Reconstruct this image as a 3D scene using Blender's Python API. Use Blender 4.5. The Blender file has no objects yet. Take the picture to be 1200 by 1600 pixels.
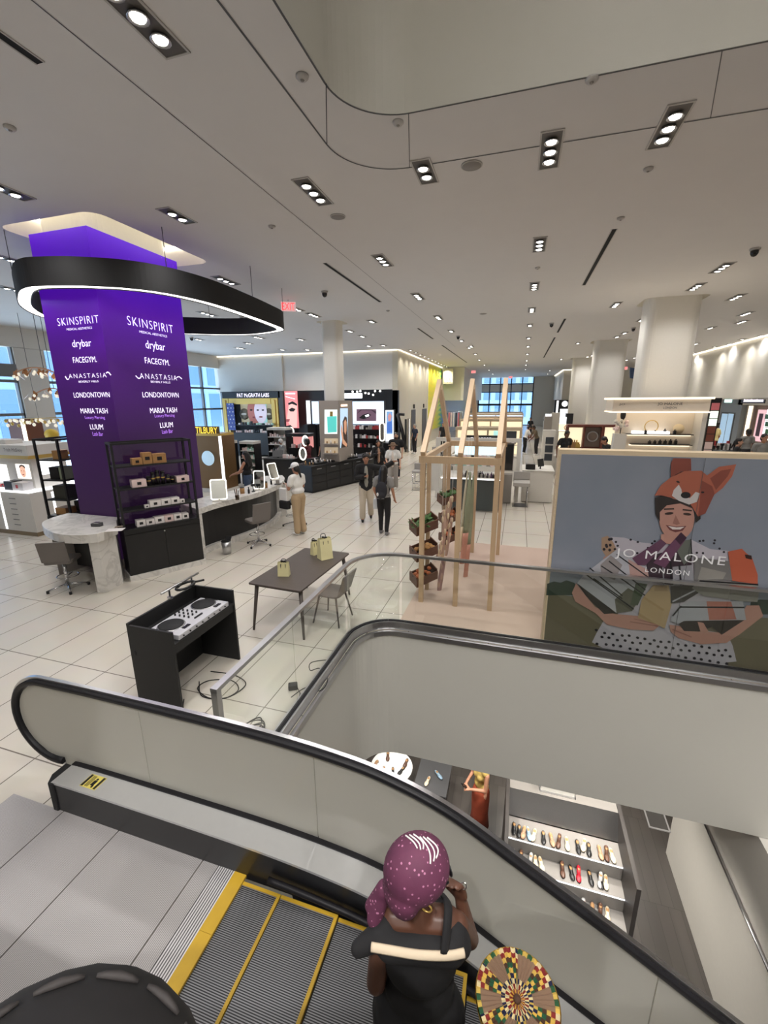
import bpy, bmesh, math, random
from mathutils import Vector, Matrix
random.seed(7)
SC = bpy.context.scene
COL = SC.collection
PI = math.pi
# ---------------------------------------------------------------- camera, world, exposure
FPX, CH = 676.0, 3.1                      # focal length in pixels of the 1200x1600 frame, eye height above the floor
_a = Vector((813 - 600, -(625 - 800), -FPX)).normalized()
_u = Vector((-0.007, 1, (0.007 * _a.x - _a.y) / _a.z)).normalized()
_r = _a.cross(_u)
CAMR = Matrix((_r, _a, _u))               # camera axes -> world axes
cam_d = bpy.data.cameras.new('camera'); cam = bpy.data.objects.new('camera', cam_d); COL.objects.link(cam)
cam_d.sensor_fit = 'VERTICAL'; cam_d.sensor_height = 36.0; cam_d.lens = FPX / 1600 * 36.0
cam_d.clip_start = 0.05; cam_d.clip_end = 400
cam.matrix_world = Matrix.Translation((0, 0, CH)) @ CAMR.to_4x4()
SC.camera = cam
SC.view_settings.view_transform = 'Standard'
SC.view_settings.look = 'None'
SC.view_settings.gamma = 1.0
SC.view_settings.use_curve_mapping = False
SC.view_settings.exposure = 0.66
W = bpy.data.worlds.new('world'); SC.world = W; W.use_nodes = True
bgn = W.node_tree.nodes['Background']
bgn.inputs[0].default_value = (0.80, 0.90, 1.0, 1); bgn.inputs[1].default_value = 3.1
ATR_W = 300.0                             # added unseen lamps above the opening, brightening escalators and billboard
LOWW = 54.0                              # added unseen lamps that brighten the lower floor
SPOT_W = 105.0                            # each recessed downlight
CEIL = 5.8


def ray(x, y):
    return CAMR @ Vector((x - 600, -(y - 800), -FPX))
def at(x, y, z=0.0):                      # point on the horizontal plane z seen at pixel x, y
    d = ray(x, y); t = (z - CH) / d.z; return Vector((0, 0, CH)) + d * t
def atY(x, y, Y):
    d = ray(x, y); return Vector((0, 0, CH)) + d * (Y / d.y)
def atX(x, y, X):
    d = ray(x, y); return Vector((0, 0, CH)) + d * (X / d.x)
def atPl(x, y, p, n):                     # on the plane through p with normal n
    d = ray(x, y); o = Vector((0, 0, CH)); return o + d * ((Vector(p) - o).dot(n) / d.dot(n))

# ---------------------------------------------------------------- materials
def lin(c):
    return tuple((v / 255 / 12.92) if v / 255 <= 0.04045 else ((v / 255 + 0.055) / 1.055) ** 2.4 for v in c)
_M = {}
def mat(name, c, rough=0.5, metal=0.0, emit=0.0, spec=0.5, alpha=None, noise=0.0, nscale=20.0, bump=0.0, coat=0.0, c2=None):
    if name in _M: return _M[name]
    m = bpy.data.materials.new(name); m.use_nodes = True; _M[name] = m
    nt = m.node_tree; b = nt.nodes['Principled BSDF']
    col = lin(c) + (1,)
    b.inputs['Base Color'].default_value = col
    b.inputs['Roughness'].default_value = rough; b.inputs['Metallic'].default_value = metal
    b.inputs['Specular IOR Level'].default_value = spec
    if coat: b.inputs['Coat Weight'].default_value = coat
    if emit:
        b.inputs['Emission Color'].default_value = col; b.inputs['Emission Strength'].default_value = emit
    tx = nt.nodes.new('ShaderNodeTexNoise'); tx.inputs['Scale'].default_value = nscale; tx.inputs['Detail'].default_value = 4
    tc = nt.nodes.new('ShaderNodeTexCoord'); nt.links.new(tc.outputs['Object'], tx.inputs['Vector'])
    amt = noise if noise else 0.03
    mx = nt.nodes.new('ShaderNodeMix'); mx.data_type = 'RGBA'
    second = lin(c2) if c2 else tuple(v * (1 - amt * 2) for v in col[:3])
    mx.inputs[6].default_value = col; mx.inputs[7].default_value = tuple(second) + (1,)
    nt.links.new(tx.outputs['Fac'], mx.inputs[0])
    nt.links.new(mx.outputs[2], b.inputs['Base Color'])
    if bump:
        bp = nt.nodes.new('ShaderNodeBump'); bp.inputs['Strength'].default_value = bump; bp.inputs['Distance'].default_value = 0.01
        nt.links.new(tx.outputs['Fac'], bp.inputs['Height']); nt.links.new(bp.outputs[0], b.inputs['Normal'])
    return m
def emis(name, c, s):
    return mat(name, c, rough=0.6, emit=s)
def glass(name, tint=(235, 240, 238), rough=0.02, mixf=0.12, frost=0.0):
    if name in _M: return _M[name]
    m = bpy.data.materials.new(name); m.use_nodes = True; _M[name] = m
    nt = m.node_tree; nt.nodes.remove(nt.nodes['Principled BSDF'])
    t = nt.nodes.new('ShaderNodeBsdfTransparent'); t.inputs[0].default_value = lin(tint) + (1,)
    g = nt.nodes.new('ShaderNodeBsdfGlossy'); g.inputs['Roughness'].default_value = rough
    lw = nt.nodes.new('ShaderNodeLayerWeight'); lw.inputs[0].default_value = 0.25
    pw = nt.nodes.new('ShaderNodeMath'); pw.operation = 'POWER'; pw.inputs[1].default_value = 2.0; nt.links.new(lw.outputs['Facing'], pw.inputs[0])
    fr = nt.nodes.new('ShaderNodeMath'); fr.operation = 'MULTIPLY_ADD'; fr.inputs[1].default_value = 0.5; fr.inputs[2].default_value = 0.05; nt.links.new(pw.outputs[0], fr.inputs[0])
    mx = nt.nodes.new('ShaderNodeMixShader')
    nt.links.new(fr.outputs[0], mx.inputs[0]); nt.links.new(t.outputs[0], mx.inputs[1]); nt.links.new(g.outputs[0], mx.inputs[2])
    last = mx
    if frost:
        d = nt.nodes.new('ShaderNodeBsdfDiffuse'); d.inputs[0].default_value = lin(tint) + (1,)
        tr = nt.nodes.new('ShaderNodeBsdfTranslucent'); tr.inputs[0].default_value = lin(tint) + (1,)
        ad = nt.nodes.new('ShaderNodeMixShader'); ad.inputs[0].default_value = 0.45
        nt.links.new(d.outputs[0], ad.inputs[1]); nt.links.new(tr.outputs[0], ad.inputs[2])
        m2 = nt.nodes.new('ShaderNodeMixShader'); m2.inputs[0].default_value = frost
        nt.links.new(mx.outputs[0], m2.inputs[1]); nt.links.new(ad.outputs[0], m2.inputs[2]); last = m2
    nt.links.new(last.outputs[0], nt.nodes['Material Output'].inputs[0])
    return m
def tilemat(name, c, cm, w, h, mortar, off=(0, 0, 0), rough=0.3, rot=0, vary=0.04, spec=0.5, offset=0.0, rotx=0):
    if name in _M: return _M[name]
    m = mat(name, c, rough=rough, spec=spec); nt = m.node_tree; b = nt.nodes['Principled BSDF']
    tc = nt.nodes.new('ShaderNodeNewGeometry'); mp = nt.nodes.new('ShaderNodeMapping')
    mp.inputs['Location'].default_value = off; mp.inputs['Rotation'].default_value = (rotx, 0, rot)
    nt.links.new(tc.outputs['Position'], mp.inputs['Vector'])
    br = nt.nodes.new('ShaderNodeTexBrick'); br.offset = offset; br.offset_frequency = 2; br.squash = 1
    br.inputs['Scale'].default_value = 1; br.inputs['Mortar Size'].default_value = mortar; br.inputs['Mortar Smooth'].default_value = 0
    br.inputs['Brick Width'].default_value = w; br.inputs['Row Height'].default_value = h
    br.inputs['Color1'].default_value = lin(c) + (1,); br.inputs['Color2'].default_value = tuple(v * (1 - vary) for v in lin(c)) + (1,)
    br.inputs['Mortar'].default_value = lin(cm) + (1,)
    nt.links.new(mp.outputs[0], br.inputs['Vector'])
    ns = nt.nodes.new('ShaderNodeTexNoise'); ns.inputs['Scale'].default_value = 3.0; ns.inputs['Detail'].default_value = 6
    nt.links.new(tc.outputs['Position'], ns.inputs['Vector'])
    mx = nt.nodes.new('ShaderNodeMix'); mx.data_type = 'RGBA'; mx.blend_type = 'MULTIPLY'; mx.inputs[0].default_value = 0.10
    nt.links.new(br.outputs['Color'], mx.inputs[6]); nt.links.new(ns.outputs['Color'], mx.inputs[7])
    nt.links.new(mx.outputs[2], b.inputs['Base Color'])
    return m
def stripemat(name, c, c2, period, axis, rough=0.35, metal=0.8, duty=0.5):
    """fine ribs: a saw of two colours with a bump, along one world axis"""
    m = mat(name, c, rough=rough, metal=metal); nt = m.node_tree; b = nt.nodes['Principled BSDF']
    g = nt.nodes.new('ShaderNodeNewGeometry'); sp = nt.nodes.new('ShaderNodeSeparateXYZ'); nt.links.new(g.outputs['Position'], sp.inputs[0])
    d = nt.nodes.new('ShaderNodeMath'); d.operation = 'DIVIDE'; d.inputs[1].default_value = period; nt.links.new(sp.outputs[axis], d.inputs[0])
    f = nt.nodes.new('ShaderNodeMath'); f.operation = 'FRACT'; nt.links.new(d.outputs[0], f.inputs[0])
    gt = nt.nodes.new('ShaderNodeMath'); gt.operation = 'GREATER_THAN'; gt.inputs[1].default_value = duty; nt.links.new(f.outputs[0], gt.inputs[0])
    mx = nt.nodes.new('ShaderNodeMix'); mx.data_type = 'RGBA'; mx.inputs[6].default_value = lin(c) + (1,); mx.inputs[7].default_value = lin(c2) + (1,)
    nt.links.new(gt.outputs[0], mx.inputs[0]); nt.links.new(mx.outputs[2], b.inputs['Base Color'])
    return m
def marblemat(name, c, c2, scale=2.0):
    m = mat(name, c, rough=0.22, spec=0.5); nt = m.node_tree; b = nt.nodes['Principled BSDF']
    g = nt.nodes.new('ShaderNodeNewGeometry')
    ns = nt.nodes.new('ShaderNodeTexNoise'); ns.inputs['Scale'].default_value = scale; ns.inputs['Detail'].default_value = 8; ns.inputs['Distortion'].default_value = 1.6
    nt.links.new(g.outputs['Position'], ns.inputs['Vector'])
    cr = nt.nodes.new('ShaderNodeValToRGB'); e = cr.color_ramp.elements
    e[0].position = 0.44; e[0].color = lin(c) + (1,); e[1].position = 0.56; e[1].color = lin(c) + (1,)
    k = cr.color_ramp.elements.new(0.5); k.color = lin(c2) + (1,)
    nt.links.new(ns.outputs['Fac'], cr.inputs[0]); nt.links.new(cr.outputs[0], b.inputs['Base Color'])
    return m
def woodmat(name, c, c2, sc=(2, 30, 30), rough=0.5):
    m = mat(name, c, rough=rough); nt = m.node_tree; b = nt.nodes['Principled BSDF']
    tc = nt.nodes.new('ShaderNodeTexCoord'); mp = nt.nodes.new('ShaderNodeMapping'); mp.inputs['Scale'].default_value = sc
    nt.links.new(tc.outputs['Object'], mp.inputs[0])
    ns = nt.nodes.new('ShaderNodeTexNoise'); ns.inputs['Scale'].default_value = 2; ns.inputs['Detail'].default_value = 5
    nt.links.new(mp.outputs[0], ns.inputs['Vector'])
    mx = nt.nodes.new('ShaderNodeMix'); mx.data_type = 'RGBA'; mx.inputs[6].default_value = lin(c) + (1,); mx.inputs[7].default_value = lin(c2) + (1,)
    nt.links.new(ns.outputs['Fac'], mx.inputs[0]); nt.links.new(mx.outputs[2], b.inputs['Base Color'])
    return m

# ---------------------------------------------------------------- mesh building
T = {}                                    # world matrices of the Empties and meshes built so far
class MB:
    def __init__(s): s.v = []; s.f = []; s.mi = []; s.sm = []
    def add(s, vs, fs, mi=0, sm=False):
        o = len(s.v); s.v += [Vector(v) for v in vs]; s.f += [tuple(o + i for i in f) for f in fs]
        s.mi += [mi] * len(fs); s.sm += [sm] * len(fs); return s
    def box(s, x0, x1, y0, y1, z0, z1, mi=0, M=None):
        vs = [Vector((x, y, z)) for z in (z0, z1) for y in (y0, y1) for x in (x0, x1)]
        if M is not None: vs = [M @ v for v in vs]
        return s.add(vs, [(0, 2, 3, 1), (4, 5, 7, 6), (0, 1, 5, 4), (2, 6, 7, 3), (0, 4, 6, 2), (1, 3, 7, 5)], mi)
    def cbox(s, c, d, mi=0, rz=0.0, M=None):
        m = Matrix.Translation(c) @ Matrix.Rotation(rz, 4, 'Z') if M is None else M
        return s.box(-d[0] / 2, d[0] / 2, -d[1] / 2, d[1] / 2, -d[2] / 2, d[2] / 2, mi, m)
    def rbox(s, x0, x1, y0, y1, z0, z1, r, mi=0, M=None, n=4):   # box with rounded vertical edges
        pts = rrect((x0 + x1) / 2, (y0 + y1) / 2, x1 - x0, y1 - y0, r, n)
        return s.prism(pts, z0, z1, mi, M)
    def prism(s, pts, z0, z1, mi=0, M=None, sm=False):
        n = len(pts); vs = [Vector((p[0], p[1], z0)) for p in pts] + [Vector((p[0], p[1], z1)) for p in pts]
        if M is not None: vs = [M @ v for v in vs]
        s.add(vs, [tuple(range(n))[::-1], tuple(range(n, 2 * n))], mi)
        o = len(s.v) - 2 * n
        for i in range(n):
            j = (i + 1) % n; s.f.append((o + i, o + j, o + n + j, o + n + i)); s.mi.append(mi); s.sm.append(sm)
        return s
    def cyl(s, p0, p1, r0, r1=None, n=12, mi=0, cap=True):
        r1 = r0 if r1 is None else r1; p0 = Vector(p0); p1 = Vector(p1); d = (p1 - p0).normalized()
        a = d.orthogonal().normalized(); b = d.cross(a); vs = []
        for p, r in ((p0, r0), (p1, r1)):
            vs += [p + (a * math.cos(2 * PI * i / n) + b * math.sin(2 * PI * i / n)) * r for i in range(n)]
        s.add(vs, [(i, (i + 1) % n, n + (i + 1) % n, n + i) for i in range(n)], mi, True)
        if cap: 
            o = len(s.v) - 2 * n; s.f += [tuple(o + i for i in range(n))[::-1], tuple(o + n + i for i in range(n))]; s.mi += [mi] * 2; s.sm += [False] * 2
        return s
    def tube(s, pts, r, n=8, mi=0, closed=False, flat=1.0):
        pts = [Vector(p) for p in pts]; m = len(pts); vs = []; up = None
        for i, p in enumerate(pts):
            a = pts[i - 1] if (i or closed) else p; b = pts[(i + 1) % m] if (i < m - 1 or closed) else p
            d = (b - a).normalized()
            up = d.orthogonal().normalized() if up is None else (up - d * up.dot(d)).normalized()
            w = d.cross(up); rr = r[i] if isinstance(r, (list, tuple)) else r
            vs += [p + (up * math.cos(2 * PI * k / n) + w * math.sin(2 * PI * k / n) * flat) * rr for k in range(n)]
        fs = []
        for i in range(m if closed else m - 1):
            j = (i + 1) % m
            fs += [(i * n + k, i * n + (k + 1) % n, j * n + (k + 1) % n, j * n + k) for k in range(n)]
        s.add(vs, fs, mi, True)
        if not closed:
            o = len(s.v) - m * n; s.f += [tuple(o + k for k in range(n))[::-1], tuple(o + (m - 1) * n + k for k in range(n))]; s.mi += [mi] * 2; s.sm += [False] * 2
        return s
    def sweep(s, path, prof, side, mi=0, closed=False, sm=False):
        """profile (u across 'side', v along the local normal) swept along a path"""
        path = [Vector(p) for p in path]; m = len(path); n = len(prof); vs = []
        for i, p in enumerate(path):
            a = path[i - 1] if (i or closed) else p; b = path[(i + 1) % m] if (i < m - 1 or closed) else p
            d = (b - a).normalized(); sd = Vector(side(i) if callable(side) else side); nn = sd.cross(d).normalized()
            vs += [p + sd * u + nn * v for u, v in prof]
        fs = []
        for i in range(m if closed else m - 1):
            j = (i + 1) % m
            fs += [(i * n + k, i * n + (k + 1) % n, j * n + (k + 1) % n, j * n + k) for k in range(n)]
        s.add(vs, fs, mi, sm)
        if not closed:
            o = len(s.v) - m * n; s.f += [tuple(o + k for k in range(n))[::-1], tuple(o + (m - 1) * n + k for k in range(n))]; s.mi += [mi] * 2; s.sm += [False] * 2
        return s
    def ell(s, c, r, n=12, m=8, mi=0, M=None):
        c = Vector(c); r = (r, r, r) if isinstance(r, (int, float)) else r; vs = []
        R = M if M is not None else Matrix.Identity(3)
        for j in range(1, m):
            th = PI * j / m
            vs += [c + R @ Vector((r[0] * math.sin(th) * math.cos(2 * PI * i / n), r[1] * math.sin(th) * math.sin(2 * PI * i / n), r[2] * math.cos(th))) for i in range(n)]
        vs += [c + R @ Vector((0, 0, r[2])), c - R @ Vector((0, 0, r[2]))]; t = (m - 1) * n
        fs = [(j * n + i, (j + 1) * n + i, (j + 1) * n + (i + 1) % n, j * n + (i + 1) % n) for j in range(m - 2) for i in range(n)]
        fs += [(t, i, (i + 1) % n) for i in range(n)] + [(t + 1, (m - 2) * n + (i + 1) % n, (m - 2) * n + i) for i in range(n)]
        return s.add(vs, fs, mi, True)
    def caps(s, p0, p1, r0, r1=None, n=10, mi=0):   # tapered capsule, for bodies
        r1 = r0 if r1 is None else r1
        s.cyl(p0, p1, r0, r1, n, mi); s.ell(p0, r0, n, 6, mi); s.ell(p1, r1, n, 6, mi); return s
    def lathe(s, prof, c=(0, 0, 0), n=20, mi=0, M=None, cap=True):
        c = Vector(c); k = len(prof); vs = []
        for i in range(n):
            a = 2 * PI * i / n; vs += [Vector((r * math.cos(a), r * math.sin(a), z)) for r, z in prof]
        vs = [c + (M @ v if M is not None else v) for v in vs]
        fs = [(i * k + j, ((i + 1) % n) * k + j, ((i + 1) % n) * k + j + 1, i * k + j + 1) for i in range(n) for j in range(k - 1)]
        s.add(vs, fs, mi, True)
        o = len(s.v) - n * k
        if cap and prof[0][0] > 1e-4: s.f.append(tuple(o + i * k for i in range(n))[::-1]); s.mi.append(mi); s.sm.append(False)
        if cap and prof[-1][0] > 1e-4: s.f.append(tuple(o + i * k + k - 1 for i in range(n))); s.mi.append(mi); s.sm.append(False)
        return s
    def poly(s, pts, mi=0):
        return s.add(pts, [tuple(range(len(pts)))], mi)
    def build(s, name, m, parent=None, bevel=0.0, remesh=0.0, smooth=0, world=True):
        me = bpy.data.meshes.new(name); vs = s.v
        if parent is not None and world:
            inv = T[parent].inverted(); vs = [inv @ v for v in vs]
        me.from_pydata([tuple(v) for v in vs], [], s.f)
        for k in (m if isinstance(m, (list, tuple)) else [m]): me.materials.append(k)
        me.polygons.foreach_set('material_index', s.mi)
        me.polygons.foreach_set('use_smooth', s.sm)
        me.update()
        if not remesh:
            bm_ = bmesh.new(); bm_.from_mesh(me); bmesh.ops.recalc_face_normals(bm_, faces=bm_.faces[:]); bm_.to_mesh(me); bm_.free()
        o = bpy.data.objects.new(name, me); COL.objects.link(o)
        if parent is not None: o.parent = parent; T[o] = T[parent]
        else: T[o] = Matrix.Identity(4)
        if remesh:
            r = o.modifiers.new('skin', 'REMESH'); r.mode = 'VOXEL'; r.voxel_size = remesh; r.use_smooth_shade = True
            if smooth:
                k = o.modifiers.new('soft', 'SMOOTH'); k.iterations = smooth; k.factor = 0.5
        elif bevel:
            b = o.modifiers.new('edge', 'BEVEL'); b.width = bevel; b.segments = 2; b.limit_method = 'ANGLE'; b.angle_limit = math.radians(50)
        return o
def rrect(cx, cy, w, h, r, n=4):
    pts = []
    for sx, sy, a0 in ((1, 1, 0), (-1, 1, 90), (-1, -1, 180), (1, -1, 270)):
        for i in range(n + 1):
            a = math.radians(a0 + 90 * i / n); pts.append((cx + sx * (w / 2 - r) + r * math.cos(a), cy + sy * (h / 2 - r) + r * math.sin(a)))
    return pts
def spline(pts, k=8, closed=False):
    pts = [Vector(p) for p in pts]; n = len(pts); out = []
    for i in range(n if closed else n - 1):
        g = lambda j: pts[j % n] if closed else pts[max(0, min(n - 1, j))]
        a, b, c, d = g(i - 1), g(i), g(i + 1), g(i + 2)
        for t in range(k):
            t /= k; out.append(0.5 * ((2 * b) + (c - a) * t + (2 * a - 5 * b + 4 * c - d) * t * t + (3 * b - a - 3 * c + d) * t ** 3))
    if not closed: out.append(pts[-1])
    return out
def tag(o, label, cat, group=None, kind=None):
    o['label'] = label; o['category'] = cat
    if group: o['group'] = group
    if kind: o['kind'] = kind
    return o
def thing(name, label, cat, loc=(0, 0, 0), rz=0.0, group=None):
    o = bpy.data.objects.new(name, None); o.empty_display_size = 0.1; COL.objects.link(o)
    o.location = loc; o.rotation_euler = (0, 0, rz); T[o] = Matrix.Translation(loc) @ Matrix.Rotation(rz, 4, 'Z')
    return tag(o, label, cat, group)
def struct(name, mb, m, **k):
    o = mb.build(name, m, **k); o['kind'] = 'structure'; return o
def dup(root, loc=None, rz=None, label=None, group=None):
    def cp(o, par):
        c = o.copy(); COL.objects.link(c)
        if par is not None: c.parent = par
        for ch in o.children: cp(ch, c)
        return c
    r = cp(root, None)
    if loc is not None: r.location = loc
    if rz is not None: r.rotation_euler = (0, 0, rz)
    if label: r['label'] = label
    if group: r['group'] = group
    return r
def text(s, centre, right, up, m, parent=None, width=None, height=None, name='lettering', depth=0.004, shear=0.0, spacing=1.0, thin=0.0):
    c = bpy.data.curves.new(name, 'FONT'); c.body = s; c.align_x = 'CENTER'; c.align_y = 'CENTER'; c.size = 1.0; c.extrude = 0.0
    c.shear = shear; c.offset = -thin; c.space_character = spacing; c.resolution_u = 3
    t = bpy.data.objects.new('tmp', c); COL.objects.link(t)
    bpy.context.view_layer.update()
    me = bpy.data.meshes.new_from_object(t.evaluated_get(bpy.context.evaluated_depsgraph_get()))
    bpy.data.objects.remove(t)
    xs = [v.co.x for v in me.vertices]; ys = [v.co.y for v in me.vertices]
    w = max(xs) - min(xs); h = max(ys) - min(ys); cx = (max(xs) + min(xs)) / 2; cy = (max(ys) + min(ys)) / 2
    sx = width / w if width else height / h; sy = height / h if height else sx
    R = Vector(right).normalized(); U = Vector(up).normalized(); N = R.cross(U); C = Vector(centre)
    mb = MB(); vs = [C + R * (v.co.x - cx) * sx + U * (v.co.y - cy) * sy + N * depth for v in me.vertices]
    mb.add(vs, [tuple(p.vertices) for p in me.polygons])
    bpy.data.meshes.remove(me)
    return mb.build(name, m, parent)
# ================================================================= materials in use
WHITE = mat('white_paint', (214, 210, 202), rough=0.6)
CEILM = mat('ceiling_paint', (210, 207, 205), rough=0.8, noise=0.02, nscale=3)
FASC = mat('fascia_paint', (188, 186, 178), rough=0.45, noise=0.02, nscale=1.5)
FLOOR = tilemat('stone_tile', (206, 199, 187), (120, 112, 103), 0.54, 1.18, 0.006, off=(0.19, 0.20, 0), rough=0.22, vary=0.05)
PLANK = tilemat('dark_planks', (74, 69, 65), (52, 48, 45), 0.18, 1.6, 0.004, rough=0.4, vary=0.25, offset=0.5)
STEEL = mat('brushed_steel', (196, 196, 198), rough=0.28, metal=1.0, noise=0.05, nscale=40)
CHROME = mat('chrome', (215, 215, 218), rough=0.12, metal=1.0)
BLACK = mat('black_lacquer', (22, 22, 24), rough=0.35)
MATBLACK = mat('matte_black', (20, 20, 22), rough=0.7)
RUBBER = mat('black_rubber', (26, 25, 28), rough=0.48, spec=0.25)
GREY = mat('warm_grey', (150, 144, 138), rough=0.5)
DGREY = mat('dark_grey', (72, 72, 74), rough=0.5)
GOLD = mat('gold_metal', (206, 172, 96), rough=0.3, metal=0.55)
GLOW = emis('lamp_white', (255, 250, 240), 9.0)
COVE = emis('cove_glow', (255, 244, 222), 1.8)
COVE2 = emis('shelf_glow', (255, 240, 214), 0.8)
LIT = emis('lit_white_panel', (244, 246, 250), 1.0)
GLASS = glass('clear_glass', (248, 250, 248))
DECK = mat('satin_deck', (200, 200, 200), rough=0.3, metal=0.55)
# ================================================================= the setting
def fill(loops, z, flip=False):
    bm = bmesh.new(); es = []
    for L in loops:
        vs = [bm.verts.new((p[0], p[1], z)) for p in L]
        es += [bm.edges.new((vs[i], vs[(i + 1) % len(vs)])) for i in range(len(vs))]
    bmesh.ops.triangle_fill(bm, use_beauty=True, use_dissolve=False, edges=es)
    bm.verts.ensure_lookup_table()
    mb = MB(); bm.verts.index_update()
    fs = []
    for f in bm.faces:
        f.normal_update(); ids = [v.index for v in f.verts]
        if (f.normal.z < 0) != flip: ids = ids[::-1]
        fs.append(tuple(ids))
    mb.add([v.co.copy() for v in bm.verts], fs); bm.free(); return mb
def arc(cx, cy, r, a0, a1, n=10):
    return [(cx + r * math.cos(math.radians(a0 + (a1 - a0) * i / n)), cy + r * math.sin(math.radians(a0 + (a1 - a0) * i / n))) for i in range(n + 1)]
# the shopping floor with the escalator well cut out
WX, WY, WR = -1.90, 5.24, 0.50            # well: left edge, far edge, corner radius
well = [(-1.6, -6.0), (-1.6, 2.10), (WX, 2.10)] + arc(WX + WR, WY - WR, WR, 180, 90) + [(14, WY), (14, -6)]
outer = [(-18.2, -6)] + [well[0]] + well[1:-2] + [(14, WY), (14, 58), (-18.2, 58)]
fl = fill([outer], 0.0)
struct('floor', fl, FLOOR)
edge = well[2:-2] + [(14, WY)]
mb = MB()                                  # white fascia under the floor edge
for i in range(len(edge) - 1):
    a, b = edge[i], edge[i + 1]
    mb.add([(a[0], a[1], -0.03), (b[0], b[1], -0.03), (b[0], b[1], -2.05), (a[0], a[1], -2.05)], [(0, 1, 2, 3)], 0, True)
struct('wall_well_fascia', mb, FASC)
mb = fill([[(-8, 1.0), (WX, 1.0)] + [(x - (0.0), y) for x, y in edge] + [(14, 14), (-8, 14)]], -2.05, flip=True)
struct('ceiling_lower', mb, CEILM)
# lower shop level
mb = MB(); mb.box(-9, 14, -6, 16, -5.1, -5.0); struct('floor_lower', mb, PLANK)
mb = MB(); mb.box(3.12, 6.6, 3.2, 7.4, -5.0, -2.06); struct('wall_lower_right', mb, WHITE)
mb = MB(); mb.box(-9, 14, 13.5, 13.7, -5.0, -2.06); struct('wall_lower_back', mb, FASC)
# outer walls of the store beyond the frame
mb = MB(); mb.box(14, 14.2, -6, 58, -5, 10.6); struct('wall_store_right', mb, WHITE)
mb = MB(); mb.box(-18.2, 14, -6.2, -6, -5, 10.6); struct('wall_store_front', mb, WHITE)
mb = MB(); mb.box(-9.2, -9, -6, 16, -5, -0.01); mb.box(-9, 14, 15.9, 16.0, -5, -0.01); struct('wall_lower_left', mb, FASC)
# ceiling: opening of the hall above + a recess round every column
OX, OY, OR_ = -1.81, 4.87, 0.62
hole = [(OX, -6)] + arc(OX + OR_, OY - OR_, OR_, 180, 90, 14) + [(14, OY)]
co = [(-18.2, -6)] + hole + [(14, 58), (-18.2, 58)]
COLS = [(-7.1, 6.9, 1.6, 2.2, 0.20, 0.02), (-6.58, 15.3, 0.62, 0.62, 0.16, 0.12), (3.92, 15.2, 1.30, 1.0, 0.14, 0.22), (3.96, 24.4, 1.40, 1.0, 0.14, 0.22),
        (3.96, 33.6, 1.40, 1.0, 0.14, 0.22)]
loops = [co] + [rrect(x, y, w + 2 * g, d + 2 * g, 0.18 + g * 0.3, 5) for x, y, w, d, g, r in COLS]
struct('ceiling', fill(loops, CEIL, flip=True), CEILM)
mb = MB()
for i in range(len(hole) - 1):             # tall white wall of the opening above
    a, b = hole[i], hole[i + 1]
    mb.add([(a[0], a[1], CEIL), (b[0], b[1], CEIL), (b[0], b[1], 10.5), (a[0], a[1], 10.5)], [(0, 1, 2, 3)], 0, True)
struct('wall_atrium', mb, FASC)
mb = MB(); mb.box(-2.0, 14, -6, 5.2, 10.5, 10.6); struct('ceiling_atrium', mb, CEILM)
for k, (x, y, w, d, g, r) in enumerate(COLS):   # recess sides and lid, LED strip hidden on its ledge
    mb = MB(); P = rrect(x, y, w + 2 * g, d + 2 * g, 0.18 + g * 0.3, 5); n = len(P)
    for i in range(n):
        a, b = P[i], P[(i + 1) % n]
        mb.add([(a[0], a[1], CEIL), (b[0], b[1], CEIL), (b[0], b[1], CEIL + 0.6), (a[0], a[1], CEIL + 0.6)], [(0, 1, 2, 3)])
    mb.poly([(p[0], p[1], CEIL + 0.6) for p in P])
    struct('trim_%d' % (k + 1), mb, WHITE)
    P2 = [(p[0], p[1], CEIL + 0.35) for p in rrect(x, y, w + 2 * g - 0.06, d + 2 * g - 0.06, 0.15 + g * 0.3, 5)]
    mb = MB(); mb.tube(P2, 0.018, 6, closed=True); o = mb.build('trim_%d' % (k + 11), COVE if k else emis('cove_bright', (255, 246, 226), 7.0)); o['kind'] = 'structure'
for k, (x, y, w, d, g, r) in enumerate(COLS):
    if k == 0: continue
    mb = MB(); mb.rbox(x - w / 2, x + w / 2, y - d / 2, y + d / 2, 0, CEIL + 0.6, r, n=6)
    struct('column_%d' % k, mb, WHITE)
# shadow gaps in the ceiling: the band round the opening and a long joint
def gap(name, pts, w=0.012, z=CEIL - 0.003):
    mb = MB(); pts = [Vector((p[0], p[1], z)) for p in pts]; vs = []
    for i, p in enumerate(pts):
        d = (pts[min(i + 1, len(pts) - 1)] - pts[max(i - 1, 0)]).normalized(); n = Vector((-d.y, d.x, 0)); vs += [p + n * w, p - n * w]
    mb.add(vs, [(2 * i, 2 * i + 1, 2 * i + 3, 2 * i + 2) for i in range(len(pts) - 1)])
    o = mb.build(name, DGREY); o['kind'] = 'structure'
gap('trim_21', [(-2.19, -4)] + arc(-1.45, 5.12, 0.74, 180, 90, 14) + [(12, 5.86)], 0.009)
gap('trim_22', [(OX - 0.01, -4)] + arc(OX + OR_, OY - OR_, OR_ + 0.01, 180, 90, 14) + [(12, OY + 0.01)], 0.009)
gap('trim_23', [(-3.41, -2), (-3.41, 24)], 0.005)
gap('trim_24', [(-2.19, 5.12), (-1.81, 4.26)], 0.005)
gap('trim_25', [(-1.45, 5.86), (-1.22, 4.88)], 0.004)
gap('trim_26', [(1.62, 5.86), (1.36, 4.88)], 0.004)
gap('trim_27', [(0.15, 9.0), (0.15, 9.45)], 0.004)
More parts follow.
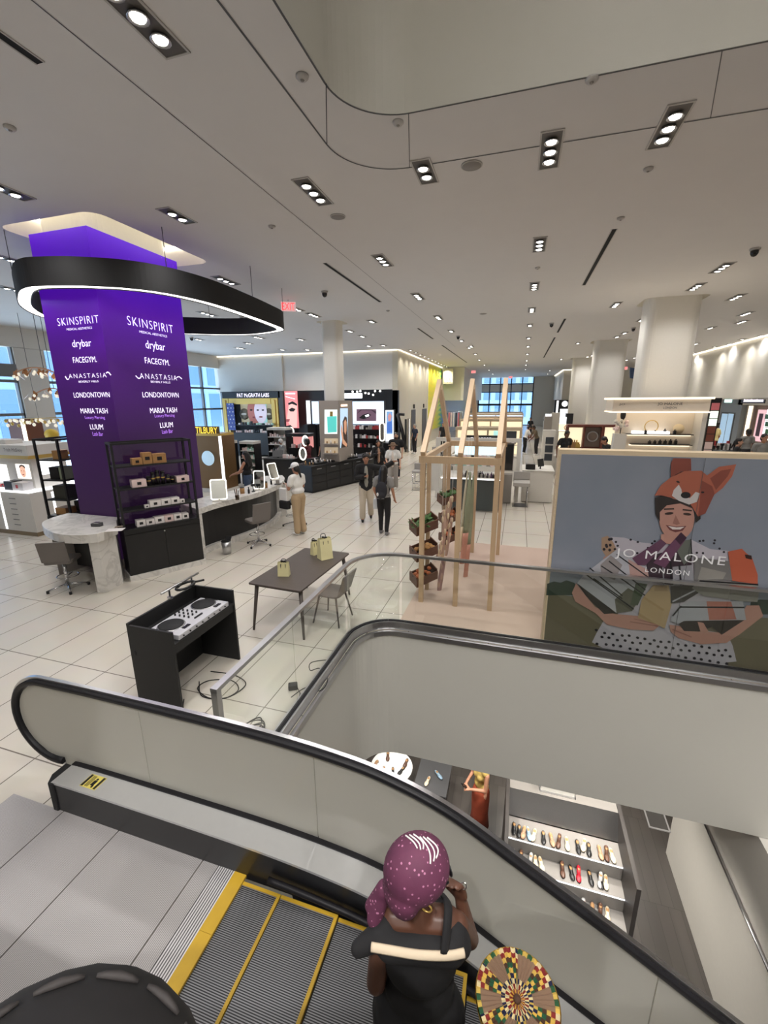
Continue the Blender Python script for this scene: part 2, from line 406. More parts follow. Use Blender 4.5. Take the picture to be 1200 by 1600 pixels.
# left glass front, X = -17.85
FX = -17.85
mb = MB(); mb.box(FX - 0.3, FX, -6, 58, 5.1, CEIL)
mb.box(FX - 0.3, FX, 12.1, 13.2, 0, 5.09); mb.box(FX - 0.3, FX, 24.0, 58, 0, 5.09); mb.box(FX - 0.3, FX, -6, 4, 0, 5.09)
struct('wall_left', mb, WHITE)
FRAME = mat('window_frame', (120, 122, 124), rough=0.4, metal=0.4)
wn = 0
for (y0, y1) in ((4.0, 12.1), (13.2, 24.0)):
    wn += 1; mb = MB()
    n = max(1, round((y1 - y0) / 1.8))
    for i in range(n + 1):
        y = y0 + (y1 - y0) * i / n; mb.box(FX - 0.2, FX - 0.05, y - 0.05, y + 0.05, 0, 5.1)
    for z in (0.05, 2.7, 3.9): mb.box(FX - 0.2, FX - 0.05, y0, y1, z - 0.05, z + 0.05)
    if y0 < 5: mb.box(FX - 0.2, FX, y0, y1, 4.05, 4.5)
    o = struct('window_%d' % wn, mb, FRAME)
    mb = MB(); mb.box(FX - 0.14, FX - 0.12, y0, y1, 0, 5.1); g = mb.build('window_pane', glass('shop_window', (232, 242, 250)), o)
# buildings across the street
FAC = tilemat('street_facade', (150, 176, 200), (90, 120, 150), 2.4, 3.2, 0.35, rough=0.3, vary=0.3, rotx=PI / 2)
def house(name, label, x0, x1, y0, y1, h, c, cw, wx, wz, face):
    t = thing(name, label, 'building', ((x0 + x1) / 2, (y0 + y1) / 2, -1))
    MB().box(x0, x1, y0, y1, -1, h).build('facade', mat(name + '_wall_' + str(c[0]) + str(c[1]), c, rough=0.6), t)
    mb = MB(); n = 0
    gl = mat('street_glass', (98, 130, 164), rough=0.15, spec=0.8)
    if face == 'x':
        y = y0 + 0.6
        while y + wx < y1:
            z = 0.4
            while z + wz < h: mb.box(x1 - 0.02, x1 + 0.04, y, y + wx, z, z + wz); z += wz + 0.9
            y += wx + 0.7
    else:
        x = x0 + 0.6
        while x + wx < x1:
            z = 0.4
            while z + wz < h: mb.box(x, x + wx, y0 - 0.04, y0 + 0.02, z, z + wz); z += wz + 0.9
            x += wx + 0.7
    mb.build('window_panes', gl, t)
house('street_building', 'pale blue office building across the street seen through the left windows', -42, -34, -4, 19, 22, (150, 172, 194), 0, 1.5, 2.0, 'x')
house('street_building', 'plain grey blue building behind the glass right of the purple column', -46, -33, 20, 52, 26, (140, 166, 196), 0, 4.6, 3.6, 'x')
house('street_building', 'pale building with rows of windows outside the far end windows', -16, 14, 76, 84, 26, (150, 172, 190), 0, 1.2, 1.8, 'y')
# back white wall above the cosmetics shops
BY = 23.9; LX = -6.5
mb = MB(); mb.box(-18.2, LX - .305, BY, BY + 0.3, 3.72, CEIL); mb.box(-18.2, -13.5, BY - 0.12, BY, 3.72, CEIL)
struct('wall_back', mb, WHITE)
mb = MB(); mb.box(-18.0, LX - .305, BY + 0.9, BY + 1.0, 0, 3.74); mb.box(-18.0, LX - .305, BY, BY + 0.95, 3.68, 3.72); struct('wall_shops_back', mb, MATBLACK)
mb = MB(); mb.tube([(-18, BY - 0.2, CEIL - 0.03), (-13.5, BY - 0.2, CEIL - 0.03), (-13.45, BY - 0.06, CEIL - 0.03), (LX, BY - 0.06, CEIL - 0.03)], 0.025, 6); o = mb.build('trim_31', COVE); o['kind'] = 'structure'
# long left wall with two dark doors
PANELW = tilemat('cream_panels', (205, 198, 180), (176, 168, 150), 1.2, 6.0, 0.01, rough=0.45, vary=0.02)
mb = MB(); mb.box(LX - 0.3, LX, BY, 57, 0, CEIL); struct('wall_long_left', mb, PANELW)
mb = MB(); mb.tube([(LX + 0.05, BY, CEIL - 0.03), (LX + 0.05, 46, CEIL - 0.03)], 0.02, 6); o = mb.build('trim_32', COVE); o['kind'] = 'structure'
for k, (px0, px1, pt, pb) in enumerate(((642, 648, 642, 700), (659, 665, 640, 690))):
    a = atX(px0, pb, LX); b = atX(px1, pb, LX); zt = 2.55
    mb = MB(); mb.box(LX - 0.02, LX + 0.04, a.y, b.y, 0, zt); o = struct('door_%d' % (k + 1), mb, DGREY)
    mb = MB(); mb.tube([(LX + 0.09, b.y - 0.12, 0.9), (LX + 0.09, b.y - 0.12, 1.25)], 0.015); mb.box(LX + 0.03, LX + 0.1, b.y - 0.13, b.y - 0.11, 0.9, 0.92); mb.build('door_handle', STEEL, o)
# white bulkhead on the left beyond the art wall
mb = MB(); mb.box(-6.5, -4.6, 38, 56, 3.1, CEIL); struct('wall_bulkhead_left', mb, WHITE)
# far end wall with windows
EY = 57.0
mb = MB(); mb.box(-4.99, 1.39, EY, EY + 0.3, 4.12, 4.93); mb.box(-18.2, -5.0, EY, EY + 0.3, 0, CEIL + .2); mb.box(1.4, 14, EY, EY + 0.3, 0, CEIL + .2); mb.box(-4.99, 1.39, EY, EY + 0.3, 5.76, CEIL + 0.2)
struct('wall_far', mb, WHITE)
mb = MB()
for i in range(6): mb.box(-5.0 + 6.4 * i / 5 - 0.06, -5.0 + 6.4 * i / 5 + 0.06, EY - 0.02, EY + 0.2, 0, 5.75)
for z in (0.1, 2.5, 2.62, 4.05, 5.0): mb.box(-5, 1.4, EY - 0.02, EY + 0.2, z - 0.06, z + 0.06)
o = struct('window_3', mb, mat('dark_frame', (48, 54, 62), rough=0.4)); MB().box(-5, 1.4, EY + 0.1, EY + 0.12, 0, 5.75).build('window_pane', glass('shop_window'), o)
# right side: bulkhead, scallop-lit wall, shop fronts under it
mb = MB(); mb.box(3.7, 7.5, 45, 56.9, 3.1, CEIL); struct('wall_bulkhead_right', mb, WHITE)
mb = MB(); mb.tube([(3.62, 56, CEIL - 0.04), (3.62, 44.9, CEIL - 0.04), (7.5, 44.9, CEIL - 0.04)], 0.03, 6); o = mb.build('trim_33', COVE); o['kind'] = 'structure'
mb = MB(); mb.box(10.2, 10.5, 14, 45, 3.08, CEIL); mb.box(10.2, 14, 14, 45, 3.06, 3.1); struct('wall_right', mb, WHITE)
mb = MB(); mb.tube([(10.12, 16, CEIL - 0.04), (10.12, 45, CEIL - 0.04)], 0.03, 6); o = mb.build('trim_34', COVE); o['kind'] = 'structure'
mb = MB(); mb.box(11.2, 11.4, 14, 45, 0, 3.08); struct('wall_right_shops', mb, GREY)
mb = MB(); mb.box(7.5, 14, 45, 45.2, 0, CEIL); struct('wall_right_end', mb, WHITE)
# ================================================================= handrail glass round the well
RZ = 1.10
rail_path = [(WX - 0.06, y) for y in (2.2, 3.0, 4.0, 4.6)] + arc(WX + WR, WY - WR, WR + 0.06, 175, 90, 10) + [(0.4, WY + 0.06), (3.0, WY + 0.06), (6.0, WY + 0.06)]
t = thing('glass_railing', 'clear glass railing with a steel top rail around the escalator well', 'railing', (WX, WY, 0))
MB().sweep([(p[0], p[1], RZ) for p in rail_path], [(-.028, -.016), (.028, -.016), (.028, .016), (-.028, .016)], lambda i: (0, 0, 1) if False else ((-1, 0, 0) if i < 4 else (math.cos(math.radians(175 - 8.5 * (i - 4))), math.sin(math.radians(175 - 8.5 * (i - 4))), 0)) if i < 15 else (0, 1, 0)).build('top_rail', STEEL, t)
mb = MB()
for dz, dr, w in ((0.0, 0.0, 0.045),):
    mb.sweep([(p[0], p[1], 0.06) for p in rail_path], [(-w, -.06), (w, -.06), (w, .05), (-w, .05)], lambda i: ((-1, 0, 0) if i < 4 else (math.cos(math.radians(175 - 8.5 * (i - 4))), math.sin(math.radians(175 - 8.5 * (i - 4))), 0)) if i < 15 else (0, 1, 0))
mb.build('base_shoe', STEEL, t)
MB().sweep([(p[0], p[1], 0.118) for p in rail_path], [(-.02, -.012), (.02, -.012), (.02, .004), (-.02, .004)], lambda i: ((-1, 0, 0) if i < 4 else (math.cos(math.radians(175 - 8.5 * (i - 4))), math.sin(math.radians(175 - 8.5 * (i - 4))), 0)) if i < 15 else (0, 1, 0)).build('rubber_gasket', RUBBER, t)
def pane(pts, th=0.008):
    mb = MB(); n = len(pts); L = []
    for i, p in enumerate(pts):
        d = (Vector(pts[min(i + 1, n - 1)]) - Vector(pts[max(i - 1, 0)])).normalized(); L.append((Vector((-d.y, d.x)), Vector(p)))
    inn = [(p - nn * th) for nn, p in L]; out = [(p + nn * th) for nn, p in L]
    mb.prism([tuple(v) for v in inn + out[::-1]], 0.11, RZ - 0.015, sm=n > 2)
    mb.build('glass_panel', GLASS, t)
X0 = WX - 0.06
pane([(X0, 2.26), (X0, 3.34)]); pane([(X0, 3.35), (X0, 4.655)])
pane(arc(WX + WR, WY - WR, WR + 0.06, 179, 91.5, 12))
for a in (-1.375, 0.485, 2.345, 4.205): pane([(a, WY + 0.06), (a + 1.85, WY + 0.06)])
mb = MB(); mb.box(X0 - 0.025, X0 + 0.025, 2.2, 2.25, 0.02, RZ - .01); mb.box(X0 - 0.05, X0 + 0.05, 2.17, 2.28, 0, 0.03); mb.build('end_post', STEEL, t)
mb = MB()                                   # steel nosing between the shoe and the fascia
pth = [(WX + 0.01, y) for y in (2.2, 3.0, 4.0, 4.6)] + arc(WX + WR, WY - WR, WR - 0.01, 175, 90, 10) + [(0.4, WY - 0.01), (3.0, WY - .01), (12.0, WY - .01)]
mb.sweep([(p[0], p[1], -0.03) for p in pth], [(-.02, -.03), (.02, -.03), (.02, .035), (-.02, .035)], lambda i: ((-1, 0, 0) if i < 4 else (math.cos(math.radians(175 - 8.5 * (i - 4))), math.sin(math.radians(175 - 8.5 * (i - 4))), 0)) if i < 15 else (0, 1, 0))
o = mb.build('trim_41', STEEL); o['kind'] = 'structure'
# ================================================================= escalators
PLATE = stripemat('ribbed_plate', (186, 182, 181), (138, 134, 133), 0.011, 0, rough=0.34, metal=0.3)
COMB = stripemat('comb_ribs', (214, 212, 212), (100, 98, 100), 0.0165, 0, rough=0.3, metal=0.3)
STEP = stripemat('step_ribs', (132, 132, 136), (36, 36, 38), 0.0105, 1, rough=0.4, metal=0.4)
YEL = mat('safety_yellow', (196, 158, 44), rough=0.5, noise=0.12, nscale=12)
BALM = glass('satin_balustrade_glass', (206, 204, 196), rough=0.12, frost=0.72)
def escalator(name, label, xc, yc, prof, stepz, x_end, full=True, near=True):
    """comb at x = xc, steps towards +x; prof: handrail height against x"""
    t = thing(name, label, 'escalator', (xc, yc, 0))
    raw = spline([(x, 0, z) for x, z in prof], 6); hz_ = []; xx = raw[0].x
    while xx < raw[-1].x:
        k_ = max(i for i in range(len(raw) - 1) if raw[i].x <= xx + 1e-9); f_ = (xx - raw[k_].x) / (raw[k_ + 1].x - raw[k_].x); hz_.append(raw[k_].lerp(raw[k_ + 1], f_)); xx += .05
    lo = [p for p in hz_]
    for sgn in ((1, -1) if near else (1,)):
        yh = yc + sgn * 0.74
        x0, z0 = hz_[0].x, hz_[0].z; r = 0.36
        newel = [(x0 + (r) * math.cos(math.radians(a)), yh, z0 - r + r * math.sin(math.radians(a))) for a in range(282, 89, -8)]
        path = newel[:-1] + [(p.x, yh, p.z) for p in hz_]
        prf = [(-.04, -.012), (-.036, -.022), (.036, -.022), (.04, -.012), (.04, .008), (.028, .022), (-.028, .022), (-.04, .008)]
        MB().sweep(path, prf, (0, 1, 0), sm=True).build('handrail', RUBBER, t)
        MB().sweep([(p[0] + 0.0, p[1], p[2]) for p in path], [(-.014, -.045), (.014, -.045), (.014, -.02), (-.014, -.02)], (0, 1, 0)).build('handrail_guide', STEEL, t)
        # glass: strips between the handrail and the deck, split in panes
        cuts = [x0, x0 + 0.95, -1.12 if name == 'escalator' else x0 + 2.2, 0.9, 30]
        pts = [(p.x, p.z) for p in hz_]
        for k in range(4):
            seg = [q for q in pts if cuts[k] - 1e-6 <= q[0] <= cuts[k + 1] + 0.04]
            if len(seg) < 2: continue
            top = [(x, z - 0.03) for x, z in seg]; bot = [(x, z - 0.76) for x, z in seg]
            if k == 0:
                ext = [(x0 + (r - .03) * math.cos(math.radians(a)), z0 - r + (r - .03) * math.sin(math.radians(a))) for a in range(245, 91, -11)]
                out = ext + top + bot[::-1]
            else: out = [(top[0][0] + 0.006, top[0][1])] + top[1:] + bot[:0:-1] + [(bot[0][0] + 0.006, bot[0][1])]
            mb = MB(); mb.prism([(a, b) for a, b in out], -0.006, 0.006, M=Matrix.Translation((0, yh, 0)) @ Matrix.Rotation(PI / 2, 4, 'X'))
            mb.build('glass_panel', BALM, t)
        # inner deck (steel), black seal at the glass foot, dark skirt
        dpts = [(x0 + 0.19, 0, z0 - 0.72)] + [(p.x, 0, p.z - 0.72) for p in hz_ if p.x > x0 + 0.23]
        yi, yo = yh - sgn * 0.21, yh - sgn * 0.035
        mb = MB(); mb.sweep([(p[0], (yi + yo) / 2, p[2]) for p in dpts], [(-abs(yo - yi) / 2, -.012), (abs(yo - yi) / 2, -.012), (abs(yo - yi) / 2, .006), (-abs(yo - yi) / 2, .006)], (0, 1, 0)); mb.build('deck', DECK, t)
        mb = MB(); mb.sweep([(p[0], yh - sgn * 0.01, p[2]) for p in dpts], [(-.03, -.02), (.03, -.02), (.03, .03), (-.03, .03)], (0, 1, 0)); mb.build('glass_seal', RUBBER, t)
        mb = MB(); vs = []
        for p in dpts: vs += [(p[0], yi, p[2] - 0.008), (p[0], yi, p[2] - 0.62 if p[0] > -1.2 else -0.02)]
        fs = [(2 * i, 2 * i + 1, 2 * i + 3, 2 * i + 2) for i in range(len(dpts) - 1)]
        mb.add(vs, fs); vs2 = [(v[0], v[1] + sgn * 0.02, v[2]) for v in vs]; mb.add(vs2, fs); mb.build('skirt', BLACK, t)
        mb = MB(); xe = dpts[0][0]; mb.prism([(xe - 0.02, yi - sgn * .012), (xe - .07, yi + sgn * .06), (xe - .07, yo), (xe + .03, yo), (xe + .03, yi - sgn * .012)][::sgn], 0.0, dpts[0][2] + 0.012); mb.build('end_cap', MATBLACK, t, bevel=0.008)
        if full:
            mb = MB(); sk = [(p[0], p[2]) for p in dpts if p[0] > xc + 0.2]
            mb.tube([(x, yi - sgn * 0.03, z - 0.16) for x, z in sk], 0.02, 8); mb.build('skirt_brush', RUBBER, t)
    if full:
        w0, w1 = yc - 0.53, yc + 0.53
        seams = [-3.75, -3.2, -2.65, -1.9, xc - 0.20]
        for a, b in zip(seams, seams[1:]):
            MB().box(a + .004, b - .004, w0, w1, 0, 0.012).build('floor_plate', PLATE, t)
        MB().box(xc - 0.20, xc - 0.07, w0, w1, 0, 0.014).build('comb_plate', COMB, t)
        mb = MB()
        for k in range(3): mb.box(xc - 0.07, xc + 0.02, w0 + 0.3533 * k + .001, w0 + 0.3533 * (k + 1) - .001, 0, 0.018)
        mb.build('comb', YEL, t)
    k = 0; x = xc + (0.30 if full else 0.0); zs = stepz
    w0, w1 = yc - 0.5, yc + 0.5
    for k, z in enumerate(zs):
        xa = xc if k == 0 else x + 0.40 * (k - 1); xb = x + 0.40 * k
        if xa > x_end: break
        lowz = min(z, zs[min(k + 1, len(zs) - 1)]) - 0.30
        st_ = MB().box(xa + .003, xb - .003, w0, w1, lowz, z - .004).build('step', STEP, t)
        mb = MB(); mb.box(xb - .022, xb - .002, w0, w1, z - .02, z + .002); mb.box(xa + .003, xb - .022, w1 - .02, w1, z - .02, z + .002); mb.box(xa + .003, xb - .022, w0, w0 + .02, z - .02, z + .002); mb.build('safety_line', YEL, st_)
    return t
PROF = [(-3.46, 0.975), (-2.9, 0.985), (-2.03, 0.985), (-1.45, 0.975), (-1.0, 0.945), (-.64, .89), (-.25, .76), (.13, .545), (.49, .33), (.84, .12), (1.27, -.15), (1.9, -.53), (2.6, -.95), (3.3, -1.37)]
ZS = [0, 0, -0.02, -0.10, -0.28, -0.50, -0.74, -0.98, -1.22, -1.46, -1.70, -1.94, -2.18]
ESC = escalator('escalator', 'glass sided escalator with black handrail going down into the well', -1.57, 1.31, PROF, ZS, 3.4)
# the yellow caution label on the deck
mb = MB(); mb.box(-3.02, -2.87, 1.875, 1.985, 0.2785, 0.2800)
lab = mb.build('caution_label', mat('label_yellow', (206, 190, 96), rough=0.5), ESC)
mb = MB(); mb.box(-3.015, -2.995, 1.88, 1.98, .2800, .2811); mb.box(-2.895, -2.875, 1.88, 1.98, .2800, .2811)
mb.ell((-2.93, 1.955, .2806), (.012, .010, .0006), 8, 5); mb.box(-2.945, -2.915, 1.90, 1.945, .2800, .2811); mb.box(-2.925, -2.91, 1.885, 1.905, .2800, .2811)
for k in range(4): mb.box(-2.985 + .009 * k, -2.981 + .009 * k, 1.885, 1.975, .2800, .2809)
mb.build('label_print', BLACK, lab)
# the escalator the viewer rides, just outside the frame below
UP = [(-4.2, 0.95), (-3.2, 0.96), (-2.6, 1.0), (-2.0, 1.22), (-1.2, 1.64), (-0.4, 2.06), (0.4, 2.48), (1.2, 2.9)]
UZ = [0, 0, 0.05, 0.15, 0.33, 0.56, 0.79, 1.02, 1.25, 1.48, 1.71, 1.94]
escalator('up_escalator', 'escalator going up beside the descending one, under the bottom edge of the photo', -3.3, -0.45, UP, UZ, 0.9, full=False)
# ================================================================= recessed ceiling lights and other ceiling fittings
TRAY = mat('light_tray', (92, 88, 84), rough=0.5, metal=0.3)
TRIMW = mat('light_trim', (176, 172, 168), rough=0.4)
def make_light(name, nl, spot):
    t = thing(name, 'recessed ceiling light', 'ceiling light')
    L, Wd = 0.20 + 0.20 * nl, 0.24
    mb = MB()
    mb.box(-Wd / 2, Wd / 2, -L / 2, -L / 2 + .018, -.012, -.001); mb.box(-Wd / 2, Wd / 2, L / 2 - .018, L / 2, -.012, -.001)
    mb.box(-Wd / 2, -Wd / 2 + .018, -L / 2, L / 2, -.012, -.001); mb.box(Wd / 2 - .018, Wd / 2, -L / 2, L / 2, -.012, -.001); mb.build('trim_ring', TRIMW, t)
    MB().box(-Wd / 2 + .01, Wd / 2 - .01, -L / 2 + .01, L / 2 - .01, -.006, -.0015).build('recess_tray', TRAY, t)
    for i in range(nl):
        y = (i - (nl - 1) / 2) * 0.21; tl = Matrix.Rotation(0.35 * (-1) ** i, 3, 'Y')
        mb = MB(); mb.lathe([(.0, .0), (.062, .0), (.078, -.022), (.070, -.026), (.056, -.012), (0, -.012)], (0, y, -.006), 14)
        b = mb.build('lamp', STEEL, t)
        mb = MB(); mb.lathe([(0, -.0135), (.054, -.0135), (.05, -.022), (0, -.028)], (0, y, -.006), 12); mb.build('lens', GLOW, b)
    if spot:
        ld = bpy.data.lights.new('downlight', 'SPOT'); ld.energy = spot; ld.spot_size = 2.5; ld.spot_blend = 1.0; ld.shadow_soft_size = 0.12; ld.color = (1.0, 0.975, 0.95)
        lo = bpy.data.objects.new('downlight', ld); COL.objects.link(lo); lo.parent = t; lo.location = (0, 0, -0.05)
    return t
BIG = make_light('ceiling_light', 3, SPOT_W); SMALL = make_light('ceiling_light', 2, SPOT_W); DOT = make_light('ceiling_light', 1, 0)
near = {(215, 22): (BIG, 'triple recessed ceiling light at the top left edge of the photo'), (490, 300): (BIG, 'recessed triple ceiling light left of the grey round speaker, above the exit sign'),
        (860, 235): (BIG, 'recessed ceiling light crossing the joint right of the big round speaker'), (664, 268): (SMALL, 'glaring recessed ceiling light left of the big round speaker'),
        (1045, 198): (BIG, 'glaring recessed ceiling light near the upper right corner'), (277, 337): (SMALL, 'recessed ceiling light right of the purple column top'),
        (10, 297): (SMALL, 'recessed ceiling light at the left edge above the black ring'), (8, 403): (SMALL, 'small recessed ceiling light at left edge just outside the black ring'), (843, 382): (BIG, 'recessed ceiling light second in the middle row from the front'),
        (1128, 418): (BIG, 'glaring recessed ceiling light between dome camera and white column'), (353, 438): (BIG, 'recessed ceiling light seen just over the black ring rim')}
rest = [(598, 407), (653, 463), (685, 496), (705, 517), (721, 532), (733, 543), (835, 447), (831, 484), (828, 508), (826, 528), (825, 541), (324, 490), (490, 492), (310, 530), (388, 536),
        (581, 502), (547, 517), (566, 525), (576, 540), (599, 539), (470, 530), (441, 546), (480, 546), (1087, 448), (1150, 464), (1165, 490), (1110, 512), (1189, 524), (1140, 537), (1087, 552),
        (962, 476), (1002, 500), (976, 520), (964, 526), (903, 536), (925, 555), (877, 561), (991, 559), (462, 482), (85, 545)]
tiny = [(743, 553), (749, 562), (757, 570), (764, 578), (824, 553), (823, 563), (822, 570), (821, 577), (859, 579), (856, 584), (918, 557), (770, 584)]
used = set()
def put(proto, px, label, group=None):
    p = at(px[0], px[1], CEIL); p = Vector((p.x, p.y, CEIL))
    if proto not in used: used.add(proto); proto.location = p; o = proto; o['label'] = label
    else: o = dup(proto, p, None, label)
    if group: o['group'] = group
    elif 'group' in o: del o['group']
    return o
for px, (pr_, lb) in near.items(): put(pr_, px, lb)
for px in rest: put(BIG if px[1] < 500 else SMALL, px, 'triple ceiling light added to brighten dim parts of the store', 'recessed lights across the ceiling')
for x, y in ((-12, 8.5), (-14.5, 13), (-11, 17.5), (-14, 20.5), (-9.2, 21.2), (-16, 17), (-6, 1.0), (-10, 3.5), (-14, 4.5), (-4.2, -1.5), (-9, -2), (6.5, 9.5), (9, 15), (7.5, 20), (8.3, 27), (7.0, 36), (-2.6, 24)):  # lamps added at guessed spots to brighten dim parts of the store
    dup(BIG, Vector((x, y, CEIL)), None, 'triple ceiling light added to brighten dim parts of the store', 'recessed lights across the ceiling')
for x, y in ((1.5, 0.8), (5.5, 0.8), (0.5, -1.0), (3.5, -1.5), (7, -1.5), (-0.8, -4.5), (2.5, -4.8), (5.5, -4.8)):  # extra lamps out of view, added to brighten escalators, fascia and billboard
    o = dup(BIG, Vector((x, y, 10.5)), None, 'added unseen lamp high in the opening above, outside the frame', 'added lamps above the opening')
    for c_ in o.children:
        if c_.type == 'LIGHT': c_.data = c_.data.copy(); c_.data.energy = ATR_W * (6.0 if y < -4 else .8); c_.data.spot_size = 2.05; c_.data.spot_blend = .7
for px in tiny: put(SMALL, px, 'tiny recessed ceiling light far down the aisle', 'tiny lights far down the aisle')
for k in range(16): 
    y = 24.6 + k * 1.25
    p = Vector((LX + 0.55, y, CEIL)); 
    if DOT not in used: used.add(DOT); DOT.location = p; o = DOT
    else: o = dup(DOT, p)
    if k % 2 == 0:
        ld = bpy.data.lights.new('wall_washer', 'SPOT'); ld.energy = 75; ld.spot_size = 2.2; ld.spot_blend = 1; ld.color = (1, .94, .84); lo = bpy.data.objects.new('wall_washer', ld); COL.objects.link(lo); lo.parent = o; lo.location = (0, 0, -.05)
    o['label'] = 'small round downlight in the row along the long cream wall'; o['group'] = 'downlights along the cream wall'
for k in range(6):                         # wall washers of the right hand wall
    o = dup(DOT, Vector((9.75, 22.5 + k * 3.1, CEIL)), None, 'small downlight washing the white wall at right', 'wall washers at right')
    ld = bpy.data.lights.new('wall_washer', 'SPOT'); ld.energy = 150; ld.spot_size = 1.1; ld.spot_blend = 0.6; ld.shadow_soft_size = 0.05; ld.color = (1, .94, .86)
    lo = bpy.data.objects.new('wall_washer', ld); COL.objects.link(lo); lo.parent = o; lo.location = (0, 0, -0.05); lo.rotation_euler = (0, 0.12, 0)
# linear air slots
SLOT = mat('slot_black', (14, 14, 14), rough=0.9)
def slot(x, y0, y1, label):
    t = thing('air_slot', label, 'air vent', (x, (y0 + y1) / 2, CEIL))
    MB().box(x - .035, x + .035, y0, y1, CEIL - .004, CEIL - .0005).build('slot_opening', SLOT, t)
    mb = MB(); mb.box(x - .05, x - .035, y0, y1, CEIL - .008, CEIL - .001); mb.box(x + .035, x + .05, y0, y1, CEIL - .008, CEIL - .001); mb.build('slot_rim', TRIMW, t)
slot(-3.94, 1.2, 3.34, 'long black air slot in the ceiling at the upper left edge')
slot(-3.95, 8.93, 12.67, 'long black air slot in the ceiling above the exit sign')
slot(1.29, 8.77, 12.5, 'long black air slot slanting in the ceiling right of the middle light row')
slot(-3.95, 17.5, 20.6, 'thin black air slot left of the aisle, beyond the slot above the exit sign')
slot(1.29, 17.2, 20.5, 'thin black air slot right of the aisle, second from the front')
slot(1.29, 22.0, 32.0, 'farthest long black air slot right of the aisle')
slot(-3.95, 23.0, 34.0, 'farthest long black air slot left of the aisle')
def speaker(px, r, label):
    p = at(px[0], px[1], CEIL); t = thing('ceiling_speaker', label, 'speaker', (p.x, p.y, CEIL))
    MB().lathe([(0, -.012), (r * .9, -.012), (r * .92, -.008), (0, -.006)], p, 28).build('grille', mat('speaker_grille', (140, 136, 132), rough=0.8), t)
    MB().lathe([(r * .9, -.002), (r * .9, -.013), (r, -.01), (r, -.001)], p, 28).build('rim', TRIMW, t)
speaker((528, 338), 0.115, 'round grey ceiling speaker beside the triple light left of centre')
speaker((737, 258), 0.125, 'round grey ceiling speaker between two glaring lights')
speaker((755, 490), 0.12, 'round grey ceiling speaker in the middle distance left of the light row')
def dome(px, label, r=0.085):
    p = at(px[0], px[1], CEIL); t = thing('dome_camera', label, 'security camera', (p.x, p.y, CEIL))
    MB().lathe([(r, 0), (r, -.03), (r * .86, -.04), (0, -.04)], p, 18).build('mount', TRIMW, t)
    MB().lathe([(r * .8, -.04), (r * .75, -.09), (r * .45, -.13), (0, -.145)], p, 18).build('dome_cover', mat('smoked_dome', (18, 18, 20), rough=0.1), t)
dome((507, 455), 'dark dome camera left of the exit slot, above the white column'); dome((1180, 388), 'dark dome camera at the right edge of the ceiling')
dome((862, 505), 'dark dome camera right of the middle light row'); dome((378, 495), 'dark dome camera seen inside the black ring'); dome((716, 525), 'dark dome camera far left of the middle light row')
dome((299, 527), 'small dark dome camera beyond the ring, right of the purple column'); dome((990, 512), 'dark dome camera left of the big white column')
def detector(px, label):
    p = at(px[0], px[1], CEIL); t = thing('smoke_detector', label, 'smoke detector', (p.x, p.y, CEIL))
    MB().lathe([(.055, 0), (.055, -.015), (.04, -.03), (0, -.034)], p, 16).build('detector_body', TRIMW, t)
    MB().lathe([(.018, -.033), (.012, -.042), (0, -.042)], p, 10).build('detector_sensor', GREY, t)
for px, lb in (((15, 198), 'smoke detector at the left edge of the ceiling'), ((622, 190), 'smoke detector on the ceiling band left of centre'), ((925, 122), 'smoke detector on the ceiling band at upper right'),
               ((472, 118), 'smoke detector on the ceiling band at upper left'), ((970, 340), 'smoke detector near the black slot right of centre'), ((425, 353), 'sprinkler fitting between the twin light and the speaker'),
               ((1013, 263), 'sprinkler fitting under the glaring light at upper right'), ((840, 418), 'sprinkler fitting in the middle light row'), ((606, 485), 'sprinkler fitting left of the twin lights over the aisle')): detector(px, lb)
RED = emis('exit_red', (236, 56, 60), 1.6)
def exit_sign(px, label, w=0.42, drop=0.05):
    p = at(px[0], px[1] - 10 * (w > .4), CEIL); t = thing('exit_sign', label, 'exit sign', (p.x, p.y, CEIL))
    d = Vector((p.x, p.y, 0)).normalized(); right = Vector((d.y, -d.x, 0)); c = Vector((p.x, p.y, CEIL - drop - w * .32))
    M = Matrix((right, d, Vector((0, 0, 1)))).transposed().to_4x4(); M.translation = c
    MB().box(-w / 2, w / 2, -.02, .02, -w * .3, w * .3, M=M).build('sign_panel', mat('exit_panel', (226, 190, 190), rough=0.4, emit=0.35), t)
    text('EXIT', c - d * .021, right, (0, 0, 1), RED, t, width=w * .86, height=w * .46)
    MB().cyl((p.x, p.y, CEIL), (p.x, p.y, CEIL - drop), .012).build('stem', STEEL, t)
exit_sign((450, 468), 'red EXIT sign hanging from the ceiling beside the black ring', 0.40)
exit_sign((740, 578), 'small red EXIT sign far down the aisle near the white logo panel', 0.4); exit_sign((798, 587), 'small red EXIT sign in front of the far end windows', 0.4); exit_sign((977, 572), 'small red EXIT sign beside the second white column', 0.4)
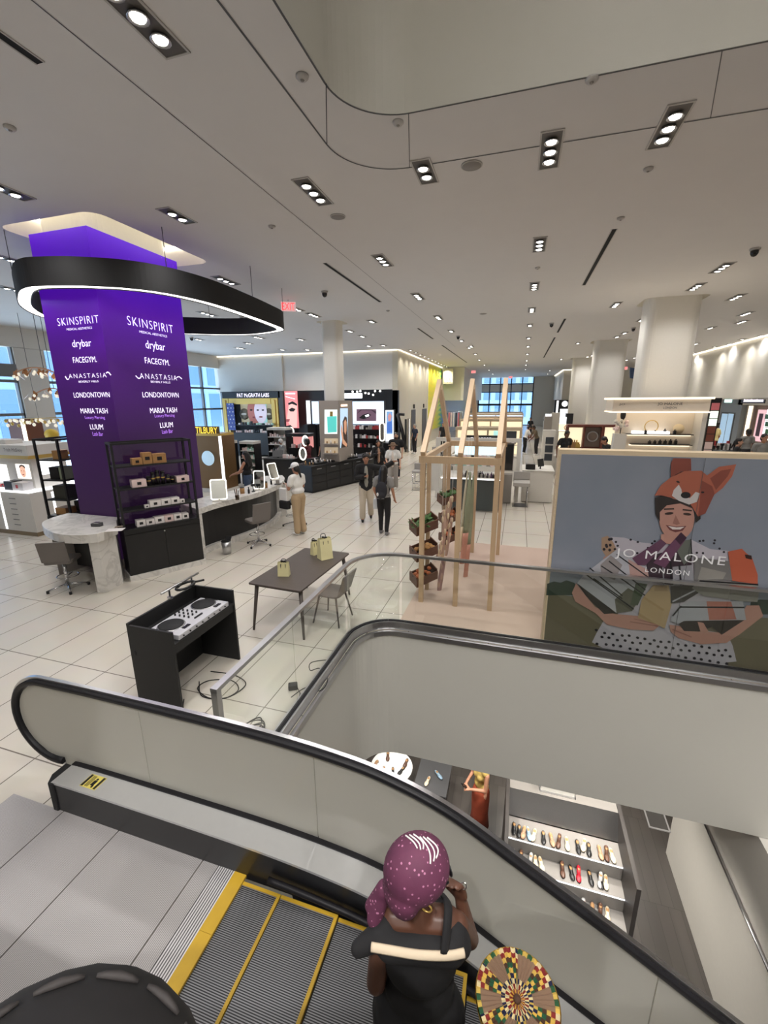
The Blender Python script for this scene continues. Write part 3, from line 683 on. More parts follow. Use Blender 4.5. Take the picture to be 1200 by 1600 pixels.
# ================================================================= purple wrapped column
CX0, CX1, CY0, CY1, CZ0, CZ1 = -7.95, -6.70, 6.0, 7.9, 0.2, 5.80
mb = MB(); mb.rbox(CX0 + .05, CX1 - .05, CY0 + .05, CY1 - .05, 0, CEIL + 0.6, .3, n=6); struct('column_11', mb, mat('column_cream', (228, 224, 208), rough=0.55))
def purple():  # plum at the bottom, brighter violet towards the top, weak emission
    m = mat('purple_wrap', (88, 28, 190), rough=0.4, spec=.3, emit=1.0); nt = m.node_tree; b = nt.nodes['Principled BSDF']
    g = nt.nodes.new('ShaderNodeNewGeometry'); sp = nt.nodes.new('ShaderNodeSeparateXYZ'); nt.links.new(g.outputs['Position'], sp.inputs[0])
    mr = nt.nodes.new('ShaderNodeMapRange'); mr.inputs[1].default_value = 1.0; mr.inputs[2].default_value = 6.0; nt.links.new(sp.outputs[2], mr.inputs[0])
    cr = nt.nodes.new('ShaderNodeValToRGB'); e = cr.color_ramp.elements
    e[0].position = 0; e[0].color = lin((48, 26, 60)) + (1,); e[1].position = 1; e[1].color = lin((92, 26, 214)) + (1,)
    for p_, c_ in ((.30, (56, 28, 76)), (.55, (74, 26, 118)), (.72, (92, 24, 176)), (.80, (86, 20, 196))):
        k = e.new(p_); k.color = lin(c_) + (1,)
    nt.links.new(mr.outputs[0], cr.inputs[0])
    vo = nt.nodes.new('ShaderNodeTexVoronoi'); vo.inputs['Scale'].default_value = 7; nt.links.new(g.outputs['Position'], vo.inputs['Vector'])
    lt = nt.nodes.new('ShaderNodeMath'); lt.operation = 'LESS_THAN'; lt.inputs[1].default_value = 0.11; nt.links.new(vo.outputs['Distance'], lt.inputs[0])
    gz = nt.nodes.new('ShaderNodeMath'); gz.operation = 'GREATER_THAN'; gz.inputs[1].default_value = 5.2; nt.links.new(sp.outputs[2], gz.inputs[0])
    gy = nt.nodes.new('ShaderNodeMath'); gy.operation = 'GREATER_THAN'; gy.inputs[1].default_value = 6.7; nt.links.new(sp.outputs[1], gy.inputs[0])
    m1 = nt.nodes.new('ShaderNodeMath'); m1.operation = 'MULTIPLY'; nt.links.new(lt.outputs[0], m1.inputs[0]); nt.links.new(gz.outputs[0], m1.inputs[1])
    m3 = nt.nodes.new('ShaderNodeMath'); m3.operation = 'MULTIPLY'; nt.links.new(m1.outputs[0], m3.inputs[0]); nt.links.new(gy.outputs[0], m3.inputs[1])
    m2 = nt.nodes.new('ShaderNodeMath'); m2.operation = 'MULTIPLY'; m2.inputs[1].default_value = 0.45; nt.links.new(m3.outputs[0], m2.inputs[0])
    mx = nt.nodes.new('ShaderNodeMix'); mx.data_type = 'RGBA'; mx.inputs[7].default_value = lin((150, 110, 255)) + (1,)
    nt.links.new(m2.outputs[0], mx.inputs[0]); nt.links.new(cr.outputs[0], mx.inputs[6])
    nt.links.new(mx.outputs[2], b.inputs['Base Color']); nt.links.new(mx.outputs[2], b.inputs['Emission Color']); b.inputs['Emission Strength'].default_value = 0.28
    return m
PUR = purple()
t = thing('column_wrap', 'purple column wrap, brighter violet towards the top, listing beauty services in white letters', 'advertising column', ((CX0 + CX1) / 2, (CY0 + CY1) / 2, 0))
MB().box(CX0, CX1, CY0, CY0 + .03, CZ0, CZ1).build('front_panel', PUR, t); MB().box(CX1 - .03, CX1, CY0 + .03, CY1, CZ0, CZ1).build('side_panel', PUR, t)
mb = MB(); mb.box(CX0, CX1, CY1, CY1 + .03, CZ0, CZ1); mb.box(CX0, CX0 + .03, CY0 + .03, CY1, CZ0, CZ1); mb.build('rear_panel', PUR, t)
LETW = emis('letter_white', (244, 236, 255), 0.9); LETP = emis('letter_lilac', (178, 120, 236), 0.8)
UPV = Vector((0, 0, 1))
def cl(s, lf, rt, m=LETW, spacing=1.0, thin=0.004):
    """the same line on the left face and on the right face: (x0, x1, y, height in px)"""
    for face, (x0, x1, y0, y1) in (('f', lf), ('s', rt)):
        pl = ((0, CY0 - .006, 0), Vector((0, 1, 0)), Vector((1, 0, 0))) if face == 'f' else ((CX1 + .006, 0, 0), Vector((1, 0, 0)), Vector((0, 1, 0)))
        a = atPl(x0, y0, pl[0], pl[1]); b = atPl(x1, y0, pl[0], pl[1]); c = atPl((x0 + x1) / 2, y0, pl[0], pl[1]); d = atPl((x0 + x1) / 2, y0 + y1, pl[0], pl[1])
        w = abs((b - a).dot(pl[2])); text(s, (a + b) / 2 * 0 + c, pl[2], UPV, m, t, width=w, height=abs(d.z - c.z), spacing=spacing, thin=thin)
cl('SKINSPIRIT', (89, 154, 501, 12), (202, 271, 508, 13), thin=.016, spacing=1.15); cl('MEDICAL AESTHETICS', (104, 144, 513.5, 3.4), (219, 261, 522, 3.4))
cl('drybar', (113, 143, 538, 15), (228, 258, 542, 16)); cl('FACEGYM.', (114, 151, 562, 9), (227, 265, 565, 9))
cl('ANASTASIA', (107, 166, 587, 7), (220, 277, 589, 8), spacing=1.3, thin=.016); cl('BEVERLY HILLS', (123, 154, 596, 3), (236, 266, 597, 3))
cl('LONDONTOWN', (115, 171, 617, 8), (224, 280, 617, 8)); cl('MARIA TASH', (126, 168, 642, 8), (235, 277, 641, 8)); cl('Luxury Piercing', (133, 164, 653, 6), (242, 273, 650, 6), LETP)
cl('LUUM', (141, 161, 667, 8), (250, 270, 664, 8)); cl('Lash Bar', (145, 161, 678, 6), (253, 270, 674, 6), LETP)
for pl, pts in (((0, CY0 - .006, 0), ((102, 588), (107, 592), (166, 583), (173, 586))), ((CX1 + .006, 0, 0), ((212, 587), (220, 590), (276, 590), (284, 592)))):
    n = Vector((0, 1, 0)) if pl[1] else Vector((1, 0, 0))
    q = [atPl(x, y, pl, n) for x, y in pts]
    mb = MB(); mb.tube(spline([q[0], q[0].lerp(q[1], .5) - UPV * .03, q[1]], 5), .008, 5); mb.tube(spline([q[2], q[2].lerp(q[3], .5) + UPV * .03, q[3]], 5), .008, 5); mb.build('lettering_flourish', LETW, t)
# ================================================================= black ring pendant lamp
RB = 4.83
edge_px = [(27, 459), (40, 449), (70, 446.5), (110, 446), (150, 447.3), (190, 449.5), (240, 455), (290, 464), (340, 476.5), (390, 493), (425, 506), (443, 514), (438, 518.5), (400, 523.5), (350, 524.5), (290, 523)]
ring = [tuple(at(x, y, RB).xy) for x, y in edge_px] + [(-9.2, 10.0), (-9.75, 8.8), (-9.7, 7.4), (-9.0, 6.4)]
t = thing('ring_lamp', 'big black oval ring lamp hanging around the purple column', 'pendant lamp', (-7.4, 8.6, RB))
rs = spline([(x, y, RB) for x, y in ring], 6, closed=True); n = len(rs)
def nrm(i):
    d = (rs[(i + 1) % n] - rs[i - 1]).normalized(); return Vector((-d.y, d.x, 0)) * -1
sgn_ = 1 if nrm(0).dot(rs[0] - Vector((-7.6, 8.6, RB))) > 0 else -1
nn = lambda i: nrm(i) * sgn_
def band(u0, u1, z0, z1):
    mb = MB(); vs = []
    for i in range(n):
        for u, z in ((u0, z0), (u1, z0), (u1, z1), (u0, z1)): vs.append(rs[i] + nn(i) * u + UPV * z)
    fs = []
    for i in range(n):
        j = (i + 1) % n; fs += [(i * 4 + k_, i * 4 + (k_ + 1) % 4, j * 4 + (k_ + 1) % 4, j * 4 + k_) for k_ in range(4)]
    return mb.add(vs, fs)
mb = band(-.015, 0, 0.0, .40); mb.build('outer_band', MATBLACK, t); band(-.20, -.185, 0.0, .40).build('inner_band', MATBLACK, t); band(-.185, -.015, .385, .4).build('top_cover', MATBLACK, t)
band(-.184, -.016, .015, .03).build('diffuser', emis('ring_diffuser', (255, 250, 244), 2.6), t)
for p in ((394, 462), (436, 489), (55, 425), (250, 420), (340, 510)):
    q = min(rs, key=lambda v: (v.xy - at(p[0], p[1], RB + .4).xy).length)
    MB().cyl((q.x, q.y, RB + .39), (q.x, q.y, CEIL), .006, n=6).build('cable', DGREY, t)
# ================================================================= beauty desk island round the purple column
MARB = marblemat('grey_marble', (216, 213, 208), (196, 193, 188), 2.2)
PINKB = mat('pale_pink_card', (232, 208, 204), rough=0.5); WHITEB = mat('white_card', (234, 228, 226), rough=0.5); KRAFT = mat('amber_card', (186, 140, 88), rough=0.5, noise=0.2, nscale=60)
BLKCARD = mat('black_card', (26, 24, 26), rough=0.4)
def off(pts, d):                           # offset a polyline to its left
    out = []
    for i, p in enumerate(pts):
        a = Vector(pts[max(i - 1, 0)]); b = Vector(pts[min(i + 1, len(pts) - 1)]); t_ = (b - a).normalized(); out.append((p[0] - t_.y * d, p[1] + t_.x * d))
    return out
def strip(pa, pb, z0, z1):
    return MB().prism([tuple(p) for p in pa] + [tuple(p) for p in pb[::-1]], z0, z1)
front = [(v.x, v.y) for v in spline([(-5.97, 6.88, 0), (-5.96, 7.4, 0), (-5.84, 7.98, 0), (-5.72, 8.73, 0), (-5.78, 9.63, 0), (-6.05, 10.43, 0), (-6.42, 10.95, 0)], 4)]
back = [(v.x, v.y) for v in spline([(-6.64, 7.15, 0), (-6.64, 7.5, 0), (-6.58, 8.1, 0), (-6.46, 8.73, 0), (-6.5, 9.5, 0), (-6.68, 10.1, 0), (-6.98, 10.6, 0)], 4)]
t = thing('vanity_counter', 'long curved marble counter with lit mirrors right of the purple column', 'counter', (-6.2, 8.8, 0))
strip(front, back, 0.93, 1.05).build('marble_top', MARB, t, bevel=0.008)
fi = off(front, 0.26)
strip(fi[1:-3], off(front, 0.29)[1:-3], 0.12, 0.925).build('modesty_panel', BLACK, t)
strip(off(front, .16)[:-2], off(front, .34)[:-2], 0, 0.12).build('plinth', MARB, t)
MB().prism([front[0], front[1], back[1], back[0]], 0, 0.925).build('end_leg', MARB, t)
MB().prism([front[-5], front[-1], back[-1], back[-5]], 0, 0.925).build('end_leg', MARB, t)
# left counter
P = [(v.x, v.y) for v in spline([(-6.50, 5.50, 0), (-6.42, 5.05, 0), (-6.9, 4.86, 0), (-7.5, 5.02, 0), (-7.98, 5.30, 0), (-8.16, 5.62, 0), (-8.2, 5.96, 0)], 4)]
t = thing('vanity_counter', 'short rounded marble counter in front of the purple column', 'counter', (-7.2, 5.5, 0))
MB().prism(P + [(-6.86, 5.96), (-6.84, 5.80)], 0.90, 1.05).build('marble_top', MARB, t, bevel=0.008)
MB().prism([(-6.52, 5.46), (-6.46, 5.08), (-6.6, 5.02), (-6.80, 5.74)], 0, 0.895).build('end_leg', MARB, t)
MB().prism([(-8.0, 5.42), (-8.12, 5.62), (-8.16, 5.94), (-7.9, 5.94)], 0, 0.895).build('end_leg', GREY, t)
MB().prism([(-6.85, 5.72), (-7.9, 5.72), (-7.9, 5.76), (-6.85, 5.76)], 0.1, 0.895).build('modesty_panel', BLACK, t)
# black cabinet with open shelf
A = Vector((-6.44, 5.56, 0)); D = Vector((0.52, 0.854, 0)).normalized(); NB = Vector((-D.y, D.x, 0)); LEN = 1.29
FR = Matrix((D, NB, UPV)).transposed().to_4x4(); FR.translation = A       # local: x along the front, y to the back
BROWNG = glass('smoked_glass', (226, 218, 226), rough=0.03)
def shelf_unit(name, label, M, L, Dp, zc, zs, zt, cabinet):
    o = M.translation; t = thing(name, label, 'shelf', (o.x, o.y, 0 if cabinet else zc))
    if cabinet:
        MB().box(0, L, 0, Dp, 0.10, zc, M=M).build('cabinet_body', BLACK, t, bevel=.004)
        for k in range(2):
            d_ = MB().box(k * L / 2 + .006, (k + 1) * L / 2 - .006, -.012, 0, 0.13, zc - .1, M=M).build('cabinet_door', BLACK, t)
        MB().box(.006, L - .006, -.012, 0, zc - .09, zc - .02, M=M).build('cabinet_rail', BLACK, t)
        mb = MB(); mb.cyl(M @ Vector((L * .5, -.01, zc - .13)), M @ Vector((L * .5, -.022, zc - .13)), .014); mb.build('cabinet_lock', STEEL, t)
        MB().box(-.02, L + .02, -.03, Dp, 0, 0.10, M=M).build('plinth', MARB, t)
    w = .018
    for x in (w, L - w):
        for y in (w, Dp - w): MB().box(x - w, x + w, y - w, y + w, zc, zt, M=M).build('post', MATBLACK, t)
    mb = MB()
    for y in (w, Dp - w): mb.box(2 * w, L - 2 * w, y - w, y + w, zt - .035, zt, M=M)
    for x in (w, L - w): mb.box(x - w, x + w, 2 * w, Dp - 2 * w, zt - .035, zt, M=M)
    mb.build('top_frame', MATBLACK, t)
    for z in zs: MB().box(w, L - w, w, Dp - w, z - .025, z, M=M).build('shelf_board', MATBLACK, t)
    MB().box(2 * w, L - 2 * w, Dp - .012, Dp - .006, zc, zt - .04, M=M).build('back_glass', BROWNG, t)
    return t
shelf_unit('shelf_unit', 'black open shelf over a black cabinet, in front of the purple column', FR, LEN, .42, .95, (1.27, 1.66, 2.05), 2.45, True)
def boxp(M, u0, u1, d0, d1, z, h, m, label, cat='box', group=None, patch=BLKCARD, name='gift_box'):
    c = M @ Vector(((u0 + u1) / 2, (d0 + d1) / 2, z)); t = thing(name, label, cat, c, 0, group)
    MB().box(u0, u1, d0, d1, z + .0006, z + h, M=M).build('carton', m, t, bevel=.004)
    if patch:
        cu = (u0 + u1) / 2; s_ = min(u1 - u0, h) * .24
        MB().box(cu - s_, cu + s_, d0 - .002, d0 - .0002, z + h * .5 - s_ * .8, z + h * .5 + s_ * .8, M=M).build('carton_label', patch, t)
    return t
f = lambda a: LEN * (a - 70) / 920
zt = 2.05
boxp(FR, f(285), f(400), .06, .2, zt, .115, KRAFT, 'lowest amber box at the left of the top shelf of the black unit')
boxp(FR, f(405), f(515), .06, .2, zt, .20, KRAFT, 'tallest amber box in the middle of the top shelf')
boxp(FR, f(520), f(680), .06, .2, zt, .165, KRAFT, 'wide amber box at the right of the top shelf')
zt = 1.66
boxp(FR, f(245), f(410), .05, .2, zt, .135, PINKB, 'pale pink box at the left end of the second shelf')
boxp(FR, f(770), f(930), .05, .2, zt, .115, PINKB, 'pale pink box at the right end of the second shelf')
for k, (u, h, lb) in enumerate(((450, .17, 'leftmost, shorter black canister beside the left pink box'), (505, .235, 'second black canister from the left on the second shelf'), (560, .26, 'tallest black canister in the middle of the second shelf'),
                                (620, .24, 'black canister right of the tallest one'), (680, .17, 'black canister fifth from the left on the second shelf'), (735, .13, 'small black canister next to the right pink box'))):
    c = FR @ Vector((f(u), .13, zt)); t = thing('canister', lb, 'canister', c)
    MB().cyl(c + UPV * .0006, c + UPV * (h - .03), .035, n=16).build('canister_body', BLKCARD, t); MB().lathe([(.036, h - .03), (.036, h - .004), (.028, h), (0, h)], c, 16).build('lid', BLACK, t)
    MB().lathe([(.0355, h * .45), (.0362, h * .46), (.0362, h * .54), (.0355, h * .55)], c, 16).build('gold_band', GOLD, t)
zt = 1.27
boxp(FR, f(350), f(405), .05, .12, zt, .06, WHITEB, 'tiny white box at the left end of the third shelf')
for k, (a_, b_, lb) in enumerate(((412, 545, 'left'), (550, 665, 'middle'), (670, 775, 'right'))): boxp(FR, f(a_), f(b_), .05, .2, zt, .12, WHITEB, lb + ' one of the three big white boxes on the third shelf')
boxp(FR, f(782), f(838), .05, .12, zt, .07, WHITEB, 'tiny white box at the right end of the third shelf')
for k, (a_, b_, h, lb) in enumerate(((235, 335, .12, 'leftmost'), (342, 440, .105, 'second from left'), (445, 560, .125, 'third from left'), (565, 675, .125, 'pinkish third from right'), (680, 780, .125, 'second from right'), (786, 868, .11, 'rightmost'))):
    boxp(FR, f(a_), f(b_), .06, .2, .95, h, PINKB if k == 3 else WHITEB, lb + ' of the six white boxes on the cabinet top')
# second shelf unit, left of the column
FL = Matrix.Translation((-8.82, 5.98, 0)) @ Matrix.Rotation(0.12, 4, 'Z')
shelf_unit('shelf_unit', 'black open shelf at the left of the purple column, goods seen through it', FL, .55, 1.1, .95, (1.27, 1.66, 2.05), 2.45, True)
DOLIVE = mat('dark_olive_leather', (52, 52, 46), rough=0.45); TAUPE = mat('taupe_card', (120, 108, 96), rough=0.5)
boxp(FL, .28, .44, .10, .3, 2.05, .17, KRAFT, 'amber carton on the top board of the left black shelf', patch=None)
boxp(FL, .28, .48, .5, .8, 2.05, .15, KRAFT, 'amber carton further back on the top board of the left shelf', patch=None)
boxp(FL, .16, .36, .08, .3, 1.66, .24, BLKCARD, 'black carton on the second board of the left shelf', patch=None)
boxp(FL, .38, .48, .08, .3, 1.66, .25, mat('sage_card', (132, 140, 118), rough=0.5), 'sage green carton beside the black one on the left shelf', patch=None)
boxp(FL, .3, .5, .5, .85, 1.66, .3, TAUPE, 'taupe carton behind the sage green one on the left shelf', patch=None)
boxp(FL, .14, .42, .1, .35, 1.27, .26, DOLIVE, 'dark olive carton on the third board of the left shelf', patch=None)
boxp(FL, .2, .48, .55, .9, 1.27, .28, TAUPE, 'taupe carton behind the dark olive one on the left shelf', patch=None)
boxp(FL, .1, .34, .1, .35, .95, .13, KRAFT, 'low amber carton at the foot of the left shelf', patch=None)
boxp(FL, .2, .48, .45, .85, .95, .2, DOLIVE, 'dark olive carton behind the low amber one', patch=None)
# things on the left counter
t = thing('card_reader', 'small dark card reader lying on the left marble counter', 'card reader', at(152, 822, 1.05))
c = at(152, 822, 1.05); MB().cbox(c + UPV * .03, (.16, .10, .058), rz=.3).build('reader_body', DGREY, t, bevel=.01); MB().cbox(c + Vector((.02, -.01, .066)), (.08, .06, .012), rz=.3).build('reader_screen', CHROME, t)
c = at(180, 828, 1.0506); t = tag(MB().cbox(c + UPV * .002, (.26, .18, .003), rz=.5).build('paper_sheet', WHITEB), 'white sheet of paper lying on the left marble counter', 'paper')
c = at(186, 824, 1.0545); t = tag(MB().cbox(c + UPV * .012, (.12, .05, .02), rz=.8).build('tape_roll', TAUPE, bevel=.006), 'small beige packet lying on the white paper sheet', 'packet')
# lit vanity mirrors
MIRR = mat('mirror_face', (205, 208, 206), rough=0.05, metal=1.0); RINGL = emis('mirror_light', (255, 252, 240), 1.2)
def vanity(p, yaw, tilt, w, h, label):
    t = thing('vanity_mirror', label, 'mirror', p)
    M = Matrix.Translation(p + UPV * .03) @ Matrix.Rotation(yaw, 4, 'Z') @ Matrix.Rotation(tilt, 4, 'X')
    R90 = M @ Matrix.Rotation(PI / 2, 4, 'X')
    o = rrect(0, h / 2, w, h, .045, 5); i = rrect(0, h / 2, w - .045, h - .045, .035, 5); n = len(o)
    mb = MB(); mb.prism(o, -.03, 0, M=R90); mb.build('mirror_case', WHITE, t)
    mb = MB(); mb.add([R90 @ Vector((q[0], q[1], .0015)) for q in o + i], [(k, (k + 1) % n, n + (k + 1) % n, n + k) for k in range(n)]); mb.build('light_frame', RINGL, t)
    mb = MB(); mb.poly([R90 @ Vector((q[0], q[1], .001)) for q in i]); mb.build('mirror_glass', MIRR, t)
    mb = MB(); mb.box(-w * .4, w * .4, -.06, .10, 0.0006, .018, M=Matrix.Translation(p) @ Matrix.Rotation(yaw, 4, 'Z')); mb.cyl(p + UPV * .018, p + UPV * .05, .02); mb.build('mirror_foot', WHITE, t)
vanity(at(343, 783, 1.05), 0.55, -.20, .34, .44, 'glowing rectangular mirror nearest the purple column on the curved counter')
vanity(at(405, 766, 1.05), 0.25, -.18, .28, .44, 'middle mirror on the curved counter, unlit face to us')
vanity(at(430, 750, 1.05), 1.25, -.3, .30, .44, 'edge-on white mirror at the far end of the curved counter')
BRUSH = mat('brush_wood', (120, 86, 62), rough=0.5)
def small(name, label, cat, px, fn):
    c = at(px[0], px[1], 1.05) + UPV * .0006; t = thing(name, label, cat, c); fn(c, t)
def cup(c, t):
    MB().lathe([(0, 0), (.04, 0), (.045, .1), (.041, .1), (.037, .01), (0, .01)], c, 14).build('cup', glass('cup_glass', (200, 190, 180)), t)
    for k in range(6):
        a = k * 1.05; MB().cyl(c + Vector((.015 * math.cos(a), .015 * math.sin(a), .012)), c + Vector((.05 * math.cos(a), .05 * math.sin(a), .2 + .01 * k)), .005, .008, 6).build('makeup_brush', BRUSH if k % 2 else MATBLACK, t)
small('brush_cup', 'glass cup holding makeup brushes beside the glowing mirror', 'brush cup', (371, 781), cup)
def jar(c, t):
    MB().lathe([(0, 0), (.05, 0), (.055, .1), (.05, .13), (0, .13)], c, 14).build('jar_body', KRAFT, t); MB().lathe([(.05, .13), (.05, .155), (0, .16)], c, 14).build('lid', DGREY, t)
small('jar', 'amber jar beside the makeup brushes', 'jar', (379, 771), jar)
def bottle(c, t):
    MB().lathe([(0, 0), (.025, 0), (.025, .09), (.01, .105), (.01, .12), (0, .12)], c, 12).build('bottle_body', BLACK, t); MB().lathe([(.012, .12), (.012, .15), (0, .15)], c, 10).build('cap', MATBLACK, t)
small('bottle', 'small black bottle between the jar and the middle mirror', 'bottle', (389, 771), bottle)
def dryer(c, t):
    MB().lathe([(0, 0), (.045, 0), (.04, .015), (.012, .02), (.012, .12)], c, 14).build('stand', BLACK, t); MB().cyl(c + Vector((-.04, 0, .15)), c + Vector((.06, 0, .16)), .035, .028, 12).build('barrel', BLACK, t)
small('hair_tool', 'black hair tool on its stand left of the middle mirror', 'hair tool', (396, 768), dryer)
small('jar', 'low beige pot in front of the middle mirror', 'jar', (415, 762), jar); 
def phone(c, t):
    MB().cbox(c + UPV * .012, (.16, .1, .02), rz=.4).build('tray', DGREY, t, bevel=.004); MB().cbox(c + UPV * .05, (.09, .02, .12), rz=.4).build('screen', GREY, t)
small('tablet_stand', 'small grey tablet stand at the far end of the curved counter', 'tablet', (434, 757), phone)
small('bottle', 'black bottle right of the middle mirror', 'bottle', (424, 757), bottle)
# swivel chairs
SEATG = mat('grey_leather', (112, 106, 102), rough=0.5)
def swivel(p, yaw, label, seatz, backh, m, arms=True):
    t = thing('swivel_chair', label, 'chair', p, yaw)
    M = T[t]
    bm_ = MB(); pts = [(-.20, .0), (-.21, -.18), (-.20, -.22), (.20, -.22), (.21, -.18), (.20, .2), (-.20, .2)]
    MB().rbox(-.22, .22, -.21, .2, seatz - .03, seatz + .03, .08, M=M).build('seat', m, t, bevel=.012)
    if backh:
        b = MB(); prf = [(-.21, -.012), (.21, -.012), (.21, .012), (-.21, .012)]
        path = [M @ Vector((0, -.21 - .0 * k, seatz + .02 + k * backh / 6)) + M.to_3x3() @ Vector((0, -.012 * k - (.0), 0)) for k in range(7)]
        b.sweep(path, prf, M.to_3x3() @ Vector((1, 0, 0))); b.build('backrest', m, t, bevel=.006)
    MB().cyl(M @ Vector((0, 0, .08)), M @ Vector((0, 0, seatz - .03)), .026).build('column', CHROME, t)
    for k in range(4):
        a = k * PI / 2 + .5; e = M @ Vector((.29 * math.cos(a), .29 * math.sin(a), .04)); mb = MB(); mb.tube([M @ Vector((0, 0, .1)), e], [.022, .014], 8); l = mb.build('base_leg', CHROME, t); MB().cyl(e - UPV * .04, e + UPV * .005, .022).build('caster', MATBLACK, l)
    ringz = seatz * .42; mb = MB(); mb.tube([M @ Vector((.16 * math.cos(a), .05 + .16 * math.sin(a), ringz)) for a in [k * 2 * PI / 14 for k in range(14)]], .009, 6, closed=True); mb.tube([M @ Vector((0, 0, ringz)), M @ Vector((0, .21, ringz))], .009); mb.build('footrest', CHROME, t)
    return t
swivel(Vector((-7.22, 5.0, 0)), .5, 'grey swivel chair at the left rounded counter, back to us', .55, .36, SEATG)
swivel(Vector((-5.38, 7.98, 0)), 1.05, 'grey swivel chair at the curved counter beside the steel bin', .58, .40, SEATG)
swivel(Vector((-5.36, 9.6, 0)), 1.6, 'black low stool at the curved counter behind the woman in white cap', .62, .0, BLACK)
c = at(355, 865)
t = thing('waste_bin', 'small steel waste bin under the curved marble counter', 'bin', c)
MB().lathe([(0, .005), (.085, .005), (.095, .28), (.09, .28), (.082, .012), (0, .012)], c, 20).build('bin_body', STEEL, t)
MB().lathe([(.096, .275), (.1, .28), (.1, .29), (.092, .29)], c, 20).build('rim', BLACK, t); mb = MB(); mb.cbox(c + Vector((.02, .02, .30)), (.13, .10, .012), M=Matrix.Translation(c + Vector((.03, .05, .33))) @ Matrix.Rotation(1.0, 4, 'X')); mb.build('lid', MATBLACK, t)
# ================================================================= DJ booth
bx0, bx1, by0, by1, bz = -3.68, -3.12, 3.03, 4.03, .93
t = thing('dj_booth', 'black open-back DJ booth beside the escalator glass', 'DJ booth', ((bx0 + bx1) / 2, (by0 + by1) / 2, 0))
BOOTH = mat('booth_black', (24, 24, 25), rough=0.6)
MB().box(bx0, bx0 + .025, by0, by1, 0, bz).build('front_panel', BOOTH, t)
MB().box(bx0 + .0255, bx1, by0, by0 + .025, 0, bz - .02).build('side_panel', BOOTH, t); MB().box(bx0 + .0255, bx1, by1 - .025, by1, 0, bz).build('side_panel', BOOTH, t)
MB().box(bx0 + .0255, bx1, by0 + .0255, by1 - .0255, .745, .77).build('shelf', BOOTH, t)
MB().box(bx1 - .03, bx1 - .01, by0 + .0255, by1 - .0255, .66, .744).build('apron', BOOTH, t)
mb = MB(); mb.ell((bx0 + .06, by0 - .001, .6), (.016, .004, .03), 10, 6); mb.build('cable_hole', MATBLACK, t)
SILV = mat('silver_plastic', (205, 205, 210), rough=0.35, metal=0.2)
cx, cy, cz = -3.33, 3.53, .771
t = thing('dj_controller', 'silver two-platter DJ controller standing on the black booth', 'DJ controller', (cx, cy, cz))
MB().box(cx - .19, cx + .20, cy - .40, cy + .40, cz, cz + .055).build('chassis', SILV, t, bevel=.006)
for s_ in (-1, 1):
    py = cy + s_ * .25
    p_ = MB().lathe([(0, .056), (.125, .056), (.125, .068), (.118, .072), (0, .072)], (cx - .03, py, cz), 28).build('platter', MATBLACK, t); MB().lathe([(.126, .056), (.138, .056), (.138, .060), (.126, .062)], (cx - .03, py, cz), 28).build('platter_rim', STEEL, p_)
    MB().box(cx + .12, cx + .16, py - .02, py + .02, cz + .0551, cz + .062).build('play_button', BLACK, t); MB().box(cx + .12, cx + .16, py + .03, py + .07, cz + .0551, cz + .062).build('cue_button', BLACK, t)
    MB().box(cx - .12, cx + .06, py + s_ * .142 - .008, py + s_ * .142 + .008, cz + .0551, cz + .06).build('pitch_slider', BLACK, t)
for i in range(3):
    for j in range(4):
        c = Vector((cx - .15 + .06 * j, cy - .06 + .06 * i, cz + .055)); MB().cyl(c + UPV * .0003, c + UPV * .022, .011, .009, 10).build('knob', BLACK, t)
MB().box(cx + .10, cx + .115, cy - .06, cy + .06, cz + .0551, cz + .068).build('crossfader', BLACK, t)
for i in range(8):
    c = Vector((cx + .2003, cy - .34 + .095 * i, cz + .028)); MB().cyl(c, c + Vector((.012, 0, 0)), .008, n=8).build('front_knob', BLACK, t)
mb = MB(); text('DJ', (cx + .2006, cy + .36, cz + .03), (0, 1, 0), UPV, BLACK, t, height=.018, depth=.0004) if False else None
t = thing('laptop_stand', 'folded black laptop stand clamped on the far rim of the booth', 'laptop stand', (bx0 + .012, 3.9, bz + .001))
for y in (3.62, 3.98): MB().tube([(bx0 + .012, y, bz + .001), (bx0 + .012, y, bz + .11)], .010, 8).build('stand_leg', BLACK, t); MB().cbox((bx0 + .012, y, bz + .016), (.05, .035, .028)).build('clamp', STEEL, t)
MB().tube([(bx0 + .012, 3.50, bz + .115), (bx0 + .012, 4.10, bz + .125)], .013, 8).build('cross_bar', STEEL, t)
mb = MB(); mb.tube([Vector((bx0 + .06 + .07 * math.cos(a), 3.82 + .13 * math.sin(a), bz + .085)) for a in [k * 2 * PI / 16 for k in range(16)]], .016, 7, closed=True); mb.tube([(bx0 + .012, 3.82, bz + .12), (bx0 + .02, 3.75, bz + .09)], .014); mb.tube([(bx0 + .10, 3.93, bz + .09), (bx0 + .16, 4.02, bz + .085)], .013); mb.build('folded_tray', BLACK, t)
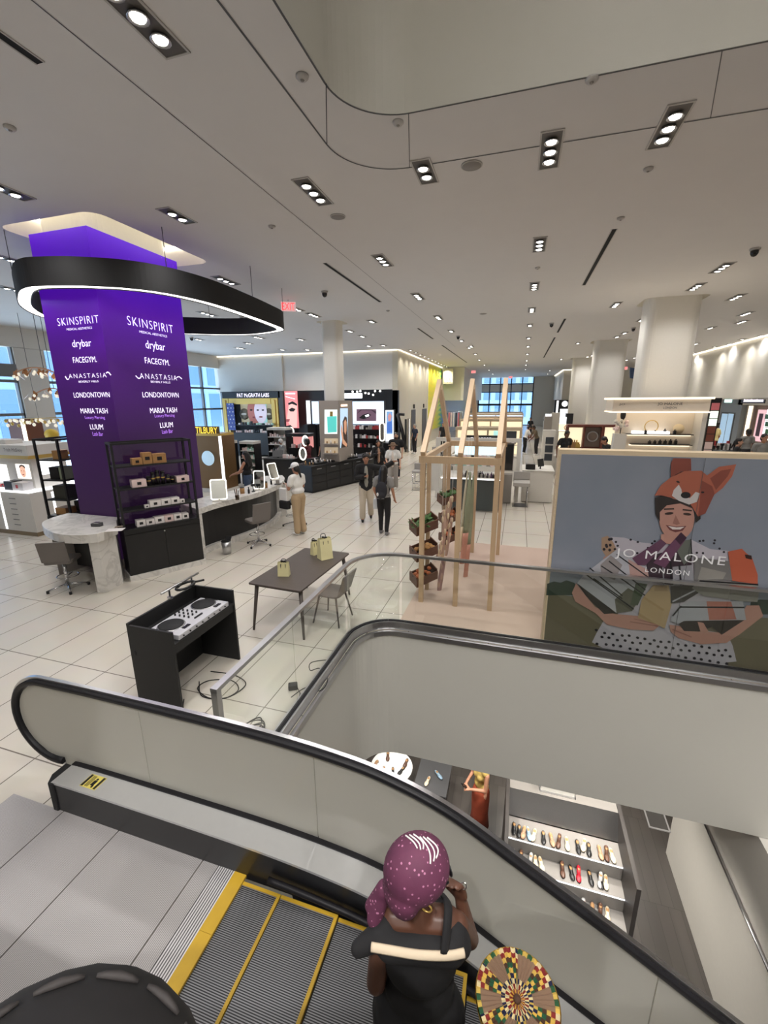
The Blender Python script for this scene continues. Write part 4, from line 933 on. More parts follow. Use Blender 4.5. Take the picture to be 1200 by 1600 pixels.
# cords on the floor
CORD = mat('black_cord', (22, 21, 22), rough=0.6)
def cord(name, label, pts, r=.006, k=8):
    tag(MB().tube(spline([(p[0], p[1], r + (p[2] if len(p) > 2 else 0)) for p in pts], k), r, 6).build(name, CORD), label, 'cable')
F2 = lambda *px: [tuple(at(x, y, 0).xy) for x, y in px]
cord('extension_cable', 'looped black cord under the open DJ booth', [(-3.3, 3.5), (-3.1, 3.3), (-2.85, 3.33), (-2.78, 3.5), (-2.95, 3.62), (-3.2, 3.55), (-3.22, 3.38, .013), (-2.98, 3.28, .013), (-2.8, 3.38), (-2.75, 3.6, .013), (-3.0, 3.72), (-3.3, 3.7)])
cord('extension_cable', 'black cord loop on the floor in front of the booth foot', [(-3.25, 3.2), (-3.05, 2.95), (-2.85, 2.85), (-2.75, 2.95), (-2.85, 3.08), (-3.1, 3.05), (-3.3, 3.15)])
co_ = []
for k in range(64):
    a = k * .5; co_.append((-2.22 + .10 * math.cos(a) + .02 * math.sin(k * .7), 2.86 + .20 * math.sin(a) * (1 + .1 * math.sin(k)), .004 + .0022 * k))
cord('cable_coil', 'coiled black cable lying behind the railing glass', co_, .006, 3)
cord('extension_cable', 'thin black cord curling behind the railing glass toward the table', F2((455, 1090), (478, 1075), (500, 1080), (512, 1062), (500, 1045), (485, 1048), (488, 1035), (530, 1030)), .005)
c = at(458, 1076); t = thing('power_adapter', 'black plug adapter on the floor behind the railing glass', 'power adapter', c); MB().cbox(c + UPV * .031, (.10, .08, .06), rz=.5).build('adapter_body', BLACK, t, bevel=.01); MB().tube([c + Vector((.05, 0, .03)), c + Vector((.12, -.06, .01)), c + Vector((.16, -.2, .006))], .005).build('cable', CORD, t)
# ================================================================= table with gift bags and a chair
WENGE = woodmat('dark_table_wood', (78, 68, 62), (62, 54, 49), (3, 40, 3))
tb = thing('dining_table', 'dark wooden table with splayed legs behind the railing', 'table', (-2.93, 5.42, 0), -0.05)
M = T[tb]
MB().rbox(-.41, .41, -.77, .77, .695, .72, .03, M=M).build('tabletop', WENGE, tb, bevel=.006)
mb = MB(); mb.box(-.33, .33, -.68, .68, .64, .694, M=M); mb.build('apron', WENGE, tb)
for sx in (-1, 1):
    for sy in (-1, 1): MB().cyl(M @ Vector((sx * .40, sy * .74, 0)), M @ Vector((sx * .34, sy * .66, .694)), .016, .030, 12).build('leg', WENGE, tb)
ch = thing('side_chair', 'grey shell chair pushed under the dark table, railing side', 'chair', (-2.42, 5.30, 0), PI / 2 - .1); M = T[ch]
SHELL = mat('grey_shell', (92, 88, 86), rough=0.5)
MB().rbox(-.21, .21, -.2, .22, .43, .46, .09, M=M).build('seat', SHELL, ch, bevel=.01)
MB().sweep([M @ Vector((0, -.2 - .02 * k, .47 + .06 * k)) for k in range(6)], [(-.2, -.008), (-.1, -.014), (.1, -.014), (.2, -.008), (.2, .006), (-.2, .006)], M.to_3x3() @ Vector((1, 0, 0))).build('backrest', SHELL, ch)
for sx in (-1, 1):
    for sy in (-1, 1): MB().cyl(M @ Vector((sx * .21, sy * .21, 0)), M @ Vector((sx * .13, sy * .13, .43)), .011, .016, 10).build('leg', WENGE, ch)
CREAM = mat('cream_paper', (214, 206, 158), rough=0.6)
def bag(px, w, d, h, rz, label):
    c = at(px[0], px[1], .72) + UPV * .0006; t = thing('gift_bag', label, 'gift bag', c, rz); M = T[t]
    mb = MB(); b = [(-w / 2, -d / 2, 0), (w / 2, -d / 2, 0), (w / 2, d / 2, 0), (-w / 2, d / 2, 0)]; tp = [(-w / 2 * .97, -d * .22, h), (w / 2 * .97, -d * .22, h), (w / 2 * .97, d * .22, h), (-w / 2 * .97, d * .22, h)]
    mid = [(-w / 2 * .93, 0, h * .0 + h), ]
    vs = [M @ Vector(v) for v in b + tp]; mb.add(vs, [(3, 2, 1, 0), (0, 1, 5, 4), (1, 2, 6, 5), (2, 3, 7, 6), (3, 0, 4, 7)]); mb.build('paper_bag', CREAM, t)
    for s_ in (-1, 1):
        MB().tube(spline([M @ Vector((-w * .2, s_ * d * .25, h * .88)), M @ Vector((-w * .17, s_ * d * .28, h * .55 if s_ < 0 else h * 1.15)), M @ Vector((w * .17, s_ * d * .28, h * .55 if s_ < 0 else h * 1.15)), M @ Vector((w * .2, s_ * d * .25, h * .88))], 6), .006, 6).build('handle', BLACK, t)
    mb = MB(); q = M @ Vector((0, 0, h)); mb.ell(q + Vector((-.02, 0, .012)), (.028, .014, .014), 8, 5); mb.ell(q + Vector((.022, .005, .012)), (.028, .014, .014), 8, 5); mb.cyl(q - UPV * .03, q + UPV * .012, .006); mb.build('ribbon_bow', BLACK, t)
bag((444, 899), .16, .09, .20, .25, 'cream gift bag with black cord handles, alone at the near end of the table')
bag((492, 866), .12, .09, .22, 1.2, 'narrow cream gift bag with black bow behind the biggest bag')
bag((508, 872), .20, .16, .33, .9, 'biggest cream gift bag with black bow at the far end of the table')
# ================================================================= pink mat, wooden garden house, crates, vegetable props
MAT = mat('pink_carpet', (190, 168, 154), rough=0.95, noise=0.06, nscale=120)
tag(MB().box(-1.46, 4.6, 5.46, 9.4, 0.0005, 0.012).build('floor_mat', MAT), 'pinkish beige display mat under the wooden house frame', 'mat')
PINE = woodmat('pine_wood', (196, 170, 138), (180, 152, 120), (40, 40, 2)); PALE = woodmat('pale_pine', (212, 188, 160), (198, 172, 140), (30, 3, 30))
hx = (-1.30, -0.76, -0.24); y0, y1, yr, ze, zr = 6.20, 8.75, 7.48, 2.30, 3.38
t = thing('garden_house_frame', 'open pine house frame with three gables on the pink mat', 'display frame', (-.77, 7.4, .012))
w = .035
for i, x in enumerate(hx):
    for y in (y0, y1): MB().box(x - w, x + w, y - w, y + w, .0125, ze - .08 if y == y0 or True else ze).build('post', PINE, t)
    for y in (y0, y1):
        d = Vector((0, yr - y, zr - ze)); L = d.length; sg = 1 if y == y0 else -1
        M = Matrix.Translation((x, y, ze)) @ Matrix.Rotation(math.atan2(d.z, d.y), 4, 'X')
        MB().box(-w, w, 0.02, L - .01 if sg > 0 else L - .05, -.0, .09, M=M).build('rafter', PALE, t)
for y in (y0, y1): MB().box(hx[0] - w - .02, hx[2] + w + .02, y - w, y + w, ze - .079, ze + .02).build('top_beam', PINE, t)
for x in (hx[0], hx[2]): MB().box(x - w + .005, x + w - .005, y0 + w + .001, y1 - w - .001, ze - .075, ze + .015).build('side_beam', PALE, t)
MB().box(hx[0] - w + .005, hx[0] + w - .005, 6.64, 6.70, .0125, ze - .076).build('rack_post', PINE, t); MB().box(hx[0] - w + .005, hx[0] + w - .005, 8.2, 8.26, .0125, ze - .076).build('rack_post', PINE, t)
CRATE = woodmat('crate_wood', (112, 76, 58), (84, 56, 44), (3, 30, 30)); SOIL = mat('soil', (60, 44, 34), rough=0.9, noise=.3, nscale=60)
LEAF = mat('leaf_green', (84, 122, 66), rough=0.6, noise=.25, nscale=30); POT = mat('potato_skin', (196, 148, 92), rough=0.7, noise=.2, nscale=30); CARR = mat('carrot_orange', (184, 104, 62), rough=0.6)
def crate(c, rz, kind, label, s=1.0):
    t = thing('wooden_crate', label, 'crate', c, rz); M = T[t] @ Matrix.Rotation(-.22, 4, 'Y') @ Matrix.Rotation(.30, 4, 'X') @ Matrix.Scale(s, 4)
    L, Dp, h = .40, .22, .17
    MB().box(-L / 2, L / 2, -Dp / 2, -Dp / 2 + .012, 0, h, M=M).build('side_board', CRATE, t); MB().box(-L / 2, L / 2, Dp / 2 - .012, Dp / 2, 0, h, M=M).build('side_board', CRATE, t)
    for s_ in (-1, 1):
        e = MB(); a, b = (s_ * L / 2, s_ * (L / 2 - .012)); e.box(min(a, b), max(a, b), -Dp / 2 + .0125, Dp / 2 - .0125, 0, h + .04, M=M); eb = e.build('end_board', CRATE, t)
        MB().cyl(M @ Vector((s_ * (L / 2 + .001), 0, h)), M @ Vector((s_ * (L / 2 + .003), 0, h)), .018, n=12).build('hand_hole', MATBLACK, eb)
    MB().box(-L / 2 + .0125, L / 2 - .0125, -Dp / 2 + .0125, Dp / 2 - .0125, 0, .11, M=M).build('soil_bed', SOIL, t)
    rng = random.Random(int(abs(c[2]) * 1000) + int(c[1] * 77))
    if kind == 'herb':
        for k in range(9):
            q = Vector((rng.uniform(-.16, .16), rng.uniform(-.07, .07), .11)); mb = MB()
            for j in range(10):
                a = rng.uniform(0, 2 * PI); d = Vector((math.cos(a), math.sin(a), rng.uniform(.3, 1.2))).normalized(); u = d.cross(UPV).normalized() * .022; p0 = q + d * .02; p1 = q + d * rng.uniform(.05, .10); p2 = p1 + d * .05 - UPV * .01
                mb.add([M @ v for v in (p0, p1 + u, p2, p1 - u)], [(0, 1, 2, 3)])
            mb.build('herb_plant', LEAF, t)
    else:
        m = POT if kind == 'potato' else CARR
        for k in range(14):
            q = M @ Vector((rng.uniform(-.16, .16), rng.uniform(-.075, .075), rng.uniform(.11, .17))); r = rng.uniform(.025, .04)
            o = MB().ell(q, (r * 1.25, r, r), 9, 6).build('potato' if kind == 'potato' else 'carrot', m)
            tag(o, 'lumpy golden potato heaped in the middle left crate' if kind == 'potato' else ('orange carrot heaped in the lowest left crate' if s == 1.0 and c[1] < 7 else 'orange vegetable heaped in a rear crate of the pine frame'), 'vegetable', ('potatoes in the middle crate' if kind == 'potato' else ('carrots in the lowest crate' if c[1] < 7 else 'vegetables in the rear crates')))
    return t
Yc = 6.42
for (px, py), kind, lb in (((662, 826), 'herb', 'brown wooden crate of green herbs, top of the left three'), ((662, 866), 'potato', 'brown wooden crate of golden potatoes, middle of the left three'), ((662, 905), 'carrot', 'brown wooden crate of orange carrots, lowest of the left three')):
    crate(atY(px, py, Yc), .75, kind, lb)
for (px, py), kind, lb in (((700, 782), 'herb', 'rear wooden crate of herbs, highest behind the frame posts'), ((702, 812), 'carrot', 'rear wooden crate, middle one behind the asparagus props'), ((702, 842), 'carrot', 'rear wooden crate, lowest behind the asparagus props')):
    crate(atY(px, py, 8.25), .75, kind, lb, .95)
# hanging oversized vegetables
ASP = mat('asparagus_cream', (196, 170, 146), rough=0.55, noise=.15, nscale=12, c2=(164, 128, 122)); ASPT = mat('asparagus_tip', (216, 196, 164), rough=0.55); LEEK = mat('leek_green', (146, 152, 126), rough=0.55, noise=.12, nscale=10); RHUB = mat('rhubarb_pink', (190, 136, 118), rough=0.55)
def spear(px, label, r, Y, m, mt):
    q = [atY(x, y, Y) for x, y in px]; t = thing('asparagus_prop', label, 'vegetable prop', q[-1]); c = spline(q, 6); n = len(c)
    MB().tube(c, [r * (.35 + .75 * math.sin(PI * min(1, (k + 3) / (n + 3) * .75 + .1))) for k in range(n)], 10, flat=.6).build('stalk', m, t)
    for k in range(4):
        p = c[int(n * (.08 + .2 * k))]; d = (c[0] - c[-1]).normalized(); mb = MB(); mb.ell(p + Vector((.018 * (-1) ** k, -.03, 0)), (r * .5, r * .3, r * 1.5), 8, 6); mb.build('scale_leaf', mt, t)
    MB().tube([c[0], Vector((c[0].x, c[0].y, ze - .02))], .002, 5).build('hanging_thread', WHITE, t)
spear(((706, 776), (699, 806), (691, 850)), 'tall cream asparagus prop leaning highest behind the crates', .038, 6.75, ASP, ASPT)
spear(((693, 797), (694, 830), (690, 865)), 'shorter cream asparagus prop left of the tall one', .036, 6.7, ASP, ASPT)
spear(((706, 809), (702, 835), (697, 868)), 'slim asparagus prop right of the tall one', .03, 6.9, ASP, ASPT)
spear(((690, 845), (687, 862), (682, 872)), 'small asparagus prop with mauve base beside the carrot crate', .03, 6.62, ASPT, ASP)
spear(((694, 872), (689, 900), (685, 934)), 'long mauve asparagus stalk prop nearest the floor', .045, 6.7, mat('mauve_stalk', (158, 126, 124), rough=.55), ASP)
def blade(px, label, r, Y, m, m2):
    q = [atY(x, y, Y) for x, y in px]; t = thing('leek_prop', label, 'vegetable prop', q[-1]); c = spline(q, 6); n = len(c)
    MB().tube(c[:n * 2 // 3], [r * (.3 + .7 * min(1, k / 6)) for k in range(n * 2 // 3)], 10, flat=.45).build('leaf_blade', m, t)
    MB().tube(c[n * 2 // 3 - 1:], r * .98, 10, flat=.5).build('stem', m2, t)
    MB().tube([c[0], Vector((c[0].x, c[0].y, ze + .2))], .002, 5).build('hanging_thread', WHITE, t)
blade(((731, 733), (726, 780), (722, 830), (719, 862)), 'long cream and green leek prop hanging left in the frame', .035, 7.3, mat('leek_cream', (196, 188, 164), rough=.55), ASPT)
blade(((735, 738), (731, 790), (727, 840), (722, 880)), 'green leek prop with pink stem hanging in the middle of the frame', .06, 7.3, LEEK, RHUB)
blade(((740, 742), (736, 800), (731, 860), (726, 916)), 'pink rhubarb prop with green top hanging beside the leek', .05, 7.4, LEEK, RHUB)
# ================================================================= fragrance billboard wall behind the railing
BX, BYF, BZ = 0.47, 5.40, 2.54
OAK = woodmat('pale_oak', (206, 188, 160), (190, 170, 140), (3, 3, 30))
t = thing('billboard_wall', 'big freestanding billboard with an oak rim showing a smiling person in a fox hat', 'billboard', (2.3, BYF + .1, 0.012))
MB().box(BX, 4.5, BYF + .012, BYF + .22, .0125, BZ).build('oak_case', OAK, t)
_pc = {}
PM = [mat('print_sky', (136, 137, 148), rough=0.35, noise=.2, nscale=1.3, c2=(100, 112, 126))]
def pm(c):
    g_ = sum(c) / 3; c = tuple(int((v * .86 + g_ * .14) * .88) for v in c)
    if c not in _pc:
        _pc[c] = len(PM); PM.append(mat('print_%d_%d_%d' % c, c, rough=0.35, spec=0.35))
    return _pc[c]
pb = MB(); lay = [8]
def C(x, y): return 840 + x * .3, 690 + y * .3
def shp(pts, c, raw=False):
    lay[0] += 1; Y = BYF - .0001 * lay[0]
    pb.poly([(lambda v: Vector((min(v.x, 4.42), v.y, max(.09, min(BZ - .06, v.z)))))(atY(*C(*p), BYF) + Vector((0, Y - BYF, 0))) for p in pts], pm(c))
def elp(x, y, rx, ry, c, n=16, a=0):
    ca, sa = math.cos(a), math.sin(a)
    shp([(x + rx * math.cos(2 * PI * k / n) * ca - ry * math.sin(2 * PI * k / n) * sa, y + rx * math.cos(2 * PI * k / n) * sa + ry * math.sin(2 * PI * k / n) * ca) for k in range(n)], c)
def line(a, b, w_, c):
    d = Vector((b[0] - a[0], b[1] - a[1])).normalized(); n = Vector((-d.y, d.x)) * w_; shp([(a[0] + n.x, a[1] + n.y), (b[0] + n.x, b[1] + n.y), (b[0] - n.x, b[1] - n.y), (a[0] - n.x, a[1] - n.y)], c)
pb.box(BX + .03, 4.44, BYF - .0004, BYF + .0118, .09, BZ - .05, mi=0)
SKN = (196, 142, 126); SKD = (166, 112, 100); BK = (34, 34, 38); WB = (178, 178, 188)
pb.poly([Vector((BX + .03, BYF - .0005, .09)), Vector((4.44, BYF - .0005, .09)), Vector((4.44, BYF - .0005, .74)), Vector((BX + .03, BYF - .0005, .74))], pm((122, 112, 90)))
shp([(45, 800), (50, 740), (85, 728), (120, 735), (150, 722), (190, 735), (220, 770), (225, 800)], (56, 74, 62)); shp([(1100, 900), (1110, 835), (1160, 822), (1240, 826), (1330, 815), (1330, 900)], (56, 74, 62))
DR = (190, 184, 196); DOT_ = (44, 40, 48)
shp([(380, 495), (450, 500), (540, 525), (640, 535), (800, 510), (900, 560), (1000, 570), (1010, 650), (1000, 960), (420, 960), (410, 600)], DR)
shp([(333, 500), (365, 490), (395, 525), (420, 580), (360, 605), (332, 560)], (176, 142, 116)); shp([(345, 600), (425, 575), (440, 640), (330, 650)], SKN)
shp([(345, 930), (305, 1000), (283, 1045), (340, 1075), (348, 1110), (600, 1155), (980, 1212), (985, 1150), (1036, 1145), (1015, 1060), (985, 1000), (700, 960)], DR)
rng = random.Random(5)
for k in range(26): elp(rng.uniform(400, 980), rng.uniform(505, 585), 7, 6, DOT_, 7)
for k in range(7): elp(rng.uniform(345, 385), rng.uniform(505, 575), 8, 8, DOT_, 7)
for r_ in range(6):
    for c_ in range(17):
        x = 310 + c_ * 42 + (r_ % 2) * 20; y = 985 + r_ * 31 + c_ * 6.5
        if x < 1010: elp(x + rng.uniform(-5, 5), min(y + rng.uniform(-5, 5), 1200), 9, 7, DOT_, 7, .3)
shp([(200, 735), (178, 785), (195, 830), (300, 890), (360, 950), (480, 975), (600, 982), (634, 955), (600, 930), (520, 905), (400, 895), (300, 860), (250, 800)], SKN)
shp([(1150, 850), (1172, 905), (1050, 1000), (980, 1045), (850, 1052), (730, 1020), (690, 985), (684, 950), (740, 958), (850, 985), (960, 992), (1040, 930), (1085, 850)], SKN)
line((480, 935), (625, 958), 3, SKD); line((500, 920), (610, 945), 2, SKD); line((700, 975), (800, 1015), 3, SKD)
shp([(205, 735), (240, 740), (415, 890), (345, 895), (250, 800)], (50, 46, 44))
shp([(240, 690), (330, 620), (410, 560), (470, 580), (600, 690), (590, 715), (540, 800), (490, 880), (410, 890), (205, 735)], WB)
shp([(470, 610), (600, 680), (585, 715), (480, 700)], (190, 150, 142)); shp([(400, 820), (470, 760), (540, 800), (490, 880), (410, 890)], (108, 106, 92)); shp([(325, 640), (380, 590), (440, 640), (400, 720), (330, 690)], (150, 142, 142)); shp([(510, 730), (570, 740), (520, 850), (480, 850)], (84, 96, 76))
for a_, b_ in (((245, 685), (500, 870)), ((270, 655), (440, 800)), ((290, 710), (440, 815)), ((330, 645), (470, 735)), ((370, 620), (560, 770)), ((410, 585), (590, 715)), ((460, 730), (560, 800))): line(a_, b_, 3.2, BK)
shp([(560, 600), (700, 560), (800, 520), (800, 745), (690, 745), (580, 720)], (62, 46, 56)); shp([(720, 560), (745, 515), (796, 507), (796, 600), (760, 640)], (106, 112, 104)); line((796, 505), (800, 600), 3, BK)
shp([(700, 650), (800, 640), (815, 740), (705, 745)], (150, 150, 158)); line((690, 620), (695, 745), 5, BK); line((735, 640), (745, 745), 5, BK); line((650, 630), (655, 745), 3, (150, 150, 158))
shp([(600, 745), (680, 745), (690, 800), (700, 830), (660, 970), (620, 950), (520, 915), (540, 820)], (190, 160, 118)); shp([(610, 745), (670, 745), (675, 775), (605, 775)], (172, 142, 104))
shp([(690, 750), (830, 745), (860, 770), (760, 830), (690, 840)], (74, 70, 66)); line((700, 830), (840, 760), 4, WB)
shp([(812, 600), (1000, 620), (1010, 720), (860, 712), (812, 745)], (120, 118, 116)); shp([(850, 650), (980, 680), (960, 715), (830, 715)], (150, 146, 140))
shp([(988, 570), (1060, 555), (1085, 580), (1112, 600), (1142, 690), (1142, 740), (1010, 722)], (200, 92, 62)); shp([(1075, 585), (1110, 590), (1112, 612), (1080, 605)], (60, 40, 36))
shp([(800, 760), (840, 712), (1140, 738), (1150, 775), (1140, 832), (1060, 828), (860, 800)], (152, 148, 142)); line((840, 722), (1145, 742), 4, BK); line((835, 745), (1148, 772), 3, BK)
shp([(697, 900), (740, 850), (790, 828), (1065, 828), (1082, 925), (760, 930), (730, 948), (690, 930)], WB); shp([(876, 828), (1004, 830), (1032, 922), (890, 926)], (190, 116, 100)); line((740, 858), (1072, 860), 4, BK); line((700, 905), (745, 852), 4, BK)
shp([(732, 945), (760, 930), (1072, 926), (955, 1002), (905, 960), (840, 985), (760, 982)], (58, 52, 48)); shp([(830, 935), (860, 940), (890, 990), (845, 985)], SKN)
shp([(640, 480), (740, 470), (745, 530), (640, 530)], SKN)
elp(722, 400, 92, 112, SKN, 22)
shp([(608, 290), (640, 280), (840, 330), (846, 400), (820, 420), (812, 350), (740, 320), (670, 330), (634, 365), (634, 415), (612, 375)], (54, 46, 44))
elp(682, 372, 24, 7, (60, 44, 42), 10, -.1); elp(776, 376, 22, 7, (60, 44, 42), 10, .1); line((655, 350), (708, 348), 4, (62, 48, 44)); line((752, 352), (800, 358), 4, (62, 48, 44))
shp([(716, 380), (738, 425), (722, 432), (700, 424)], SKD); shp([(664, 432), (720, 440), (772, 436), (752, 462), (715, 470), (684, 458)], (120, 62, 62)); shp([(676, 437), (720, 444), (762, 441), (740, 455), (700, 455)], (226, 216, 212))
FX_ = (184, 98, 74); FD = (146, 72, 58)
shp([(690, 185), (692, 110), (705, 80), (760, 76), (797, 78), (797, 150), (745, 155)], FD); shp([(872, 180), (940, 130), (1030, 117), (1008, 180), (960, 240), (915, 275)], FX_); shp([(895, 190), (950, 150), (1005, 140), (985, 180), (925, 250)], FD)
shp([(606, 280), (640, 225), (690, 185), (760, 152), (850, 150), (890, 185), (918, 270), (870, 372), (832, 388), (790, 320), (700, 292), (640, 278)], FX_); shp([(850, 200), (905, 230), (918, 270), (870, 372), (832, 388), (840, 320)], FD)
shp([(732, 222), (706, 250), (696, 280), (730, 305), (785, 326), (825, 312), (843, 268), (820, 260), (790, 292), (752, 285), (745, 245)], (206, 200, 200)); elp(768, 277, 26, 17, BK, 14); elp(728, 208, 10, 5, BK, 8, .4); elp(856, 262, 9, 5, BK, 8)
shp([(490, 605), (640, 505), (668, 528), (560, 640), (520, 640)], (104, 64, 92)); shp([(600, 628), (742, 470), (774, 498), (660, 655)], (112, 68, 98)); shp([(745, 470), (774, 498), (740, 535), (712, 505)], (70, 44, 64))
pb.build('printed_picture', PM, t)

YB = BYF - .0001 * (lay[0] + 12)
def bt(s, x0, x1, y, h):
    a = atY(*C(x0, y), YB); b = atY(*C(x1, y), YB); c = atY(*C((x0 + x1) / 2, y + 16), YB); d = atY(*C((x0 + x1) / 2, y + 16 + h), YB)
    text(s, Vector(((a.x + b.x) / 2, YB, c.z)), (1, 0, 0), UPV, mat('print_letters', (226, 226, 228), rough=.4), t, width=b.x - a.x, height=abs(c.z - d.z), depth=.0005, spacing=1.2)
bt('JO MALONE', 404, 985, 590, 58); bt('LONDON', 562, 795, 660, 26)
for x in (1.92,):
    MB().box(x - .002, x + .002, YB - .001, YB, .09, BZ - .05).build('panel_joint', DGREY, t)
# ================================================================= shops and counters in the background
def bxp(x0, x1, y0, y1, z0, z1, name, m, t, bevel=0.0): return MB().box(x0, x1, y0, y1, z0, z1).build(name, m, t, bevel=bevel)
def pxY(x0, x1, y0, y1, Y):                # pixel rectangle -> x0, x1, z0, z1 on the plane Y
    a = atY(x0, (y0 + y1) / 2, Y); b = atY(x1, (y0 + y1) / 2, Y); c = atY((x0 + x1) / 2, y0, Y); d = atY((x0 + x1) / 2, y1, Y)
    return a.x, b.x, d.z, c.z
def quad(pts, Y, name, m, t, dy=0.0):      # flat printed shape on a vertical plane, from pixel outline
    return MB().poly([atY(x, y, Y) + Vector((0, -dy, 0)) for x, y in pts]).build(name, m, t)
_pr = {}
def goods(n, x0, x1, y, z, label, group, cat='cosmetic box', cols=None, hmin=.05, hmax=.12, depth=.06, rz=0.0, name='cosmetic_box', axis='x', rnd=None):
    """n small boxes or bottles standing in a row: one object each, copies share their mesh"""
    rng = rnd or random.Random(int(abs(x0 * 31 + y * 17 + z * 101)))
    cols = cols or [WHITEB, PINKB, BLKCARD]
    for k in range(n):
        m = rng.choice(cols); h = rng.choice((hmin, (hmin + hmax) / 2, hmax)); key = (m.name, round(h, 3), depth, name)
        u = x0 + (x1 - x0) * (k + .5) / n; p = Vector((u, y, z)) if axis == 'x' else Vector((y, u, z))
        if key not in _pr:
            w = depth * .45
            mb = MB(); mb.box(-w, w, -depth / 2, depth / 2, .0005, h * .72 if 'bottle' in name else h)
            if 'bottle' in name: mb.cyl((0, 0, h * .72), (0, 0, h), w * .5, n=8)
            o = mb.build(name, m); _pr[key] = o
        else: o = _pr[key].copy(); COL.objects.link(o)
        o.location = p; o.rotation_euler = (0, 0, rz); tag(o, label, cat, group)
PINKLIT = mat('pink_print', (214, 120, 128), rough=.5); MINT = mat('mint_card', (168, 206, 190), rough=.5); REDP = mat('red_card', (176, 58, 60), rough=.5)
SCR = lambda n, c, e=0.55: emis('screen_' + n, c, e)
# ---- make-up booth with gold frame under the white wall
Y = 23.0
def zpx(x, y, Y): return atY(x, y, Y).z
t = thing('makeup_booth', 'gold framed makeup booth with white sign letters under the white wall', 'shop booth', (atY(392, 650, Y).x, Y + .4, 0))
x0, x1, z0, z1 = pxY(347, 437, 612, 622, Y); bxp(x0, x1, Y, Y + .8, z0, z1, 'sign_board', BLACK, t)
text('PAT McGRATH LABS', atY(395, 617.5, Y - .02), (1, 0, 0), UPV, LETW, t, width=(atY(420, 617, Y).x - atY(370, 617, Y).x), height=.22)
gx0, gx1, gz0, gz1 = pxY(350, 436, 622, 700, Y); gz0 = 0.9
mb = MB(); mb.box(gx0, gx0 + .45, Y, Y + .2, .1, gz1); mb.box(gx1 - .45, gx1, Y, Y + .2, .1, gz1); mb.box(gx0 + .45, gx1 - .45, Y, Y + .2, gz1 - .35, gz1); mb.box(gx0 + .15, gx0 + .3, Y - .06, Y, .1, gz1 - .1); mb.box(gx1 - .3, gx1 - .15, Y - .06, Y, .1, gz1 - .1)
mb.build('gold_frame', GOLD, t, bevel=.03)
a, b, c, d = pxY(357, 368, 630, 672, Y); bxp(a, b, Y - .1, Y - .061, c, d, 'pattern_panel', tilemat('pattern_tile', (220, 224, 236), (60, 76, 150), .22, .22, .07, rough=.4, vary=.5, offset=.5, rotx=PI / 2), t)
a, b, c, d = pxY(372, 429, 629, 663, Y); bxp(a, b, Y + .3, Y + .34, c, d, 'back_panel', mat('booth_olive', (168, 160, 132), rough=.5, emit=.25), t); bxp(a, b, Y + .2, Y + .3, d - .06, d, 'light_strip', LIT, t)
for px in (382, 420):
    q = atY(px, 647, Y + .3); e = MB().lathe([(0, 0), (.34, 0), (.30, .04), (0, .05)], q, 22, M=Matrix.Rotation(PI / 2, 3, 'X')).build('round_emblem', mat('emblem_bronze', (112, 104, 88), rough=.4, metal=.4), t)
    MB().ell(q + Vector((0, -.06, 0)), (.2, .02, .07), 12, 6).build('emblem_relief', WHITE, e)
a, b, c, d = pxY(390, 413, 630, 663, Y); pic = bxp(a, b, Y + .2, Y + .29, c, d, 'picture_panel', SCR('teal', (136, 186, 190)), t)
def face(cx, cy, r, skin, dark, Y, t, turn=0):
    mb = MB(); mb.ell(atY(cx, cy, Y), (r * .62, .004, r), 16, 10); o = mb.build('printed_face', skin, t)
    for s_ in (-1, 1):
        q = atY(cx, cy, Y) + Vector((s_ * r * .25 + turn * r * .15, -.005, r * .12)); MB().ell(q, (r * .13, .003, r * .06), 8, 5).build('printed_eye', dark, o)
    q = atY(cx, cy, Y) + Vector((turn * r * .15, -.005, -r * .45)); MB().ell(q, (r * .2, .003, r * .07), 8, 5).build('printed_mouth', mat('lip_print', (150, 60, 66), rough=.5), o)
face(397, 643, .75, SCR('skin_brown', (150, 96, 90), .4), MATBLACK, Y + .19, t); face(407, 643, .7, SCR('skin_pale', (196, 190, 206), .4), MATBLACK, Y + .18, t)
# counter shelves of the booth
a, b, c, d = pxY(370, 430, 663, 692, Y - .3); bxp(a, b, Y - .9, Y - .1, .1, 1.35, 'counter_body', BLACK, t); 
for k, z in enumerate((1.36, 1.75)): bxp(a, b, Y - .3 - k * .0, Y - .11, z, z + .03, 'shelf_board', DGREY, t)
goods(16, a + .1, b - .1, Y - .5, 1.351, 'tiny makeup item on the counter of the gold framed booth', 'makeup on the gold booth counter', cols=[WHITEB, BLKCARD, PINKB], depth=.12, hmin=.1, hmax=.2)
goods(12, a + .1, b - .1, Y - .2, 1.781, 'tiny makeup item on the upper shelf of the gold framed booth', 'makeup on the gold booth shelf', cols=[WHITEB, BLKCARD, MINT], depth=.12, hmin=.1, hmax=.2)
